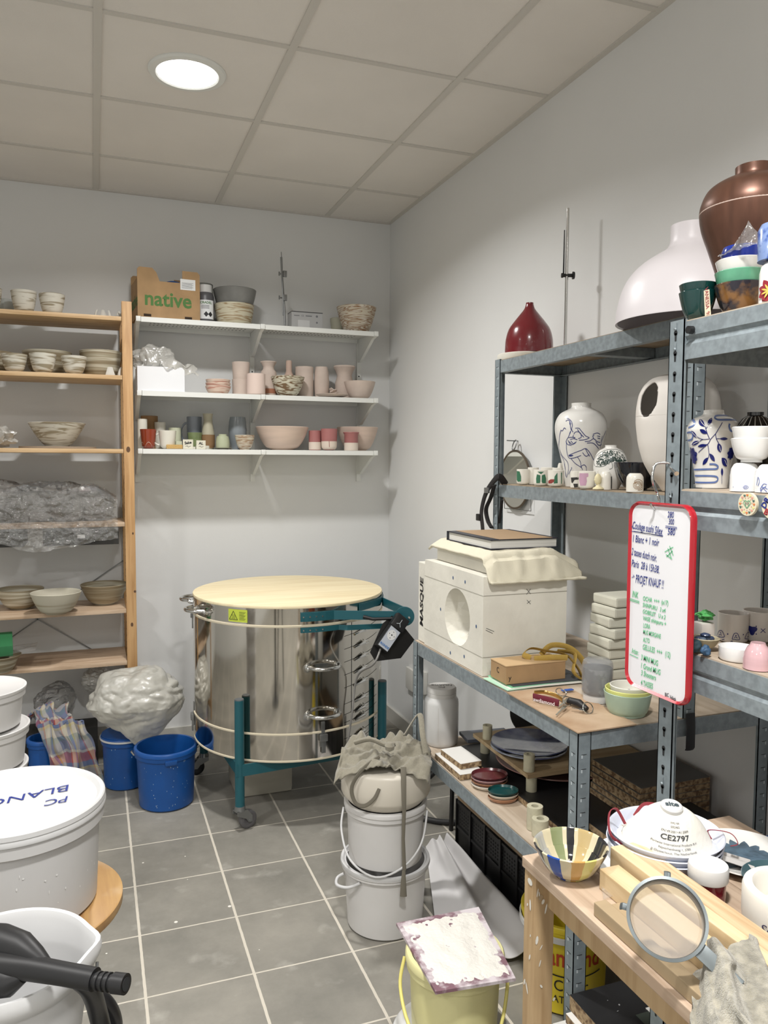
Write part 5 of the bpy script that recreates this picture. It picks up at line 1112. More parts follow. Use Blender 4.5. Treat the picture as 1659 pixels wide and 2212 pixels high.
f = on_plane((0, 0, .001), (1, 0, 0), (0, 1, 0), .0004); bm = nb(); blot(bm, f, .05, -.05, .007, .01); strokes([[(.05+.017*cos(a/3), -.05+.022*sin(a/3)) for a in range(20)]], f, .0012, bm)
for k in range(5): strokes([[(.08+k*.006, -.035), (.08+k*.006, -.07)]], f, .0015, bm, 0)
obj('print', bm, M_slotl, lb, smooth=False)
solo('paper_disc', lathe(solidp([(.028, 0), (.028, .001)]), 32), mat('disc_grey', (150, 146, 138), .7), 'small pale grey disc lying on the black slab under the table', 'disc', (px_+.27, py_-.2, .2835))
# ================= drawing on turned pots =================
def pmap(x, y, z0, prof, off=.0009):
    a0 = face_ang(x, y); rm = max(p[0] for p in prof)
    def g(u, v):
        d = ray(u, v); dx, dy = d.x, d.y; r = rm*.9
        for _ in range(4):
            ox, oy = CP.x-x, CP.y-y; A = dx*dx+dy*dy; B = ox*dx+oy*dy; Cc = ox*ox+oy*oy-r*r; D = B*B-A*Cc
            tt = (-B-sqrt(max(D, 0)))/A; z = CP.z+d.z*tt-z0; r = interp(prof, min(max(z, prof[1][1]), max(p[1] for p in prof)-.001))
        a = atan2(CP.y+dy*tt-y, CP.x+dx*tt-x); return ((a-a0+pi) % (2*pi)-pi)*rm, z
    return g, on_lathe(prof, a0, off)
def draw(parent, name, lines, g, f, w, m, sm=5, plabel=None):
    return obj(name, strokes([[g(u, v) for u, v in L] for L in lines], f, w, sm=sm), m, parent, plabel=plabel)
def crop(x0, y0, k): return lambda L: [(x0+a*k, y0+b*k) for a, b in L]
# ================= narrow unit, top =================
Z = AZ[0]+.002
x, y, r, h = meas(1092, 1197, 645, Z+.022, x=-.17)
rs = rad(1083, 1197, (x, y, Z)); solo('plaster_bat', lathe(solidp([(rs, 0), (rs+.002, .004), (rs+.002, .02), (rs-.002, .023)]), 56), M_plaster, 'round white plaster slab under the red lampshade', 'slab', (x-.012, y+.012, Z))
M_rl = mat('red_lacquer', (120, 14, 26), .22, coat=.5, col2=(180, 110, 110), vs=18, ramp=(.22, .27), detail=8)
pot('red_lampshade', [(0, 0)]+smp([(r, 0), (r*1.0, h*.12), (r*.97, h*.3), (r*.86, h*.48), (r*.66, h*.62), (r*.44, h*.75), (r*.24, h*.87), (r*.17, h*.95), (r*.155, h)])+[(r*.1, h), (r*.1, h*.95), (0, h*.9)], M_rl, 'glossy dark red drop shaped lampshade standing on a plaster slab', 'lampshade', x, y, Z+.024, seg=64)
p = on(1222, 700, x=-.1); h = hz(p.x, p.y, 450)-Z
t = thing('retort_rod', 'tall chrome rod with black clamp on top of the narrow shelf', 'rod', (p.x, p.y, Z)); obj('rod', cyl(nb(), (0, 0, 0), (0, 0, h), .0052, seg=16), M_chrome, t)
hc = hz(p.x, p.y, 595)-Z; cd = Vector((.937, -.347, 0))
bm = nb(); cyl(bm, cd*-.016+Vector((0, 0, hc)), cd*.02+Vector((0, 0, hc)), .006, seg=14); cyl(bm, cd*.02+Vector((0, 0, hc)), cd*.026+Vector((0, 0, hc)), .013, .012, 20); cyl(bm, cd*-.018+Vector((0, 0, hc)), cd*-.012+Vector((0, 0, hc)), .008, seg=14); obj('clamp', bm, M_black, t)
obj('clamp_needle', tube(nb(), [cd*-.011+Vector((0, 0, hc)), cd*-.0105+Vector((0, 0, hz(p.x, p.y, 497)-Z))], [.003, .0018], 8), M_black, t); obj('rod_foot', bx((-.035, -.03, 0), (.035, .03, .005), .001), M_dsteel, t)
# bell
q = on(1492, 600, x=-.195); BLX, BLY = q.x, q.y; x, y = BLX, BLY; r = rad(1326, 1658, (x, y, 2)); h = hz(x, y, 487)-Z
pb = [(r*.97, .003)]+smp([(r, .0), (r*1.0, .006), (r*.985, h*.15), (r*.93, h*.33), (r*.83, h*.48), (r*.68, h*.6), (r*.5, h*.69), (r*.37, h*.745), (r*.31, h*.79), (r*.285, h*.86), (r*.285, h)])+smp([(r*.26, h), (r*.26, h*.84), (r*.36, h*.73), (r*.66, h*.585), (r*.81, h*.47), (r*.91, h*.33), (r*.965, h*.15), (r*.97, .003)])
bell = pot('white_lampshade', pb, mat('white_satin', (232, 226, 230), .38, sss=.05), 'large white bell shaped lampshade in front of the copper vase', 'lampshade', x, y, Z, seg=72)
bell.rotation_euler = (0, 0, 0)
# ================= narrow unit, middle =================
Z = AZ[1]+.0025
def figvase():
    x, y, r, h = meas(1199, 1313, 867, Z, x=-.15); pr = [(0, 0)]+smp([(r*.55, 0), (r*.57, h*.04), (r*.66, h*.22), (r*.84, h*.45), (r*.97, h*.62), (r, h*.72), (r*.95, h*.8), (r*.8, h*.875), (r*.55, h*.92), (r*.4, h*.945), (r*.37, h*.965), (r*.38, h)], 4)+[(r*.34, h), (r*.33, h*.96), (r*.7, h*.85), (r*.5, h*.3), (0, h*.1)]
    t = thing('figure_vase', 'large white vase with a reclining figure drawn in blue lines', 'vase', (x, y, Z)); obj('body', lathe(pr, 72), M_wglaze, t)
    g, f = pmap(x, y, Z, pr); c = crop(1180, 860, .15672)
    L = [[(285, 275), (310, 285), (345, 320), (360, 380), (350, 430), (370, 470)], [(270, 320), (300, 300), (330, 330), (335, 400), (345, 440)], [(200, 440), (225, 450), (250, 410), (270, 430)], [(205, 445), (185, 520), (180, 600), (175, 700), (200, 790)], [(400, 415), (450, 415), (480, 450), (540, 520), (590, 548), (520, 575), (450, 580)], [(430, 430), (470, 490), (520, 540)],
         [(330, 470), (310, 530), (275, 600), (300, 640), (350, 650)], [(380, 500), (400, 470), (440, 465), (475, 490), (480, 540), (440, 560)], [(375, 510), (370, 540), (400, 550)], [(310, 545), (350, 540), (400, 545)], [(330, 570), (380, 560), (430, 575)], [(320, 600), (360, 640), (400, 610)], [(340, 590), (380, 630), (415, 600)], [(300, 580), (330, 640)], [(280, 600), (280, 700), (300, 800), (330, 830), (400, 820), (480, 790)],
         [(310, 790), (400, 750), (480, 720), (540, 695), (590, 740), (640, 830), (655, 860)], [(500, 750), (530, 790), (560, 800), (590, 770)], [(540, 700), (580, 780), (600, 800)], [(430, 810), (470, 880), (480, 940), (500, 990)], [(340, 830), (400, 900), (490, 960)], [(480, 940), (520, 920), (550, 950), (552, 1000)], [(180, 700), (220, 790), (270, 850), (300, 900), (305, 1000), (280, 1090), (265, 1000), (250, 900)], [(200, 770), (240, 850), (260, 950), (270, 1080)], [(310, 1050), (350, 970), (345, 955)],
         [(640, 500), (700, 480), (740, 500)], [(650, 560), (640, 520), (660, 515)], [(530, 600), (600, 590), (650, 560), (700, 600), (740, 610)], [(560, 620), (640, 620), (690, 660), (720, 700)], [(820, 450), (790, 520), (760, 600), (740, 690)], [(700, 520), (740, 530)], [(705, 550), (740, 560)], [(770, 520), (750, 600)], [(680, 600), (720, 650), (760, 640)]]
    draw(t, 'figure_drawing', [c(q) for q in L], g, f, .0021, mat('cobalt_line', (36, 50, 130), .4))
    bm = nb(); leaf(bm, f, *g(*c([(310, 800)])[0]), .022, .005, .12); leaf(bm, f, *g(*c([(325, 320)])[0]), .013, .003, -1.4); leaf(bm, f, *g(*c([(345, 440)])[0]), .016, .003, -2.0)
    obj('brush_shading', bm, mat('cobalt_line', (1, 1, 1)), t)
figvase()
x, y, r, h = meas(1282, 1357, 961, Z, x=-.2); pr = [(0, 0)]+smp([(r*.5, 0), (r*.62, h*.08), (r*.9, h*.28), (r, h*.5), (r*.93, h*.7), (r*.72, h*.86), (r*.42, h*.93), (r*.33, h*.955), (r*.34, h)], 4)+[(r*.3, h), (r*.3, h*.95), (r*.8, h*.6), (0, h*.1)]
t = thing('round_vase', 'small round white vase with dark green animal drawing', 'vase', (x, y, Z)); obj('body', lathe(pr, 64), M_wglaze, t); g, f = pmap(x, y, Z, pr); random.seed(11); bm = nb(); c = crop(1180, 860, .15672)
poly = c([(670, 870), (720, 780), (800, 730), (900, 715), (1000, 730), (1080, 790), (1120, 860), (1080, 890), (1000, 880), (900, 880), (830, 920), (740, 940), (680, 930)])
cc = g(*c([(880, 820)])[0]); 
for k in range(420):
    i = random.randrange(len(poly)); a, b = poly[i], poly[(i+1) % len(poly)]; s, q = random.random(), sqrt(random.random())*.92; e = (a[0]+(b[0]-a[0])*s, a[1]+(b[1]-a[1])*s); pc_ = c([(880, 820)])[0]; P_ = (pc_[0]+(e[0]-pc_[0])*q, pc_[1]+(e[1]-pc_[1])*q)
    gx, gy = g(*P_); blot(bm, lay(f, k % 7, .00008), gx, gy, random.uniform(.001, .0032), random.uniform(.0006, .0016), random.uniform(0, 3.1), 7)
M_dg = mat('dark_green_ink', (34, 62, 54), .4); obj('animal_drawing', bm, M_dg, t)
draw(t, 'outline', [c(poly_) for poly_ in ([(670, 930), (660, 860), (720, 770), (810, 720), (920, 705), (1020, 725), (1100, 790), (1135, 880)], [(680, 940), (750, 945), (820, 925), (860, 870), (900, 880), (910, 960), (870, 980)], [(870, 910), (830, 905)], [(1000, 870), (1100, 860)])], g, f, .0012, M_dg)
x, y, r, h = meas(1325, 1432, 1000, Z, x=-.17); pot('black_bowl', bowlp(r, h, .4, .5, .005), mat('black_gloss', (14, 20, 34), .07, coat=.6), 'glossy blue black bowl between the round vase and the white egg vessel', 'bowl', x, y, Z, seg=64)
# egg vessel
x, y, r, h = meas(1374, 1560, 798, Z, x=-.142); r = min(r, .122)
def egg():
    pr = [(r*.3, 0), (r*.33, h*.01), (r*.42, h*.06), (r*.62, h*.14), (r*.8, h*.25), (r*.93, h*.4), (r, h*.58), (r*1.0, h*.7), (r*.95, h*.82), (r*.84, h*.9), (r*.66, h*.96), (r*.4, h*.99), (0, h)]
    P = []
    for (a, b), (c_, d) in zip(pr, pr[1:]):
        for k in range(6): P.append((a+(c_-a)*k/6, b+(d-b)*k/6))
    P.append(pr[-1]); bm = lathe(P, 160)
    fa = face_ang(x, y); kill = []
    for fc_ in bm.faces:
        c_ = fc_.calc_center_median(); a = atan2(c_.y, c_.x)
        for da, zc in ((-.85, .78), (2.2, .75)):
            d = ((a-fa-da+pi) % (2*pi)-pi)*r/.034; e_ = (c_.z/h-zc)*h/.044
            if d*d+e_*e_ < 1: kill.append(fc_); break
    bmesh.ops.delete(bm, geom=kill, context='FACES'); return bm
t = thing('egg_vessel', 'tall white egg shaped ceramic vessel with oval holes behind the posts', 'vessel', (x, y, Z)); o = obj('shell', egg(), mat('matt_white_ceramic', (226, 220, 212), .75), t); md = o.modifiers.new('thickness', 'SOLIDIFY'); md.thickness = .007; md.offset = -1; md = o.modifiers.new('sm', 'SMOOTH'); md.iterations = 12
obj('seam_line', lathe([(r*.997, h*.64), (r*1.003, h*.6405), (r*.997, h*.641)], 80), mat('seam_pale', (196, 190, 182), .8), t)
# cups in the front row
M_cupw = mat('cup_white', (230, 226, 214), .3, coat=.2)
M_decg = mat('decal_green', (46, 112, 78), .5); M_decp = mat('decal_pink', (196, 150, 176), .5); M_decr = mat('decal_red', (150, 52, 44), .5); M_deck = mat('decal_dark', (46, 44, 42), .5)
def patch(bm, g, f, pts):
    q = [g(u, v) for u, v in pts]; c0 = (sum(a for a, b in q)/len(q), sum(b for a, b in q)/len(q)); n = len(q); cv = bm.verts.new(f(*c0)); R = []
    for i in range(n):
        a, b = q[i], q[(i+1) % n]; m_ = 4
        for k in range(m_): R.append((a[0]+(b[0]-a[0])*k/m_, a[1]+(b[1]-a[1])*k/m_))
    V1 = [bm.verts.new(f(c0[0]+(a-c0[0])*.5, c0[1]+(b-c0[1])*.5)) for a, b in R]; V2 = [bm.verts.new(f(a, b)) for a, b in R]; n = len(R)
    for i in range(n): j = (i+1) % n; bm.faces.new((cv, V1[i], V1[j])); bm.faces.new((V1[i], V2[i], V2[j], V1[j]))
def smallcup(u0, u1, vt, lab, xp=-.25, rr=.45, inv=False, z=None):
    x, y, r, h = meas(u0, u1, vt, Z, x=xp); pr = cupp(r, h, r*.98, rr, .0025)
    if inv: pr = [(0, .001), (r, 0), (r, h*.62), (r*.96, h*.8), (r*.8, h*.93), (r*.62, h), (0, h)]
    t = thing('printed_cup' if not inv else 'upturned_cup', lab, 'cup', (x, y, Z), group=None); obj('body', lathe(pr, 48), M_cupw, t); g, f = pmap(x, y, Z, pr, .0007); return t, g, f
c = crop(1060, 940, .12055)
t, g, f = smallcup(1116, 1144, 1014, 'cup with half a green print, leftmost in the front row'); bm = nb(); patch(bm, g, f, c([(470, 640), (520, 650), (545, 740), (545, 830), (490, 835), (470, 800)])); obj('green_print', bm, M_decg, t)
t, g, f = smallcup(1152, 1184, 1015, 'cup with green symmetrical print, second in the front row', -.255); bm = nb(); patch(bm, g, f, c([(840, 655), (955, 655), (900, 700)])); patch(bm, g, f, c([(830, 700), (890, 720), (890, 830), (880, 860), (820, 860), (815, 780)])); patch(bm, g, f, c([(915, 720), (970, 700), (990, 780), (985, 860), (925, 860), (912, 830)])); obj('green_print', bm, M_decg, t)
_, f2 = pmap(t.location.x, t.location.y, Z, cupp(.0186, .03), .0014)
t, g, f = smallcup(1183, 1219, 1016, 'cup with red and green landscape print, third in the front row'); bm = nb(); patch(bm, g, f, c([(1035, 820), (1080, 790), (1140, 790), (1150, 830), (1090, 865), (1035, 865)])); obj('red_print', bm, M_decr, t); bm = nb(); patch(bm, g, f, c([(1145, 740), (1195, 670), (1200, 860), (1130, 868)])); patch(bm, g, f, c([(1258, 670), (1275, 670), (1270, 870), (1258, 870)])); obj('dark_print', bm, M_decg, t)
t, g, f = smallcup(1232, 1256, 1018, 'cup with black and white print, behind the pink print cup', -.252, .2); bm = nb(); patch(bm, g, f, c([(1440, 760), (1590, 750), (1590, 790), (1500, 800), (1470, 860), (1450, 850)])); patch(bm, g, f, c([(1480, 870), (1560, 870), (1560, 930), (1500, 940)])); obj('dark_print', bm, M_deck, t)
c2 = crop(1180, 860, .15672)
t, g, f = smallcup(1250, 1286, 1018, 'cup with pale pink torso print beside the little bust', -.262, .4); bm = nb(); patch(bm, g, f, c2([(460, 1035), (580, 1035), (580, 1080), (555, 1090), (560, 1150), (545, 1205), (470, 1205), (455, 1120)])); obj('pink_print', bm, M_decp, t)
for u0, u1, vt, xp, lab in ((1140, 1164, 1010, -.215, 'plain cup behind the two green print cups'), (1168, 1198, 1010, -.2, 'cup with dark marbled rim in the back row of cups'), (1193, 1214, 1011, -.205, 'cup with pale pink rim in the back row of cups')):
    t, g, f = smallcup(u0, u1, vt, lab, xp, .2)
t, g, f = smallcup(1296, 1322, 1019, 'upturned white cup with dark side stripe beside the little bust', -.235, inv=True); bm = nb(); patch(bm, g, f, c2([(888, 1080), (905, 1080), (905, 1250), (888, 1250)])); obj('dark_stripe', bm, M_deck, t)
t, g, f = smallcup(1353, 1391, 1022, 'upturned white cup with golden brown scribble in front of the black bowl', -.258, inv=True); M_gold = mat('golden_ink', (150, 108, 50), .5)
draw(t, 'golden_drawing', [c2([(1200+60*cos(a)*k+60, 1200+55*sin(a)*k) for a in [q*.5 for q in range(14)]]) for k in (1, .7, .4)]+[c2([(1210, 1150), (1260, 1120), (1320, 1150), (1330, 1220)]), c2([(1200, 1180), (1250, 1160), (1300, 1180), (1320, 1250), (1260, 1270)])], g, f, .0011, M_gold)
t, g, f = smallcup(1204, 1220, 1000, 'narrow white upturned cup standing beside the big figure vase', -.17, inv=True)
# bust candle
x, y, r, h = meas(1279, 1305, 1022, Z, x=-.262)
def bust():
    bm = nb(); bmesh.ops.create_icosphere(bm, subdivisions=4, radius=1)
    for v in bm.verts:
        p = v.co.copy(); z = p.z; hd = (z+1)/2; v.co = Vector((p.x*r*.62, p.y*r*.52, h*.62+z*h*.36)); 
        if z < -.55: v.co = Vector((p.x*r*.6, p.y*r*.5, v.co.z))
        # nose, brow and chin towards -x
        if p.x < -.55: v.co.x -= r*.16*math.exp(-((z+.12)/.14)**2)*max(0, 1-abs(p.y)*2.5)+r*.05*math.exp(-((z+.6)/.15)**2)-r*.06*math.exp(-((z-.05)/.08)**2)
    lathe([(0, 0), (r*.8, 0), (r*.95, h*.03), (r*.9, h*.1), (r*.45, h*.19), (r*.3, h*.28), (r*.3, h*.42)], 32, bm, (r*.08, 0, 0)); 
    for s in (-1, 1): lathe([(0, -r*.1), (r*.07, 0), (0, r*.12)], 10, bm, (r*.08, s*r*.53, h*.6))
    return bm
t = thing('bust_candle', 'small cream wax candle shaped as a head and shoulders', 'candle', (x, y, Z), radians(-8)); obj('head_and_shoulders', bust(), mat('cream_wax', (226, 214, 168), .5, sss=.2), t); obj('wick', tube(nb(), [(0, 0, h*.97), (-r*.1, 0, h*1.1), (0, 0, h*1.17)], .0012, 6), M_cream, t)
# mirror on wall
def rp(u, v, X=-.02): return on(u, v, x=X)
mc = rp(1112, 1024); my = abs(rp(1082, 1024).y-rp(1145, 1024).y)/2; mz = (rp(1112, 974).z-rp(1112, 1098).z)/2; mz0 = (rp(1112, 974).z+rp(1112, 1098).z)/2
t = thing('round_mirror', 'oval wall mirror with thin bronze frame and ring hanger', 'mirror', (-.02, mc.y, mz0))
E2 = [(my*cos(2*pi*k/64), mz*sin(2*pi*k/64)) for k in range(64)]
obj('frame', tube(nb(), [(0, a, b) for a, b in E2], .005, 8, closed=True), mat('bronze', (110, 98, 84), .35, .8), t)
obj('glass', prism([(a*.985, b*.985) for a, b in E2], -.002, .002, 'x'), mat('mirror_glass', (225, 225, 220), .02, 1), t, smooth=False)
obj('ring', tube(nb(), [(-.004+.012*sin(2*pi*k/20)*.5, .013*cos(2*pi*k/20), mz+.023+.02*sin(2*pi*k/20)) for k in range(20)], .0025, 8, closed=True), M_dsteel, t); obj('nail', cyl(nb(), (.019, .012, mz+.04), (-.03, .016, mz+.042), .0022, seg=8), M_dsteel, t)
a1, a2, b1, b2 = rp(1087, 1060), rp(1144, 1062), rp(1087, 1098), rp(1144, 1104)
obj('wire_bracket', tube(nb(), [(.006, q.y-mc.y, q.z-mz0) for q in (a1, b1, b2, a2)], .0018, 6), M_dsteel, t)
# strap with buckles hanging on the post
pst = on(1060, 1040, x=-.285); t = thing('black_strap', 'black webbing straps with buckle looped over the shelf post', 'strap', (-.285, -1.80, 0)); o0 = Vector((-.285, -1.80, 0))
W_ = lambda u, v, X=-.30, y=None: (on(u, v, y=y) if y is not None else on(u, v, x=X))-o0
obj('webbing', tube(nb(), [W_(1092, 1046, -.26), W_(1078, 1030, -.30), W_(1062, 1045), W_(1048, 1070), W_(1040, 1105), W_(1042, 1135), W_(1044, 1158)], [(.012, .004)]*37, 10, smooth=6, flat=(1, .3, 0)), mat('webbing_black', (34, 30, 30), .9, bump=.3, bs=300), t)
obj('webbing', tube(nb(), [W_(1068, 1048), W_(1060, 1075), W_(1050, 1100), W_(1054, 1125), W_(1062, 1140)], [(.010, .004)]*25, 10, smooth=6, flat=(1, .3, 0)), MATS['webbing_black'], t)
obj('webbing', tube(nb(), [W_(1085, 1080, -.29), W_(1082, 1100, -.29), W_(1078, 1130, -.29)], [(.007, .003)]*3, 8, flat=(1, .3, 0)), MATS['webbing_black'], t)
q = W_(1056, 1058); obj('buckle', bx((q.x-.012, q.y-.016, q.z-.012), (q.x-.004, q.y+.016, q.z+.008), .003), M_dsteel, t); q = W_(1036, 1116); obj('buckle', bx((q.x-.008, q.y-.014, q.z-.015), (q.x+.006, q.y+.016, q.z+.01), .003), M_black, t)
# ================= bench top =================
ZB_ = BZ+.003
mx0, mx1, my0, my1 = -.572, -.292, -2.292, -1.868; zt_ = on(1042, 1246, x=mx0).z
hc_ = on(987, 1330, x=mx0); hy = abs(on(960, 1322, x=mx0).y-on(1015, 1322, x=mx0).y)/2; hzr = (on(990, 1272, x=mx0).z-on(990, 1396, x=mx0).z)/2; hzc = (on(990, 1272, x=mx0).z+on(990, 1396, x=mx0).z)/2
t = thing('plaster_mould', 'big white plaster block mould with faceted oval cavity on the bench', 'mould', (mx0, my1, ZB_)); o0 = Vector((mx0, my1, ZB_))
H = zt_-ZB_; Wy = my1-my0; Wx = mx1-mx0; bm = nb(); n = 32; hcY = hc_.y-my1; hcZ = hzc-ZB_
ell = [(hcY+hy*cos(2*pi*k/n), hcZ+hzr*sin(2*pi*k/n)) for k in range(n)]
def ray_rect(k):
    a = 2*pi*k/n; dy, dz = hy*cos(a), hzr*sin(a); ts = []
    for d, lo, hi, c0 in ((dy, -Wy, 0, hcY), (dz, 0, H, hcZ)):
        if abs(d) > 1e-9: ts.append(((hi if d > 0 else lo)-c0)/d)
    s = min(q for q in ts if q > 0); return (hcY+dy*s, hcZ+dz*s)
outer = [ray_rect(k) for k in range(n)]
A_ = [bm.verts.new((0, a, b)) for a, b in ell]; B_ = [bm.verts.new((0, a, b)) for a, b in outer]
for i in range(n): bm.faces.new((A_[i], A_[(i+1) % n], B_[(i+1) % n], B_[i]))
corners = [(-Wy, 0), (0, 0), (0, H), (-Wy, H)]
for (cy, cz) in corners:
    best = sorted(range(n), key=lambda i: (outer[i][0]-cy)**2+(outer[i][1]-cz)**2)[:1][0]
    for j in (best, (best-1) % n):
        a, b = outer[j], outer[(j+1) % n]
        if abs(a[0]-b[0]) > 1e-4 and abs(a[1]-b[1]) > 1e-4:
            v = bm.verts.new((0, cy, cz)); bm.faces.new((B_[j], B_[(j+1) % n], v)); break
e = .0006
for q in (((0, -Wy, 0), (Wx, -Wy, 0), (Wx, -Wy, H), (0, -Wy, H)), ((0, 0, 0), (0, 0, H), (Wx, 0, H), (Wx, 0, 0)), ((Wx, 0, 0), (Wx, 0, H), (Wx, -Wy, H), (Wx, -Wy, 0)), ((0, 0, H), (0, -Wy, H), (Wx, -Wy, H), (Wx, 0, H)), ((0, 0, 0), (Wx, 0, 0), (Wx, -Wy, 0), (0, -Wy, 0))): bm.faces.new([bm.verts.new(p) for p in q])
obj('block', bm, M_plaster, t, smooth=False)
random.seed(6); bm = nb(); rings = [[bm.verts.new((0, a, b)) for a, b in ell]]; m_ = 16
for lv, (k_, dx) in enumerate(((.9, .03), (.72, .055), (.45, .08))):
    rings.append([bm.verts.new((dx+random.uniform(-.016, .016), hcY+hy*k_*cos(2*pi*(i+.5*lv)/m_), hcZ+hzr*k_*sin(2*pi*(i+.5*lv)/m_))) for i in range(m_)])
for i in range(m_):
    bm.faces.new((rings[0][2*i], rings[0][2*i+1], rings[1][i])); bm.faces.new((rings[0][2*i+1], rings[0][(2*i+2) % n], rings[1][(i+1) % m_])); bm.faces.new((rings[0][2*i+1], rings[1][(i+1) % m_], rings[1][i]))
for R1, R2 in zip(rings[1:], rings[2:]):
    for i in range(m_): bm.faces.new((R1[i], R1[(i+1) % m_], R2[i])); bm.faces.new((R1[(i+1) % m_], R2[(i+1) % m_], R2[i]))
bm.faces.new(rings[-1]); obj('faceted_cavity', bm, M_plaster, t, smooth=False)
bm = nb(); f = on_plane((0, 0, 0), (0, -1, 0), (0, 0, 1), .0008)
for u, v in ((1005, 1257), (979, 1248), (952, 1316), (1029, 1353), (973, 1410), (1003, 1418)): q = on(u, v, x=mx0)-o0; blot(bm, f, -q.y, q.z, .0035, .0055)
obj('blue_plugs', bm, mat('plug_blue', (40, 84, 140), .5), t)
fy = on_plane((0, -Wy, 0), (1, 0, 0), (0, 0, 1), .0008); M_pen = mat('pencil_grey', (70, 72, 74), .8); bm = nb()
qf = lambda u, v: ((on(u, v, y=my0)-o0).x, (on(u, v, y=my0)-o0).z)
strokes([[qf(1137, 1272), qf(1146, 1283)], [qf(1146, 1272), qf(1137, 1284)], [qf(1138, 1296), qf(1146, 1305)], [qf(1146, 1297), qf(1138, 1304)], [qf(1050, 1357), qf(1067, 1364)], [qf(1049, 1361), qf(1064, 1368)]], fy, .0013, bm, 0); obj('pencil_marks', bm, M_pen, t, smooth=False)
bm = nb()
def seam(z): strokes([[(0, z), (Wy, z)]], f, .0012, bm, 0); strokes([[(0, z), (Wx, z)]], fy, .0016, bm, 0)
seam(H-.055); seam(.055); obj('seams', bm, mat('seam_grey', (150, 146, 132), .9), t, smooth=False)  # mould joints drawn as thin lines darker than the plaster
# marked slab at the end
t = thing('masque_slab', 'narrow plaster slab marked MASQUE at the far end of the mould', 'slab', (mx0+.004, my1+.003, ZB_)); h2_ = on(932, 1222, x=mx0).z-ZB_
obj('slab', bx((0, 0, 0), (.24, .062, h2_), .003), M_plaster, t, smooth=False); f = on_plane((0, .031, h2_*.5), (0, 0, 1), (0, 1, 0), .0008); obj('handwriting', text('MASQUE', .037, f, bold=.0012, sx=1.15, shear=.1), M_ink, t, smooth=False)
# upper block, cloth, book
t = solo('upper_block', bx((0, -.36, 0), (.2, 0, .05), .004), M_plaster, 'white plaster block on top of the mould, under the canvas', 'block', (mx0+.035, my1-.02, zt_+.001), smooth=False)
zc_ = zt_+.061
def canvas(u, v):
    X = -.02+.32*u; Y = -.47+.49*v; n = noise.noise(Vector((u*4, v*4, 8))); n2 = noise.noise(Vector((u*11, v*9, 2)))
    z = .002+.003*abs(n2)
    d = max(0, .385-.49*v-.0) if False else max(0, -(Y+.368)); z -= d*.95; Y2 = Y+d*.55-.0 
    if d > 0: z -= 0
    dx = max(0, X-.215); z -= dx*.5
    dl = max(0, .012-X); z -= dl*.6; 
    if Y > -.0: z -= (Y)*.6
    return Vector((X+.008*n, Y2+.006*n2-(.012 if d > .02 else 0), max(z, -.05-.03 if d > 0 else -.048)+.004*n))
o = solo('canvas_cloth', cloth(canvas, 60, 70), mat('canvas_cream', (222, 214, 188), .95, var=.05, vs=3, bump=.15, bs=400), 'folded cream canvas draped over the plaster mould under the book', 'cloth', (mx0+.035, my1-.02, zc_)); md = o.modifiers.new('thickness', 'SOLIDIFY'); md.thickness = .007
# book
k0, k1, k2, k3 = on(972, 1158, z=zc_+.034), on(1222, 1172, z=zc_+.034), on(1053, 1173, z=zc_+.034), on(1140, 1153, z=zc_+.034)
t = thing('thick_book', 'thick closed book with brown and dark cover on the canvas', 'book', (mx0+.05, my0+.055, zc_+.01)); BWd, BLn, Bh = .232, .3, .03
obj('pages', bx((.004, .004, .003), (BWd-.004, BLn-.003, Bh-.003)), mat('pages', (222, 220, 212), .8, var=.1, vs=1.5, stretch=(1, 1, 400)), t, smooth=False)
obj('cover', bx((0, 0, 0), (BWd, BLn, .003)), mat('cover_dark', (40, 42, 54), .45), t, smooth=False); obj('cover', bx((0, 0, Bh-.003), (BWd, BLn, Bh)), MATS['cover_dark'], t, smooth=False); obj('cover_panel', bx((.03, .0, Bh), (BWd-.02, BLn, Bh+.0006)), mat('cover_brown', (172, 140, 104), .6), t, smooth=False); obj('spine', bx((-.002, BLn-.004, 0), (BWd, BLn+.002, Bh)), MATS['cover_dark'], t, smooth=False)
# small plaster stack
sp = on(1293, 1447, z=ZB_+.0); sx_, sy_ = -.178, -2.40; vt = [1288, 1312, 1330, 1350, 1368, 1387, 1405, 1422, 1440]
random.seed(3); hs = [hz(sx_, sy_-.05, v) for v in vt]; words = ('topmost', 'second', 'third', 'fourth', 'fifth', 'sixth', 'seventh', 'lowest')
ztop_ = hs[0]; th_ = (ztop_-ZB_)/8
for k in range(8):
    z = ZB_+th_*(7-k); wob = random.uniform(-.006, .006); wd_ = .058+.003*(k % 3)
    tt = solo('plaster_slab', bx((-wd_, -.055, 0), (wd_, .055, th_-.0015), .006), mat('plaster_grey', (204, 202, 184), .85, var=.05, vs=10), words[k]+' of the eight small plaster slabs stacked behind the glass jar', 'slab', (sx_+wob-.003*k, sy_+wob, z), random.uniform(-.12, .12), 'small plaster slabs in a stack', smooth=False)
x, y, r, h = meas(1326, 1400, 1308, ZB_, x=-.07); h = hz(x, y, 1310)-ZB_; M_grn = mat('bright_green', (64, 186, 74), .4)
pot('green_funnel', [(0, 0), (r*.25, 0), (r*.3, h*.15), (r*.55, h*.45), (r*.9, h*.68), (r, h*.82), (r*.85, h*.95), (r*.5, h), (0, h)], M_grn, 'bright green plastic funnel shape half hidden behind the whiteboard', 'funnel', x, y, ZB_)
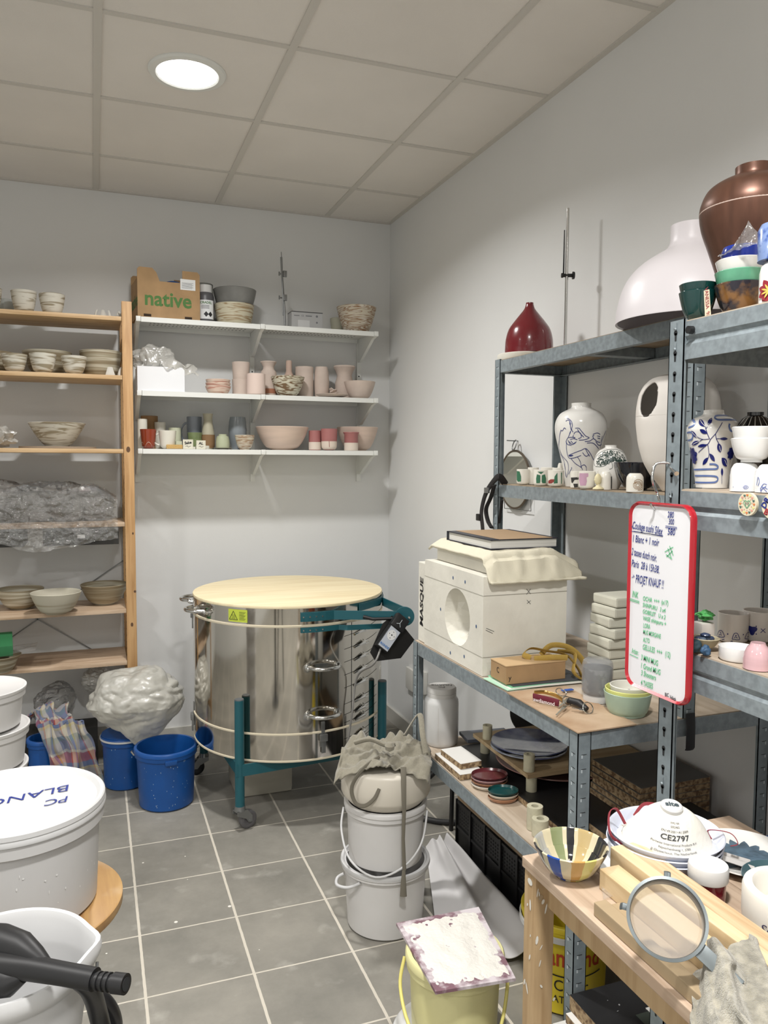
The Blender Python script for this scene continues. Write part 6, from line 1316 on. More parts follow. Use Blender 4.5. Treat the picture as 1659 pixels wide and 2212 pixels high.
# papers, box and strap
a = on(1130, 1503, z=ZB_); 
for k, (c_, lab, rz) in enumerate((((170, 214, 184), 'pale green paper lying under the small cardboard box', .05), ((226, 226, 216), 'white sheet of paper under the small cardboard box', -.04), ((120, 200, 150), 'green paper folder directly below the small cardboard box', .02), ((70, 74, 80), 'dark grey card between the papers and the small cardboard box', -.02))):
    solo('paper_sheet', bx((0, 0, 0), (.235, .13, .0018)), mat('paper%d' % k, c_, .7), lab, 'paper', (-.575+.008*k, -2.445+.004*k, ZB_+.002*k+.0005), rz, smooth=False)
zz = ZB_+.0092
t = thing('parcel_box', 'small brown cardboard box with letter y beside the mustard strap', 'box', (-.565, -2.418, zz)); obj('body', bx((0, 0, 0), (.19, .088, .05), .001), M_card, t, smooth=False); obj('lid_flap', bx((-.001, -.001, .05), (.191, .089, .0525)), mat('cardboard_lid', (196, 160, 112), .85), t, smooth=False)
f = on_plane((0, 0, 0), (1, 0, 0), (0, 0, 1), .0009); bm = text('ay', .018, f, ox=.0, oy=.02); obj('letters', text('y', .02, f, ox=.012, oy=.018), M_ink, t, smooth=False); f = on_plane((0, 0, 0), (0, -1, 0), (0, 0, 1), .0009); bm.free(); obj('side_letter', text('C', .022, f, ox=-.045, oy=.03), M_ink, t, smooth=False)
M_must = mat('mustard_webbing', (176, 142, 56), .9, bump=.2, bs=400)
zl = zz+.054; t = thing('mustard_strap', 'mustard yellow webbing strap looped over the small cardboard box', 'strap', (-.43, -2.41, zl))
obj('loop', tube(nb(), [(-.035, .03, .004), (-.05, .045, .012), (-.02, .055, .024), (.02, .035, .018), (.06, .0, .012), (.085, -.02, -.02), (.1, -.025, -.052)], [(.0085, .0016)]*37, 8, smooth=6, flat=(0, 0, 1)), M_must, t)
obj('loop', tube(nb(), [(.01, .05, .004), (.04, .045, .03), (.08, .02, .028), (.11, .0, .0), (.13, -.01, -.045), (.1, -.03, -.055), (.07, -.025, -.03), (.09, .0, .012), (.045, .02, .02)], [(.0085, .0016)]*49, 8, smooth=6, flat=(0, 0, 1)), M_must, t)
obj('loop', tube(nb(), [(-.03, .02, .003), (.02, .0, .008), (.06, -.01, .006)], [(.008, .0016)]*13, 8, smooth=6, flat=(0, 0, 1)), M_must, t)
# hard board lying on the bench
lb_ = [on(u, v, z=BZ+.006) for u, v in ((1110, 1495), (1258, 1592), (1395, 1560), (1250, 1480))]
q0, q1, q2 = Vector((-.572, -2.5)), 0, 0
solo('thin_board', prism([(-.585, -2.46), (-.585, -2.79), (-.42, -2.787), (-.40, -2.46)], 0, .003, 'z'), mat('stained_board', (200, 172, 140), .55, col2=(164, 126, 90), vs=9, detail=8, ramp=(.3, .7)), 'thin stained board lying on the bench corner under the keys', 'board', (0, 0, ZB_-.0005), smooth=False)
# keys
K = on(1215, 1520, z=ZB_+.005); t = thing('key_bunch', 'bunch of keys with dark red awdiamond lanyard on the bench corner', 'keys', (K.x, K.y, ZB_+.003)); o0 = Vector((K.x, K.y, ZB_+.003))
kz = lambda u, v, z=.006: on(u, v, z=o0.z+z)-o0
bm = tube(nb(), [kz(1152, 1505, .012), kz(1165, 1508, .014), kz(1190, 1514, .013), kz(1207, 1519, .012)], [(.009, .002)]*13, 8, smooth=4, flat=(0, 0, 1)); ly = obj('lanyard', bm, mat('lanyard_red', (110, 22, 42), .8), t)
bm = tube(nb(), [kz(1154, 1496, .018), kz(1175, 1495, .012), kz(1200, 1502, .01), kz(1215, 1512, .008)], [(.005, .0015)]*13, 8, smooth=4, flat=(0, 0, 1)); obj('brass_strip', bm, mat('brass', (190, 150, 80), .3, .9), t)
u_, v_ = kz(1152, 1509, .012), kz(1209, 1523, .012); ex = (v_-u_).normalized(); f = on_plane(u_+Vector((-.002, -.0045, 0)), ex, Vector((0, 0, 1)), .001)
obj('lanyard_text', text('awdiamond', .0135, f, ox=.031, oy=.0, align='CENTER', bold=.0002), mat('text_pale', (226, 214, 214), .6), ly, smooth=False)
def ringk(c, rr, tilt, m): return obj('key_ring', tube(nb(), [c+Vector((rr*cos(2*pi*k/24), rr*sin(2*pi*k/24)*cos(tilt), rr*sin(2*pi*k/24)*sin(tilt)+rr*abs(sin(tilt))*.5)) for k in range(24)], .0013, 8, closed=True), m, t)
ringk(kz(1212, 1498, .008), .014, .5, M_chrome); ringk(kz(1225, 1518, .008), .012, .9, M_chrome); ringk(kz(1270, 1535, .006), .014, 1.1, M_chrome)
for i, (a, b, w_) in enumerate((((1206, 1528), (1230, 1510), .007), ((1202, 1545), (1222, 1525), .005), ((1235, 1530), (1262, 1535), .006))):
    A_, B_ = kz(*a, .003+.003*i), kz(*b, .007); d = (B_-A_).normalized(); s = d.cross(Vector((0, 0, 1))).normalized()*w_; bm = nb(); T = Vector((0, 0, .0018)); P4 = [A_-s*.4, A_+s*.4, A_.lerp(B_, .6)+s*.4, A_.lerp(B_, .6)+s, B_+s, B_-s, A_.lerp(B_, .6)-s, A_.lerp(B_, .6)-s*.4]
    lo = [bm.verts.new(p) for p in P4]; hi = [bm.verts.new(p+T) for p in P4]; bm.faces.new(lo); bm.faces.new(hi[::-1])
    for k in range(8): bm.faces.new((lo[k], lo[(k+1) % 8], hi[(k+1) % 8], hi[k]))
    obj('key', bm, M_chrome, t, smooth=False)
obj('black_fob', tube(nb(), [kz(1228, 1512, .012), kz(1250, 1518, .014), kz(1268, 1532, .01)], [(.009, .005), (.01, .006), (.006, .004)], 12), M_black, t); obj('blue_tag', bx(tuple(kz(1222, 1492, .004)-Vector((.012, .006, 0))), tuple(kz(1222, 1492, .004)+Vector((.022, .006, .003))), .001), mat('tag_blue', (40, 90, 190), .4), t)
# jar, bowls
x, y, r, h = meas(1255, 1323, 1415, ZB_, .9, vb=1521); M_jar = mat('jar_glass', (214, 220, 222), .08, trans=.0, alpha=.4); t = thing('glass_jar', 'upturned glass jar with grey slurry inside and white lid', 'jar', (x, y, ZB_))
obj('glass', lathe([(r*.86, h*.12), (r*.97, h*.2), (r, h*.27), (r, h*.85), (r*.93, h*.95), (r*.75, h), (0, h)], 56), mat('jar_smeared', (160, 162, 164), .08, alpha=.5, coat=.5), t)
obj('slurry', lathe([(0, h*.14), (r*.82, h*.15), (r*.93, h*.25), (r*.93, h*.8), (0, h*.62)], 48), mat('slurry', (92, 94, 96), .35, col2=(150, 152, 154), vs=22, ramp=(.45, .52)), t); obj('lid', lathe(solidp([(r*.88, 0), (r*.9, .003), (r*.9, h*.15), (r*.86, h*.165)]), 56), M_wplas, t)
x, y, r, h = meas(1302, 1407, 1488, ZB_, .75, vb=1552); h = .055
pot('green_bowl', bowlp(r, h, .75, .5, .003), mat('sage_plastic', (170, 196, 172), .45, var=.1, vs=14), 'sage green bowl at the bottom of the small bowl stack', 'bowl', x, y, ZB_)
pot('yellow_bowl', bowlp(r*.98, h*.9, .75, .5, .003), mat('lemon_plastic', (216, 220, 120), .45), 'pale yellow bowl nested in the sage green bowl', 'bowl', x+.002, y, ZB_+.014)
pot('white_bowl', bowlp(r*.8, h*.62, .8, .5, .003), mat('milk_plastic', (222, 220, 208), .45), 'small cream white bowl with stained tools nested on top', 'bowl', x+.006, y+.004, ZB_+.035); random.seed(8)
for k in range(8):
    a = random.uniform(0, 6.3); d = random.uniform(0, .02); solo('tool_bit', tube(nb(), [(-.009, 0, .003), (0, .001, .007), (.009, 0, .004)], [.003, .0045, .002], 8), mat(('bit_grey', 'bit_yellow')[k % 3 == 0], ((110, 112, 112), (176, 176, 70))[k % 3 == 0], .4), 'small stained sponge or tool piece lying in the top bowl', 'tool', (x+.006+d*cos(a), y+.004+d*sin(a), ZB_+.041+.003*(k % 2)), a, 'small stained pieces in the top bowl')
q = on(1487, 1560, y=BY0); solo('clamp_strap', tube(nb(), [(0, -.003, .035), (0, -.006, .0), (0, -.006, -.05), (0, -.003, -.055)], [(.014, .003)]*4, 8, flat=(1, 0, 0)), mat('strap_dark', (30, 31, 34), .6), 'black strap clipped over the bench end beam near the whiteboard', 'strap', (q.x, BY0-.003, BZ-.02))
for u, v, lab in ((890, 1466, 'white wall socket left of the steel post near the corner'), (914, 1470, 'white wall socket right of the steel post near the corner')):
    q = on(u, v, x=-.002); solo('power_socket', bx((-.022, -.06, -.06), (0, .045, .06), .006), mat('socket_white', (214, 212, 204), .4), lab, 'socket', (-.0005, q.y, q.z))
# ================= bench lower shelf =================
ZL_ = BZ2+.003
x, y, r, h = meas(911, 985, 1472, ZL_, .95, vb=1617); t = thing('canister', 'white plastic screw-top canister marked PC NUAGE on the lower bench shelf', 'canister', (x, y, ZL_))
t.location.x += .008
cp = [(0, 0), (r*.9, 0), (r*.97, .006), (r, .016), (r, h*.72), (r*.97, h*.78), (r*.86, h*.83), (r*.84, h*.86), (0, h*.86)]; obj('body', lathe(cp, 64), M_wplas, t)
ld = obj('lid', lathe([(0, h*.84), (r*.86, h*.84), (r*.86, h*.9), (r*.84, h*.905), (r*.86, h*.91), (r*.86, h*.975), (r*.8, h), (0, h)], 56), mat('lid_grey_white', (204, 202, 198), .45), t)
fa = face_ang(x, y); f = on_plane((0, 0, h+.0006), Vector((-sin(fa), cos(fa), 0)), Vector((-cos(fa), -sin(fa), 0)), .0004); bm = text('NUAGE', .022, f, rot=pi, oy=.012); text('PC', .02, f, rot=pi, oy=-.014, bm=bm); obj('handwriting', bm, M_ink, ld, smooth=False)
obj('mould_seam', strokes([[(-.01, .02), (-.01, h*.7)]], on_lathe(cp, fa, .0006), .001, sm=0), mat('seam_pale', (1, 1, 1)), t)
lamboard('offcut_board', 'lower white faced chipboard offcut on the lower bench shelf', -.572, -1.965, -.49, -2.155, ZL_, .018, M_wlam, .0)
lamboard('offcut_board', 'upper smaller white faced chipboard offcut on the lower bench shelf', -.56, -1.985, -.485, -2.12, ZL_+.019, .018, M_wlam, .05)
def oval(u0, u1, vb, cols, labs, grp, seg=48):
    x, y, r, _ = meas(u0, u1, vb-40, ZL_, .8, vb=vb); n = len(cols); z = ZL_
    for k, (c_, lab) in enumerate(zip(cols, labs)):
        pr = [(0, 0), (r*.8, 0), (r*.9, .003), (r, .011), (r*.985, .0125), (r*.88, .006), (0, .005)]
        pot('oval_dish', pr, mat('dish_'+str(c_), c_, .22, coat=.3), lab, 'dish', x, y, z, grp, seg, sx=1, sy=.78, rz=radians(-15)); z += .0095
oval(1017, 1097, 1712, ((226, 220, 208), (160, 104, 70), (176, 132, 134), (96, 34, 40)), ('white oval dish at the bottom of the maroon dish stack', 'tan oval dish in the maroon dish stack', 'mauve oval dish under the maroon one', 'maroon oval dish on top of its stack, lower bench shelf'), 'stacked oval dishes')
oval(1053, 1120, 1739, ((176, 120, 84), (204, 190, 170), (10, 66, 66)), ('brown oval dish at the bottom of the green dish stack', 'cream oval dish under the dark green one', 'dark green oval dish on top of its stack, lower bench shelf'), 'stacked small oval dishes')
M_kp = mat('kiln_post', (196, 190, 160), .9, var=.06, vs=20, bump=.2, bs=80)
def post(x, y, r, h, z, lab): return solo('kiln_post', lathe([(r*.45, 0), (r, 0), (r, h), (r*.45, h), (r*.45, 0)], 28), M_kp, lab, 'kiln post', (x, y, z), 0, 'ceramic kiln posts')
ZK = ZL_+.062
for u0, u1, vb, h, lab in ((1137, 1172, 1797, .062, 'free standing kiln post in front of the plywood stand'), (1148, 1185, 1812, .045, 'shorter kiln post nearest the wooden table corner')):
    x, y, r, _ = meas(u0, u1, vb-60, ZL_, 1, vb=vb); post(x, y, r, h, ZL_, lab)
# plywood stand
pz = ZK+.001; c1, c2_, c3 = on(1022, 1584, z=pz+.012), on(1140, 1674, z=pz+.012), on(1400, 1625, z=pz+.012); c4 = c1+c3-c2_
M_ply = wood('plywood', (190, 164, 122), (168, 140, 100), 'x', .7, 4); solo('plywood_shelf', prism([(p.x, p.y) for p in (c1, c2_, Vector((-.02, c2_.y-.01, 0)), Vector((-.02, c1.y, 0)))], 0, .012, 'z'), M_ply, 'plywood sheet raised on kiln posts carrying the blue plates', 'board', (0, 0, pz), smooth=False)
dr = .018
for (px__, py__), lab in (((c1.x+.03, c1.y-.03), 'kiln post under the far left corner of the plywood sheet'), ((c2_.x+.025, c2_.y+.02), 'kiln post under the near left corner of the plywood sheet'), ((-.06, c2_.y+.03), 'kiln post under the plywood sheet near the wall')): post(px__, py__, .016, .0615, ZL_, lab)
q = on(1050, 1598, z=pz+.013); post(q.x+.01, q.y+.01, .0155, .045, pz+.0125, 'kiln post standing on the far left corner of the plywood sheet'); q = on(1148, 1668, z=pz+.013); post(q.x, q.y+.014, .0165, .05, pz+.0125, 'kiln post standing on the near corner of the plywood sheet')
x, y, r, _ = meas(1058, 1225, 1580, pz+.013, .7, vb=1642); M_bp = mat('blue_wash_glaze', (60, 70, 120), .1, coat=.6, col2=(150, 158, 176), vs=9, detail=6, ramp=(.4, .62))
for k, lab in enumerate(('lower of two blue washed plates on the plywood sheet', 'upper blue washed plate with pale swirls on the plywood sheet')): pot('blue_plate', [(0, 0), (r*.7, 0), (r*.8, .004), (r, .016), (r*.99, .019), (r*.8, .009), (0, .006)], M_bp, lab, 'plate', x+.003*k, y, pz+.0125+.011*k, 'blue plates', 64)
x, y, r, _ = meas(1068, 1320, 1640, ZL_, .8, vb=1702); pot('pink_plate', [(0, 0), (r*.7, 0), (r*.8, .004), (r, .018), (r*.99, .021), (r*.8, .009), (0, .006)], mat('dusty_rose', (150, 106, 96), .35), 'large dusty pink plate under the plywood stand', 'plate', x, y, ZL_+.0185, None, 64)
lamboard('black_board', 'black faced board lying on the lower bench shelf under the pink plate', -.475, -1.93, -.05, -2.6, ZL_, .017, M_blackb)
x, y, r, _ = meas(985, 1130, 1560, ZL_, .9, vb=1612); 
t = thing('black_disc', 'black round disc with holes leaning at the back of the bench', 'disc', (-.13, -1.93, ZL_+.02)); obj('disc', bx((-.001, -.001, 0), (.001, .001, .001)), M_black, t) if 0 else obj('disc', lathe(solidp([(.125, 0), (.125, .005)]), 56), M_black, t, rot=(radians(28), 0, 0)); t.location = (-.15, -1.96, ZL_+.078)
solo('grey_tray', bx((0, 0, 0), (.17, .09, .012), .002), mat('tray_blue_grey', (96, 102, 116), .4), 'flat blue grey tray behind the kiln posts on the lower bench shelf', 'tray', (-.43, -1.92, ZL_+.018), -.12, smooth=False)
for k in range(3): lamboard('black_board', ('lowest', 'middle', 'upper')[k]+' black faced board of the pile on the right of the lower bench shelf', -.455+.01*k, -2.62, -.1, -2.775, ZL_+.0195*k, .018, M_blackb)
for k in range(6):
    lamboard('chipboard_panel', ('lowest', 'second', 'third', 'fourth', 'fifth', 'topmost')[k]+' grey faced chipboard panel of the dark pile by the wall', -.27+.004*(k % 3), -2.40+.003*(k % 2), -.03, -2.615, ZL_+.018+.0165*k, .016, mat('grey_laminate', (96, 94, 90), .6))
# ================= whiteboard =================
WX = -.628; A_, D_ = on(1360, 1083, x=WX), on(1484, 1528, x=WX); wy0, wy1 = A_.y, D_.y; wz1, wz0 = on(1420, 1086, x=WX).z, on(1420, 1506, x=WX).z
ww, wh = wy0-wy1, wz1-wz0; t = thing('whiteboard', 'small whiteboard with red frame, covered in blue and green handwriting', 'whiteboard', (WX, (wy0+wy1)/2, wz0)); rad_ = .028
out = rrect(ww, wh, rad_, 8, 0, wh/2); inn = rrect(ww-.014, wh-.014, rad_-.006, 8, 0, wh/2)
obj('panel', prism([(a, b) for a, b in inn], .002, .006, 'x'), mat('board_white', (228, 228, 232), .2), t, smooth=False)
bm = nb(); rings = []
for x_, s in ((.010, out), (.002, out), (-.003, [((a[0]*.6+b[0]*.4), a[1]*.6+b[1]*.4) for a, b in zip(out, inn)]), (.002, inn), (.0021, inn)): rings.append([bm.verts.new((x_, a, b)) for a, b in s])
n = len(out)
for R1, R2 in zip(rings, rings[1:]):
    for i in range(n): bm.faces.new((R1[i], R1[(i+1) % n], R2[(i+1) % n], R2[i]))
bm.faces.new(rings[0]); obj('red_frame', bm, mat('frame_red', (186, 18, 34), .25, coat=.4), t)
wf0 = on_plane((.0012, 0, 0), (0, -1, 0), (0, 0, 1), .0002); wyc = (wy0+wy1)/2
def wpx(u, v): q = on(u, v, x=WX+.001); return (-(q.y-wyc), q.z-wz0)
cw = crop(1220, 1060, .26462)
def wtext(bm, s, u0, u1, cy, size, rise=0):
    """one handwritten line between two measured ends"""
    cu = bpy.data.curves.new('m', 'FONT'); cu.body = s; cu.size = size; cu.shear = .15; o = bpy.data.objects.new('m', cu); COL.objects.link(o); bpy.context.view_layer.update(); wd = max(o.dimensions.x, .001); bpy.data.objects.remove(o); bpy.data.curves.remove(cu)
    a = wpx(*cw([(u0, cy-rise/2)])[0]); b = wpx(*cw([(u1, cy+rise/2)])[0]); L = sqrt((b[0]-a[0])**2+(b[1]-a[1])**2)
    text(s, size, wf0, ox=(a[0]+b[0])/2, oy=(a[1]+b[1])/2, sx=L/wd, rot=atan2(b[1]-a[1], b[0]-a[0]), shear=.15, bold=.00015, bm=bm)
bm = nb()
for s, u0, u1, cy, sz, rs in (('280', 838, 888, 198, .016, 4), ('300', 846, 890, 255, .015, 4), ('580', 838, 898, 338, .017, 6), ('Coulage sushi Silex', 552, 795, 308, .021, 52), ('1 Blanc + 1 noir', 552, 765, 408, .02, 36), ('2 tasses dutch noir.', 546, 750, 525, .02, 56), ('Paris  28 \u00e0 15h38.', 546, 770, 620, .02, 56), ('PROJET KNAUF !!', 578, 805, 745, .023, 50), ('\u2192', 543, 555, 295, .013, 0), ('\u2192', 545, 568, 708, .016, 0)): wtext(bm, s, u0, u1, cy, sz, rs)
strokes([[wpx(*p) for p in cw(L)] for L in ([(822, 288), (915, 300)], [(820, 300), (915, 312)], [(545, 330), (670, 350), (800, 368)], [(560, 330), (800, 372)])], wf0, .0012, bm, 0); obj('blue_handwriting', bm, M_bink, t, smooth=False)
bm = nb()
for s, u0, u1, cy, sz, rs in (('INK', 550, 597, 850, .018, 14), ('OCHA  +++  (x17)', 638, 843, 900, .0125, 40), ('SHINPURU   3 x4', 636, 820, 956, .0115, 50), ('GOBELET   U x 2', 636, 820, 1010, .0115, 50), ('VASE shinpuru +', 638, 825, 1064, .0115, 50), ('LORA', 640, 694, 1106, .0125, 12), ('MUG MORGANE', 638, 782, 1172, .0125, 40), ('ALTO', 638, 692, 1222, .0125, 12), ('GELULES  +++   (12)', 636, 860, 1310, .015, 70), ('Artisan :', 546, 605, 1315, .015, 20), ('3 MINI MUG', 622, 760, 1385, .015, 52), ('1 Grand MUG', 620, 778, 1455, .015, 60), ('3 Shooters', 622, 742, 1508, .015, 44), ('4 TASSES', 620, 718, 1582, .015, 34)): wtext(bm, s, u0, u1, cy, sz, rs)
strokes([[wpx(*p) for p in cw(L)] for L in ([(530, 880), (608, 905)], [(530, 893), (608, 918)], [(530, 1335), (598, 1365)], [(815, 500), (885, 460)], [(830, 540), (880, 490)], [(840, 470), (870, 550)], [(855, 450), (885, 530)], [(825, 520), (875, 560)])], wf0, .0014, bm, 0); obj('green_handwriting', bm, M_gink, t, smooth=False)
bm = nb(); wtext(bm, 'BIC', 815, 848, 1668, .010, 6); wtext(bm, 'Velleda', 856, 905, 1694, .010, 22); obj('maker_mark', bm, M_ink, t, smooth=False)
h1, h2_ = on(1412, 1098, x=WX-.004), Vector((PX-.002, PY1-.012, on(1434, 1000, x=PX).z)); o0 = Vector((WX, wyc, wz0))
solo('wire_hook', tube(nb(), [h2_+Vector((.02, 0, -.004)), h2_, on(1418, 1002, x=PX-.02), on(1410, 1020, x=PX-.03), on(1410, 1040, x=PX-.03), on(1420, 1066, x=PX-.012), on(1424, 1085, x=WX+.016), on(1416, 1100, x=WX+.006), on(1410, 1096, x=WX-.008), on(1405, 1088, x=WX-.014)], .0026, 10, smooth=6), M_chrome, 'bent steel wire hook holding the whiteboard on the shelf post', 'hook')
q = on(1445, 1007, x=PX+.005); solo('wire_pin', tube(nb(), [q, on(1461, 1022, x=PX-.008), on(1461.5, 1023, x=PX-.009)], [.0024, .0024, .0045], 10), M_chrome, 'short steel pin with ball end sticking out of the shelf post', 'pin')
# ================= right hand unit, top =================
Z = PZ[0]+.003
vx, vy = -.405, -3.072; r = rad(1500, 1740, (vx, vy, 2.0)); h = hz(vx, vy, 356)-Z-.004
cpv = [(0, 0)]+smp([(r*.42, 0), (r*.46, h*.06), (r*.62, h*.3), (r*.8, h*.48), (r*.95, h*.62), (r, h*.72), (r*.97, h*.79), (r*.85, h*.865), (r*.6, h*.915), (r*.42, h*.93), (r*.36, h*.945), (r*.355, h)], 6)+[(r*.32, h), (r*.32, h*.93), (0, h*.9)]
t = thing('copper_vase', 'very large brushed copper coloured vase, top right', 'vase', (vx, vy-.03, Z)); t.location = (vx, vy, Z)
mC = mat('brushed_copper', (112, 72, 54), .36, .45, var=.14, vs=3, stretch=(14, 14, .4)); obj('body', lathe(cpv, 96), mC, t); obj('worn_seam', lathe([(r*1.0005, h*.722), (r*1.003, h*.725), (r*1.0, h*.729)], 80), mat('worn_pale', (196, 170, 156), .6), t)
bx0 = on(1598, 640, x=-.5)
sx_, sy_, r, _ = meas(1541, 1657, 610, Z, x=-.505)
zt1 = hz(sx_-.04, sy_-.03, 600)-Z
pot('speckled_bowl', bowlp(r, .058, .42, .5, .004), mat('speckle_brown', (132, 88, 40), .15, coat=.5, col2=(34, 30, 44), vs=26, detail=9, ramp=(.45, .56)), 'brown and black speckled glossy bowl at the bottom of the stack', 'bowl', sx_, sy_, Z, None, 64)
pot('mint_bowl', bowlp(r*1.0, .05, .5, .5, .004), mat('mint_glaze', (96, 182, 140), .15, coat=.4, var=.2, vs=12), 'mint green painted bowl nested in the speckled bowl', 'bowl', sx_, sy_, Z+.03, None, 64)
pot('white_bowl', bowlp(r*.97, .045, .5, .5, .004), M_wglaze, 'white bowl nested above the mint green bowl', 'bowl', sx_, sy_, Z+.056, None, 64)
pot('cobalt_bowl', [(0, 0), (r*.78, 0), (r*.8, .03), (r*.72, .04), (0, .042)], mat('cobalt_glaze', (16, 44, 150), .12, coat=.5), 'upturned cobalt blue bowl on top of the bowl stack', 'bowl', sx_+.002, sy_, Z+.086, None, 64)
q = on(1610, 590, x=-.55); solo('bubble_wrap', sheet(lambda u, v: Vector((0, .045-.09*u, -.01+.05*(1-abs(2*u-1.1))*v+.004*noise.noise(Vector((u*8, v*8, 0)))))+Vector((.02*v, 0, 0)), 20, 14), M_film, 'scrap of bubble wrap sticking up from the bowl stack', 'wrap', (sx_-.04, sy_-.03, Z+.12))
gx, gy, r, _ = meas(1456, 1540, 630, Z, x=-.54)
pot('dark_green_bowl', bowlp(r, .055, .4, .5, .003), mat('bottle_green', (8, 58, 56), .12, coat=.5), 'lower of two dark green glossy bowls at the unit corner', 'bowl', gx+.0, gy-.012, Z, None, 64); pot('dark_green_bowl', bowlp(r, .05, .4, .5, .003), MATS['bottle_green'], 'upper of two dark green glossy bowls at the unit corner', 'bowl', gx+.002, gy-.010, Z+.02, None, 64)
q0_ = on(1537, 665, x=-.565); t = thing('paper_tag', 'folded cream paper strip with red handwriting hanging from the green bowls', 'tag', (-.572, q0_.y, Z)); hh = hz(-.56, q0_.y, 626)-Z
obj('paper', prism([(.008, 0), (-.006, 0), (-.0, hh), (.013, hh)], 0, .0008, 'x'), mat('cream_paper', (222, 206, 176), .8), t, smooth=False)
f = on_plane((0, .003, hh*.5), (0, -.12, -1), (0, -1, .12), .0006); obj('handwriting', text('VANESSA  9/3', .0125, f, sx=.75), mat('ink_red', (170, 40, 50), .6), t, smooth=False)
x, y, r, _ = meas(1639, 1715, 600, Z, x=-.545); pr = [(0, 0), (r, 0), (r, .05), (r*.9, .062), (r*.6, .07), (0, .07)]
t = thing('flower_cup', 'upturned white cup with red and yellow flower cut by the right edge', 'cup', (x, y, Z)); obj('body', lathe(pr, 48), M_wglaze, t); g, f = pmap(x, y, Z, pr); bm = nb(); c0 = g(1663, 628)
for k in range(9): leaf(bm, lay(f, k), c0[0], c0[1], .022, .012, k*2*pi/9)
obj('red_petals', bm, mat('petal_red', (156, 30, 44), .4), t); g, f = pmap(x, y, Z, pr, .003); bm = nb()
for k in range(9): leaf(bm, lay(f, k), c0[0], c0[1], .013, .003, k*2*pi/9)
obj('yellow_rays', bm, mat('ray_yellow', (226, 186, 70), .4), t)
pot('mottled_cup', [(0, 0), (.03, 0), (.031, .05), (.026, .06), (0, .062)], mat('mottled_blue', (40, 78, 170), .2, col2=(120, 146, 200), vs=40, ramp=(.45, .55), coat=.4), 'mottled blue cup stacked at the right picture edge', 'cup', x+.003, y+.003, Z+.0715)
# ================= right hand unit, middle =================
Z = PZ[1]+.003
x, y, r, h = meas(1484, 1600, 883, Z, x=-.47); y = y-.0
pr = [(0, 0)]+smp([(r*.6, 0), (r*.62, h*.05), (r*.72, h*.3), (r*.9, h*.55), (r*.99, h*.7), (r, h*.76), (r*.93, h*.83), (r*.74, h*.895), (r*.5, h*.93), (r*.4, h*.955), (r*.38, h)], 4)+[(r*.34, h), (r*.34, h*.94), (0, h*.5)]
t = thing('leaf_vase', 'white vase painted with blue branch, leaves and cloud bands', 'vase', (x, y, Z)); obj('body', lathe(pr, 96), M_wglaze, t); g, f = pmap(x, y, Z, pr); c = crop(1440, 840, .14465); M_cob = mat('cobalt_dark', (24, 34, 120), .3); M_cobl = mat('cobalt_light', (90, 116, 180), .3)
st = [[(830, 500), (780, 590), (730, 670), (660, 750), (610, 830), (480, 950)], [(730, 670), (740, 740), (775, 810)], [(740, 745), (800, 745)], [(650, 745), (560, 755), (500, 740), (460, 715)], [(540, 755), (500, 780)], [(640, 740), (610, 670), (580, 560)], [(585, 600), (610, 565)], [(610, 830), (560, 835)], [(615, 830), (635, 960), (625, 1030)], [(820, 1300), (820, 1420)]]
bm = strokes([[g(*p) for p in c(L)] for L in st], f, .0012)
def lf(p, q, w_):
    a, b = g(*c([p])[0]), g(*c([q])[0]); d = (b[0]-a[0], b[1]-a[1]); leaf(bm, f, a[0], a[1], sqrt(d[0]**2+d[1]**2), w_, atan2(d[1], d[0]))
for p, q, w_ in (((575, 565), (500, 450), .0085), ((620, 540), (675, 430), .008), ((605, 670), (498, 605), .0075), ((455, 730), (372, 625), .0075), ((498, 782), (380, 838), .0075), ((600, 835), (468, 862), .006), ((790, 745), (910, 748), .0055), ((770, 810), (802, 950), .0095), ((640, 965), (718, 1085), .008), ((625, 1025), (540, 1135), .008), ((820, 1030), (895, 1160), .0125), ((822, 1180), (826, 1300), .007)): lf(p, q, w_)
for k in range(8): cx0, cy0 = g(*c([(400, 1000)])[0]); leaf(bm, lay(f, k), cx0, cy0, .018, .012, k*pi/4+.3)
cx0, cy0 = g(*c([(960, 960)])[0])
for k in range(8): leaf(bm, lay(f, k), cx0, cy0, .014, .009, k*pi/4)
obj('leaf_painting', bm, M_cob, t); g2, f2 = pmap(x, y, Z, pr, .0014)
bm = strokes([[g(*p) for p in c(L)] for L in ([(1040, 460), (830, 462), (740, 450), (720, 420), (760, 398), (900, 398)], [(330, 580), (400, 550), (425, 500), (400, 462), (370, 462)], [(310, 660), (370, 650), (395, 700), (370, 760), (310, 775)], [(640, 1125), (720, 1128), (765, 1160), (740, 1195), (620, 1200), (410, 1208)], [(425, 1298), (680, 1302), (760, 1330), (740, 1385), (640, 1400), (430, 1395)], [(940, 520), (930, 560), (950, 620), (985, 640)])], f, .0035); obj('cloud_bands', bm, M_cobl, t)
bm = nb(); vein = [((575, 555), (510, 460)), ((625, 530), (668, 445)), ((455, 725), (385, 640)), ((785, 850), (802, 930)), ((860, 1060), (890, 1140)), ((490, 785), (400, 830))]
strokes([[g(*p) for p in c(L)] for L in vein], f2, .0009, bm, 0); obj('leaf_veins', bm, M_wglaze, t)
x, y, r, h = meas(1582, 1682, 888, Z, x=-.42); pr = [(0, 0), (r*.5, 0), (r*.7, h*.3), (r*.95, h*.6), (r, h*.7), (r*.9, h*.8), (r*.6, h*.92), (r*.38, h*.955), (r*.38, h), (0, h)]
t = thing('black_vase', 'black vase with pale ribs radiating from the neck, behind white bowls', 'vase', (x, y, Z)); obj('body', lathe(pr, 72), mat('black_gloss2', (16, 16, 18), .12, coat=.5), t); fa = face_ang(x, y); f = on_lathe(pr, fa, .001)
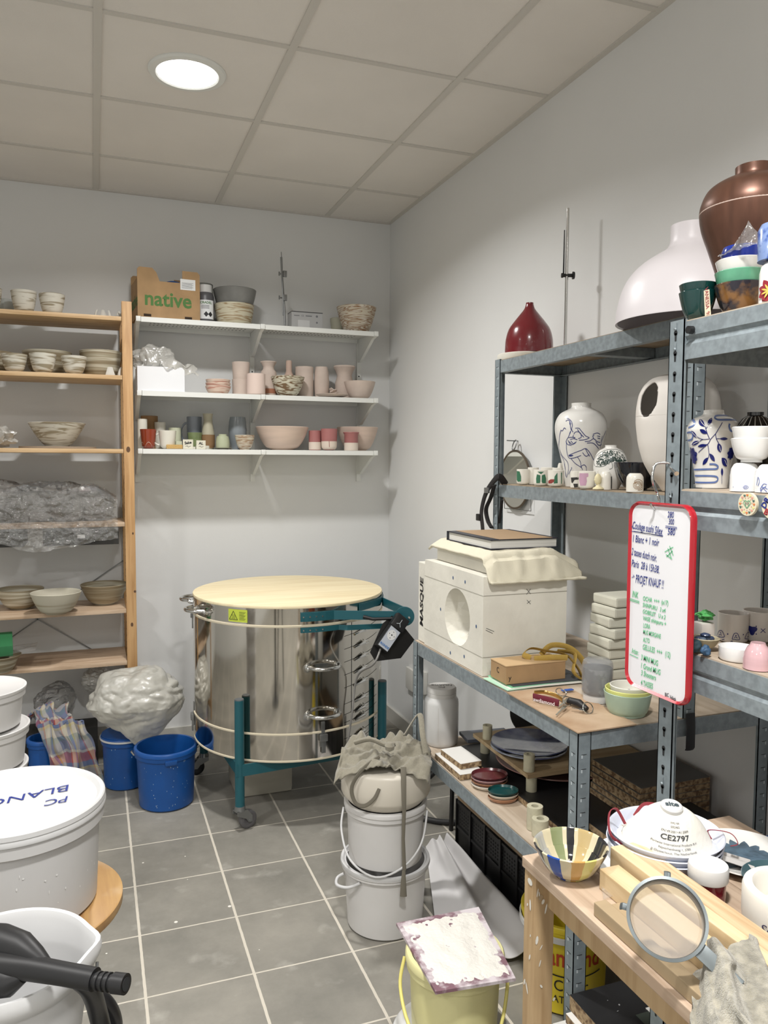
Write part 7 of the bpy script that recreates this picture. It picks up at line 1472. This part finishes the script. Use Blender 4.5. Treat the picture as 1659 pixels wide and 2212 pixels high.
obj('pale_ribs', strokes([[(r*.38/1*sin(a)*0+a*r*.8, h*.94), (a*r*.9, h*.86), (a*r, h*.78)] for a in [q*.33 for q in range(-9, 10)]]+[[(-r*3, h*.765), (0, h*.765), (r*3, h*.765)]], f, .0018, sm=3), mat('rib_grey', (176, 174, 166), .5), t)
cx_, cy_, r, h = meas(1577, 1642, 1000, Z, x=-.548); M_w2 = mat('white_glaze2', (234, 234, 232), .15, coat=.4)
t, = (thing('upturned_cup', 'upturned white cup with small blue eye under the white bowls', 'cup', (cx_, cy_, Z)),); pr = [(0, 0), (r, 0), (r*1.0, h*.55), (r*.93, h*.8), (r*.75, h*.95), (r*.6, h), (0, h)]; obj('body', lathe(pr, 56), M_w2, t); g, f = pmap(cx_, cy_, Z, pr); c = crop(1440, 840, .14465)
bm = strokes([[g(*p) for p in c(L)] for L in ([(1140, 1468), (1178, 1440), (1218, 1468), (1178, 1500), (1140, 1468)], [(1160, 1468), (1178, 1455), (1195, 1468), (1178, 1482), (1160, 1468)])], f, .0008); text('A', .004, f, ox=g(*c([(1000, 1466)])[0])[0], oy=g(*c([(1000, 1466)])[0])[1], bm=bm); obj('eye_mark', bm, mat('mark_blue', (90, 110, 180), .5), t)
zb = Z+h+.001; rb_ = rad(1578, 1672, (cx_, cy_, zb)); hb_ = (hz(cx_, cy_, 922)-zb)
pot('white_bowl', bowlp(rb_, hb_*.66, .5, .4, .003), M_w2, 'lower of two white bowls balanced on the upturned cup', 'bowl', cx_+.006, cy_-.008, zb, None, 56); pot('white_bowl', bowlp(rb_*.97, hb_*.66, .5, .4, .003), M_w2, 'upper of two white bowls balanced on the upturned cup', 'bowl', cx_+.006, cy_-.008, zb+hb_*.32, None, 56)
x, y, r, h = meas(1632, 1700, 1003, Z, x=-.545); t = thing('upturned_cup', 'upturned white cup with blue flower drawing at the right edge', 'cup', (x, y, Z)); pr = [(0, 0), (r, 0), (r*1.0, h*.55), (r*.93, h*.8), (r*.75, h*.95), (r*.6, h), (0, h)]; obj('body', lathe(pr, 56), M_w2, t); g, f = pmap(x, y, Z, pr)
draw(t, 'flower_drawing', [c(L) for L in ([(1350, 1440), (1370, 1320), (1390, 1380), (1370, 1450)], [(1400, 1500), (1450, 1420), (1500, 1430)], [(1410, 1540), (1450, 1470), (1510, 1500)], [(1430, 1560), (1480, 1520)], [(1420, 1450), (1500, 1540)], [(1400, 1520), (1490, 1450)])], g, f, .0012, mat('mark_blue', (1, 1, 1)))
# medals
def medal(u, v, r, name, lab):
    q = on(u, v, x=PX-.012); t = thing(name, lab, 'medal', (PX-.012, q.y, q.z)); bm = nb(); cyl(bm, (.0, 0, 0), (.005, 0, 0), r, r, 48); obj('disc', bm, mat('medal_cream', (218, 208, 178), .35), t); return t, on_plane((0, 0, 0), (0, -1, 0), (0, 0, 1), .0006)
t, f = medal(1614, 1089, .0195, 'heart_medal', 'round ceramic medal painted with coloured hearts on the shelf beam')
def heart(bm, f, x, y, s, rot=0):
    P = [(0, -.9), (.55, -.3), (.95, .2), (.8, .7), (.4, .8), (0, .45), (-.4, .8), (-.8, .7), (-.95, .2), (-.55, -.3)]; c_ = bm.verts.new(f(x, y)); V = [bm.verts.new(f(x+(a*cos(rot)-b*sin(rot))*s, y+(a*sin(rot)+b*cos(rot))*s)) for a, b in P]
    for i in range(len(V)): bm.faces.new((c_, V[i], V[(i+1) % len(V)]))
cols = (('heart_orange', (222, 120, 60)), ('heart_teal', (70, 104, 96)), ('heart_pink', (220, 150, 130)), ('heart_yellow', (224, 216, 130)))
for j, (nm, c_) in enumerate(cols):
    bm = nb()
    for k in range(4): a = (k*4+j)*2*pi/16; heart(bm, f, .0148*cos(a), .0148*sin(a), .0026, 0)
    obj('painted_hearts', bm, mat(nm, c_, .4), t, smooth=False)
bm = nb()
for k in range(11): a = k*2*pi/11+.2; heart(bm, f, .0106*cos(a), .0106*sin(a), .0009)
obj('small_hearts', bm, mat('heart_red', (190, 40, 50), .4), t, smooth=False)
P = [(0, -.9), (.55, -.3), (.95, .2), (.8, .7), (.4, .8), (0, .45), (-.4, .8), (-.8, .7), (-.95, .2), (-.55, -.3), (0, -.9)]
bm = strokes([[(a*.0075, b*.0075) for a, b in P]], f, .0018, sm=0); obj('heart_outline', bm, mat('heart_green', (110, 170, 130), .4), t, smooth=False)
bm = nb(); 
for s in (-1, 1): blot(bm, f, s*.0028, .002, .0009, .0009); strokes([[(s*.0028, .001), (s*.0025, -.003)], [(s*.0025, 0), (0, .0005)]], f, .0007, bm, 0)
obj('figures', bm, M_ink, t, smooth=False)
t, f = medal(1668, 1094, .021, 'lettered_medal', 'round ceramic medal with blue and red letters cut by the right edge'); obj('blue_letters', text('DR', .014, f, ox=-.013, oy=.005, rot=1.1, bold=.0006), M_bink, t, smooth=False); obj('red_letters', text('B', .014, f, ox=-.011, oy=-.01, rot=-.5, bold=.0006), mat('ink_red', (1, 1, 1)), t, smooth=False)
# ================= right hand unit, lower =================
Z = PZ[2]+.003
def zc(u0, u1, vt, vb, k=.95): return meas(u0, u1, vt, Z, k, vb=vb)
for (u0, u1, vt, xx, lab, dr) in ((1550, 1619, 1318, -.44, 'grey white tumbler with drawn blue figures on the lower right shelf', 1), (1604, 1680, 1313, -.385, 'white tumbler with dark blob and cross behind the other one', 2)):
    x, y, r, h = meas(u0, u1, vt, Z, x=xx); pr = cupp(r, h, r*.97, .2, .0025); t = thing('drawn_tumbler', lab, 'cup', (x, y, Z)); obj('body', lathe(pr, 56), mat('warm_white_glaze', (214, 208, 200), .3), t); g, f = pmap(x, y, Z, pr); c = crop(1480, 1260, .1079)
    if dr == 1:
        def ghost(x0, y0): return [[(x0-50, y0+60), (x0-30, y0-10), (x0, y0-60), (x0+50, y0-60), (x0+80, y0), (x0+100, y0+60), (x0+40, y0+70), (x0, y0+60), (x0-50, y0+60)], [(x0-10, y0+30), (x0+20, y0+10), (x0+50, y0+35)]]
        draw(t, 'blue_drawing', [c(L) for L in ghost(690, 1010)+ghost(990, 1060)+ghost(1240, 1050)+[[(670, 1080), (660, 1140), (700, 1150), (700, 1100)], [(740, 1130), (790, 1120)], [(910, 1180), (940, 1150), (950, 1200)]]], g, f, .0012, M_cob, sm=3)
        bm = nb(); [blot(bm, f, *g(*c([p])[0]), .0012, .0014) for p in ((855, 1015), (1160, 1025), (718, 990), (1015, 1045))]; obj('dots', bm, M_cob, t)
    else:
        bm = nb(); a, b = g(*c([(1345, 935)])[0]); blot(bm, f, a, b, .0085, .0085, 0, 20, lambda q: 1+.25*sin(3*q)); blot(bm, f, *g(*c([(1425, 860)])[0]), .0012, .0012); blot(bm, f, *g(*c([(1425, 1015)])[0]), .0012, .0012); strokes([[g(*c([(1515, 905)])[0]), g(*c([(1605, 990)])[0])], [g(*c([(1600, 905)])[0]), g(*c([(1510, 990)])[0])]], f, .0012, bm, 0); obj('blue_drawing', bm, M_cob, t)
x, y, r, h = zc(1603, 1668, 1382, 1450); t = pot('pink_cup', [(0, 0), (r, 0), (r*1.0, h*.35), (r*.92, h*.6), (r*.72, h*.82), (r*.55, h*.92), (r*.5, h), (r*.4, h), (0, h*.97)], mat('candy_pink', (226, 178, 184), .15, coat=.5, var=.1, vs=4, stretch=(1, 1, 8)), 'glossy pink upturned cup at the right edge of the lower shelf', 'cup', x, y, Z, None, 56)
x, y, r, h = zc(1550, 1636, 1386, 1432, .95); pot('white_dish', [(0, 0), (r*.93, 0), (r, .004), (r, .023), (r*.94, .023), (r*.92, .006), (0, .005)], M_w2, 'low round white dish with notch beside the pink cup', 'dish', x, y, Z, None, 56)
x, y, r, h = meas(1489, 1557, 1392, Z, x=-.545); pot('pebble_dish', bowlp(r*.95, .022, .4, .5, .003), mat('sand_dish', (176, 164, 132), .6), 'shallow sand coloured dish holding blue pebbles', 'dish', x, y, Z, None, 48); random.seed(12)
for k in range(7):
    a = k*.9; d = .011 if k < 6 else 0; solo('blue_pebble', blob(.0095, .007, .0045, k, .1, 2, 3, ridge=.1), mat('pebble%d' % (k % 3), ((52, 66, 96), (84, 100, 118), (40, 50, 66))[k % 3], .3), 'smooth blue grey glazed pebble in the shallow dish', 'pebble', (x+d*cos(a), y+d*sin(a), Z+.0155+.007*(k == 6)), a, 'blue glazed pebbles in the dish')
q = on(1501, 1411, z=Z); solo('blue_blob', blob(.013, .012, .0125, 21, .1, 1.5, 4, ridge=.1), mat('teal_blob', (40, 66, 76), .6), 'round dark teal clay lump in front of the pebble dish', 'lump', (q.x+.004, q.y+.004, Z))
q = on(1524, 1417, z=Z); solo('blue_blob', blob(.009, .008, .0095, 23, .25, 1.5, 4, ridge=.3), mat('blue_lump', (46, 84, 120), .6), 'small blue pointed clay lump near the shelf edge', 'lump', (q.x, q.y, Z))
q = on(1520, 1360, x=-.3); solo('white_pot_piece', bx((-.017, -.016, 0), (.017, .016, .04), .007), mat('warm_white_glaze', (1, 1, 1)), 'cream ceramic piece behind the pebble dish', 'pot', (-.503, -3.081, Z)); solo('green_wrap', blob(.017, .016, .01, 31, .3, 2, 4, ridge=.6), mat('green_soft', (70, 170, 80), .5), 'crumpled green plastic lying on the cream ceramic piece', 'plastic', (-.499, -3.082, Z+.0402))
# lower crates
M_or = mat('orange_plastic', (214, 84, 24), .4)
beamset(bpy.data.objects['rivet_shelving'], (PX, PY1, 0), PX, -.02, PY0, PY1, .50, .07, groove=True, deck=M_bdeck)
def crate(z, h, m, lab, x0, y0, L, W):
    t = thing('folding_crate', lab, 'crate', (x0, y0, z)); T = .006; bm = nb()
    def wall(a, b, c_, d): box(bm, a, b)
    zs = [(0, .03), (h-.03, h)]
    for (xa, ya, xb, yb, ax) in ((0, -L, T, 0, 'y'), (W-T, -L, W, 0, 'y'), (0, -T, W, 0, 'x'), (0, -L, W, -L+T, 'x')):
        for za, zb_ in zs: box(bm, (xa, ya, za), (xb, yb, zb_), 0)
        n = 7 if ax == 'y' else 6
        if ax == 'y':
            for k in range(n+1): yy = -L+(L-.012)*k/n; box(bm, (xa, yy, .03), (xb, yy+.012, h-.03))
            box(bm, (xa+.001, ya, .03), (xb-.001, ya+L*.33, h-.058)); box(bm, (xa+.001, ya+L*.33, .03), (xb-.001, yb-L*.25, h-.075)); box(bm, (xa+.001, yb-L*.25, .03), (xb-.001, yb, h-.055))
        else:
            for k in range(n+1): xx = (W-.012)*k/n; box(bm, (xx, ya, .03), (xx+.012, yb, h-.03))
            box(bm, (xa, ya+.001, .03), (xb, yb-.001, h-.06))
    for xx, yy in ((-.003, -.018), (W-.015, -.018), (-.003, -L), (W-.015, -L)): box(bm, (xx, yy, 0), (xx+.018, yy+.02, h+.004), .002)
    box(bm, (0, -L, 0), (W, 0, .005)); obj('body', bm, m, t, smooth=False); return t
cz = .503; q = on(1556, 1694, z=.74); crate(cz, .115, M_or, 'orange folding crate under the blue one beside the plates', -.43, -3.085, .4, .3); crate(cz+.122, .13, M_blue, 'blue folding crate stacked on the orange one beside the plates', -.43, -3.085, .4, .3)
solo('carton_insert', bx((0, 0, 0), (.16, .004, .11)), M_card, 'brown cardboard divider standing inside the blue folding crate', 'carton', (-.3, -3.25, cz+.128), 0, smooth=False)
# ================= table top items =================
Z = TZ+.0008
x, y, r, h = meas(1150, 1313, 1795, Z, .42, vb=1905)
def stripemat():
    m = bpy.data.materials.new('striped_bowl'); m.use_nodes = True; nt = m.node_tree; N = nt.nodes; L = nt.links; b = N['Principled BSDF']; b.inputs['Roughness'].default_value = .12; b.inputs['Coat Weight'].default_value = .4
    tc = N.new('ShaderNodeTexCoord'); sp = N.new('ShaderNodeSeparateXYZ'); L.new(tc.outputs['Object'], sp.inputs[0]); at = N.new('ShaderNodeMath'); at.operation = 'ARCTAN2'; L.new(sp.outputs[1], at.inputs[0]); L.new(sp.outputs[0], at.inputs[1])
    nz = N.new('ShaderNodeTexNoise'); nz.inputs['Scale'].default_value = 25; L.new(tc.outputs['Object'], nz.inputs[0]); ad = N.new('ShaderNodeMath'); ad.operation = 'MULTIPLY_ADD'; ad.inputs[1].default_value = .12; L.new(nz.outputs[0], ad.inputs[0]); L.new(at.outputs[0], ad.inputs[2])
    mr = N.new('ShaderNodeMapRange'); mr.inputs[1].default_value = -pi; mr.inputs[2].default_value = pi; L.new(ad.outputs[0], mr.inputs[0]); r = N.new('ShaderNodeValToRGB'); r.color_ramp.interpolation = 'CONSTANT'; e = r.color_ramp.elements
    cr, kk, gn, bl, oc, ye = (208, 196, 160), (40, 40, 44), (132, 142, 96), (20, 70, 170), (196, 150, 70), (204, 200, 110)
    seq = [(0, cr), (.05, kk), (.14, cr), (.17, bl), (.23, cr), (.28, oc), (.335, ye), (.39, cr), (.43, kk), (.5, cr), (.54, kk), (.63, cr), (.67, (186, 160, 104)), (.74, cr), (.76, kk), (.80, cr), (.82, gn), (.88, cr), (.93, (176, 176, 170))]
    e[0].position = 0; e[0].color = lin(seq[0][1]); e[1].position = seq[1][0]; e[1].color = lin(seq[1][1])
    for p_, c_ in seq[2:]: q = e.new(p_); q.color = lin(c_)
    L.new(mr.outputs[0], r.inputs[0]); L.new(r.outputs[0], b.inputs['Base Color']); return m
SB = pot('striped_bowl', bowlp(r, .052, .42, .5, .004), stripemat(), 'glazed bowl striped in black, cream, blue, green and ochre on the table', 'bowl', x, y, Z, None, 72, rz=-.7)
for k, (dx, dy, rz) in enumerate(((-.02, -.004, .5), (.012, -.018, .2))): solo('speckled_tag', lathe(solidp([(.021, 0), (.0215, .0025)]), 28, sx=1, sy=.6), mat('speckled_white', (222, 220, 212), .4, col2=(110, 110, 108), vs=140, ramp=(.3, .34)), ('left', 'right')[k]+' speckled white oval ceramic chip inside the striped bowl', 'chip', (x+dx, y+dy, Z+.012+.012*(k == 0)), 0, rot=(radians(-35), radians(12), rz))
solo('bag_sachet', sheet(lambda u, v: Vector((-.035+.075*u, -.02+.045*v+.01*u, .001+.006*abs(sin(u*5+v*3)))), 16, 10), M_film, 'small clear plastic sachet lying below the striped bowl', 'sachet', (x+.045, y-.085, Z), -.5)
# paper and plates
solo('paper_sheet', bx((-.08, -.07, 0), (.06, .07, .0008)), mat('paper_white', (226, 228, 228)), 'white sheet of paper under the stacked blue white plates', 'paper', (-0.7340, -3.1777, Z), .25, smooth=False)
px_, py_, pr_, _ = meas(1320, 1556, 1800, Z, .6, vb=1905); px_, py_ = -0.6907, -3.2066; pr_ = .0972; M_pl = mat('pale_blue_white', (214, 220, 236), .2, coat=.3)
for k, lab in enumerate(('lowest of three stacked pale blue white plates', 'middle of three stacked pale blue white plates', 'top plate of the stack holding the face mask')):
    pot('deep_plate', bowlp(pr_, .034, .6, .5, .0035), M_pl, lab, 'plate', px_+.002*k, py_, Z+.001+.0095*k, 'stacked pale plates', 72)
zpl = Z+.001+.019+.008
# mask
def mask():
    bm = nb(); nu, nv = 40, 20; fr = []
    R = [[None]*(nu) for _ in range(nv+1)]
    for j in range(nv+1):
        s = j/nv
        for i in range(nu):
            a = 2*pi*i/nu; ra = .073*(1+.06*cos(2*a)); rb = .056*(1-.05*cos(a*2)+.05*sin(a)); k = cos(s*pi/2)**.85 if s < .999 else 0; k = max(k, .17) if s > .0 else 1
            k = 1-(1-.19)*s**1.25; z = .062*sin(s*pi/2)**1.1
            R[j][i] = bm.verts.new((ra*k*cos(a), rb*k*sin(a)+.004*s, z))
    for j in range(nv):
        for i in range(nu): bm.faces.new((R[j][i], R[j][(i+1) % nu], R[j+1][(i+1) % nu], R[j+1][i]))
    bm.faces.new(R[nv]); return bm
MZ = zpl+.012; t = thing('dust_mask', 'white cup shaped dust mask with red straps lying on the plates', 'mask', (px_+.002, py_-.006, MZ), radians(-20)); t.rotation_euler = (radians(13), radians(3), radians(-26))
M_mask = mat('mask_fibre', (232, 228, 216), .9, bump=.15, bs=150); obj('cup', mask(), M_mask, t); obj('edge_seal', tube(nb(), [(.0765*cos(2*pi*k/40)*(1+.06*cos(4*pi*k/40)), .059*sin(2*pi*k/40)*(1-.05*cos(4*pi*k/40)+.05*sin(2*pi*k/40)), 0) for k in range(40)], [(.002, .004)]*40, 8, closed=True), M_mask, t)
v = obj('valve_cap', lathe(solidp([(.0175, .060), (.0185, .062), (.0185, .067), (.016, .069)]), 36, c=(0, .004, 0)), M_wplas, t); f = on_plane((0, .004, .0692), (1, 0, 0), (0, 1, 0), .0004); obj('brand_text', text('site', .016, f, bold=.0006, oy=.001), mat('brand_grey', (70, 84, 90), .6), v, smooth=False)
def mf(s, q):
    a = -pi/2+s/.045; ss = q; k = 1-(1-.19)*ss**1.25; ra = .073*(1+.06*cos(2*a)); rb = .056*(1-.05*cos(a*2)+.05*sin(a)); z = .062*sin(ss*pi/2)**1.1; n = Vector((cos(a), sin(a), .6))*.0008
    return Vector((ra*k*cos(a), rb*k*sin(a)+.004*ss, z))+n
def mt(bm, s, q, size, **kw): text(s, size, lambda a, b: mf(a*1.25, q+b/.082), bm=bm, **kw)
bm = nb(); mt(bm, 'CE2797', .4, .0105, bold=.0002)
for s, q, z_ in (('FFP2 NR', .68, .0052), ('SI02465', .6, .0052), ('EN149:2001+A1:2009', .51, .005), ('Portwise International Products B.V.', .29, .0042), ('Nijverheidsweg 1, 3785', .22, .0042), ('JJ Oosterhout, The Netherlands', .15, .0042)): mt(bm, s, q, z_, sx=.8)
obj('printed_text', bm, mat('print_dark', (60, 62, 64), .7), t, smooth=False)
M_str = mat('strap_red', (156, 48, 60), .6)
for L in ([(-.07, .015, .012), (-.085, .03, .03), (-.1, .015, .03), (-.1, -.02, .012), (-.07, -.035, .004), (-.04, -.05, .002)], [(.074, -.0, .01), (.07, .01, .02), (.1, -.005, .03), (.11, -.02, .022), (.1, -.018, .014)], [(-.05, .04, .012), (-.03, .06, .024), (.0, .066, .02)], [(.045, -.045, .0), (.05, -.055, .012), (.062, -.05, .012), (.06, -.044, .0)]):
    obj('strap', tube(nb(), L, [(.0008, .0035)]*(6*(len(L)-1)+1), 6, smooth=6), M_str, t)
# fish dish with flower plate
fp = on(1605, 1850, z=Z+.01); x, y = -0.5559, -3.2547
t = thing('flower_plate', 'white plate painted with grey blue petals beside the plate stack', 'plate', (x, y, Z)); obj('body', lathe([(0, 0), (.05, 0), (.07, .004), (.088, .014), (.087, .016), (.07, .007), (0, .004)], 64), M_wglaze, t); f = lambda s, q: Vector((s, q, .0048+.0*s))
bm = nb()
for k in range(16): leaf(bm, lambda s, q: Vector((s, q, .0062+k*.00025+max(0, sqrt(s*s+q*q)-.062)*.45)), .0, .0, .062, .02, k*pi/8)
obj('petal_painting', bm, mat('petal_blue_grey', (84, 110, 130), .3, var=.25, vs=60), t)
solo('fish_tail', sheet(lambda u, v: Vector((-.02+.05*u, (v-.5)*(.022+.012*u), .016-.012*u+.003*sin(v*20))), 14, 14, .003), mat('pearl_grey', (196, 192, 188), .2, coat=.4), 'ribbed grey white fan shaped ceramic piece sticking out from the plates', 'ceramic piece', (-0.6011, -3.2740, Z+.006), -.5)
# jar with white lid
x, y, r, h = meas(1482, 1572, 1870, Z, .95, vb=1962); h = .058; t = thing('glaze_jar', 'small jar of dark red glaze with broad white lid', 'jar', (x, y, Z)); obj('glass', lathe(solidp([(r*.8, 0), (r*.88, .003), (r*.88, h*.62)]), 48), mat('dark_red_glaze', (110, 12, 30), .12, coat=.5), t); obj('lid', lathe(solidp([(r*.98, h*.6), (r, h*.63), (r, h*.93), (r*.96, h)]), 56), M_wplas, t)
# thick white bowl
x, y = -0.6522, -3.4425; r = .0695; t = thing('thick_bowl', 'thick walled white plaster bowl with dark writing at the right edge', 'bowl', (x, y, Z)); pr = [(0, 0), (r*.85, 0), (r*.97, .008), (r, .02), (r, .06), (r*.97, .066), (r*.8, .068), (r*.74, .062), (r*.7, .03), (r*.5, .018), (0, .016)]; obj('body', lathe(pr, 72), mat('bowl_plaster', (226, 222, 212), .6), t); f = on_lathe(pr, face_ang(x, y), .001); obj('handwriting', text('Summer', .02, f, ox=-.01, oy=.025, shear=.3), mat('ink_violet', (60, 50, 90), .6), t)
pot('teal_dish', bowlp(.06, .02, .5, .5, .003), mat('teal_glaze', (60, 92, 100), .3), 'dark teal dish just behind the thick white bowl', 'dish', -0.5751, -3.3510, Z)
# wood bars
def wbar(u, v, W, L, H_, m, lab, z=None, rz=0, name='wood_bar'):
    q = on(u, v, z=z or Z); return solo(name, bx((0, -L, 0), (W, 0, H_), .0012), m, lab, 'wood bar', (q.x, q.y, z or Z), rz, None, smooth=False)
M_wb1 = wood('planed_pine', (224, 200, 156), (206, 176, 128), 'y', .5, 5); M_mdfb = mat('mdf_bar', (168, 144, 108), .8); M_wb2 = wood('rough_pine', (214, 186, 144), (186, 152, 108), 'y', .6, 7)
b0 = on(1286, 1992, z=Z).x
for i, (x_, y_, W, L, H_, m, lab) in enumerate(((-0.9054, -3.3058, .022, .55, .021, M_mdfb, 'brown fibreboard strip along the left table edge'), (-0.8813, -3.3000, .029, .56, .007, M_mdfb, 'thin flat strip beside the fibreboard strip'), (-0.8496, -3.2884, .029, .56, .006, M_wb2, 'thin reddish slat under the sieve'), (-0.8515, -3.2451, .037, .5, .034, M_wb1, 'short pine batten in front of the plates'), (-0.8062, -3.2114, .023, .6, .047, M_wb1, 'tall pine batten beside the plates'), (-0.7802, -3.2066, .035, .62, .044, M_wb2, 'rough edged pine batten right of the tall one'))):
    if i == 2: y_ -= .5; L = .1
    solo('wood_bar', bx((0, -L, 0), (W, 0, H_), .0015), m, lab+' on the work table', 'wood bar', (x_, y_, Z), 0, None, smooth=False)
# sieve
sv = on(1440, 1985, z=Z+.092); t = thing('sieve', 'round steel rimmed sieve with fine mesh propped on the wood bars', 'sieve', tuple(sv)); R_ = .0475
n_ = ((CP-sv).normalized()+Vector((.12, .05, .12))).normalized(); hd_ = on(1545, 2100, z=Z+.03)-sv; hd_ = (hd_-n_*hd_.dot(n_)).normalized(); sd_ = n_.cross(hd_); t.rotation_euler = Matrix((hd_, sd_, n_)).transposed().to_euler()
obj('rim', lathe([(R_*.97, -.018), (R_*1.0, -.018), (R_+.0015, .004), (R_+.004, .006), (R_+.004, .008), (R_, .0085), (R_-.001, .004), (R_*.97, -.018)], 64), mat('zinc_rim', (104, 112, 114), .35, .5), t)
obj('mesh', lathe([(R_-.001, .006), (R_*.97, -.004), (R_*.88, -.009), (0, -.012)], 64), mat('sieve_mesh', (168, 162, 156), .7, alpha=.5), t)
obj('handle', bx((R_, -.010, .002), (R_+.06, .010, .0045), .001), MATS['zinc_rim'], t)
for a in (2.2, -2.6): obj('hook', tube(nb(), [(R_*cos(a), R_*sin(a), .004), ((R_+.009)*cos(a), (R_+.009)*sin(a), .005), ((R_+.012)*cos(a), (R_+.012)*sin(a), -.002)], [(.001, .0045)]*3, 8, flat=(0, 0, 1)), MATS['zinc_rim'], t)
# felt cloth
FA, FB, FC_, FD = [on(u_, v_, z=TZ+.03) for u_, v_ in ((1488, 2082), (1640, 1985), (1780, 2420), (1520, 2420))]
def felt(u, v):
    X = -0.9314+.29*u; Y = -3.4521-.31*v; n = noise.noise(Vector((u*3.2, v*3.2, 3))); n2 = noise.noise(Vector((u*8, v*8, 6))); rdg = math.exp(-((u-.28-.25*v)/.09)**2)
    ed = min(1, u*7, v*6, (1-u)*6); z = .048+.014*n+.026*rdg*min(1, v*4+.4)+.004*n2-.03*(1-ed); 
    if u < .2: z -= .03*(.2-u)/.2
    P_ = FA*(1-u)*(1-v)+FB*u*(1-v)+FC_*u*v+FD*(1-u)*v
    return Vector((P_.x+.012*n, P_.y+.012*n2, max(z, .012)))
o = solo('felt_cloth', cloth(felt, 70, 60), mat('felt_grey', (178, 170, 148), .98, col2=(130, 124, 106), vs=60, detail=8, ramp=(.35, .65), bump=.6, bs=500, sheen=.5), 'thick mottled beige grey felt cloth crumpled at the bottom right', 'cloth', (.0, .0, Z)); md = o.modifiers.new('thickness', 'SOLIDIFY'); md.thickness = .006
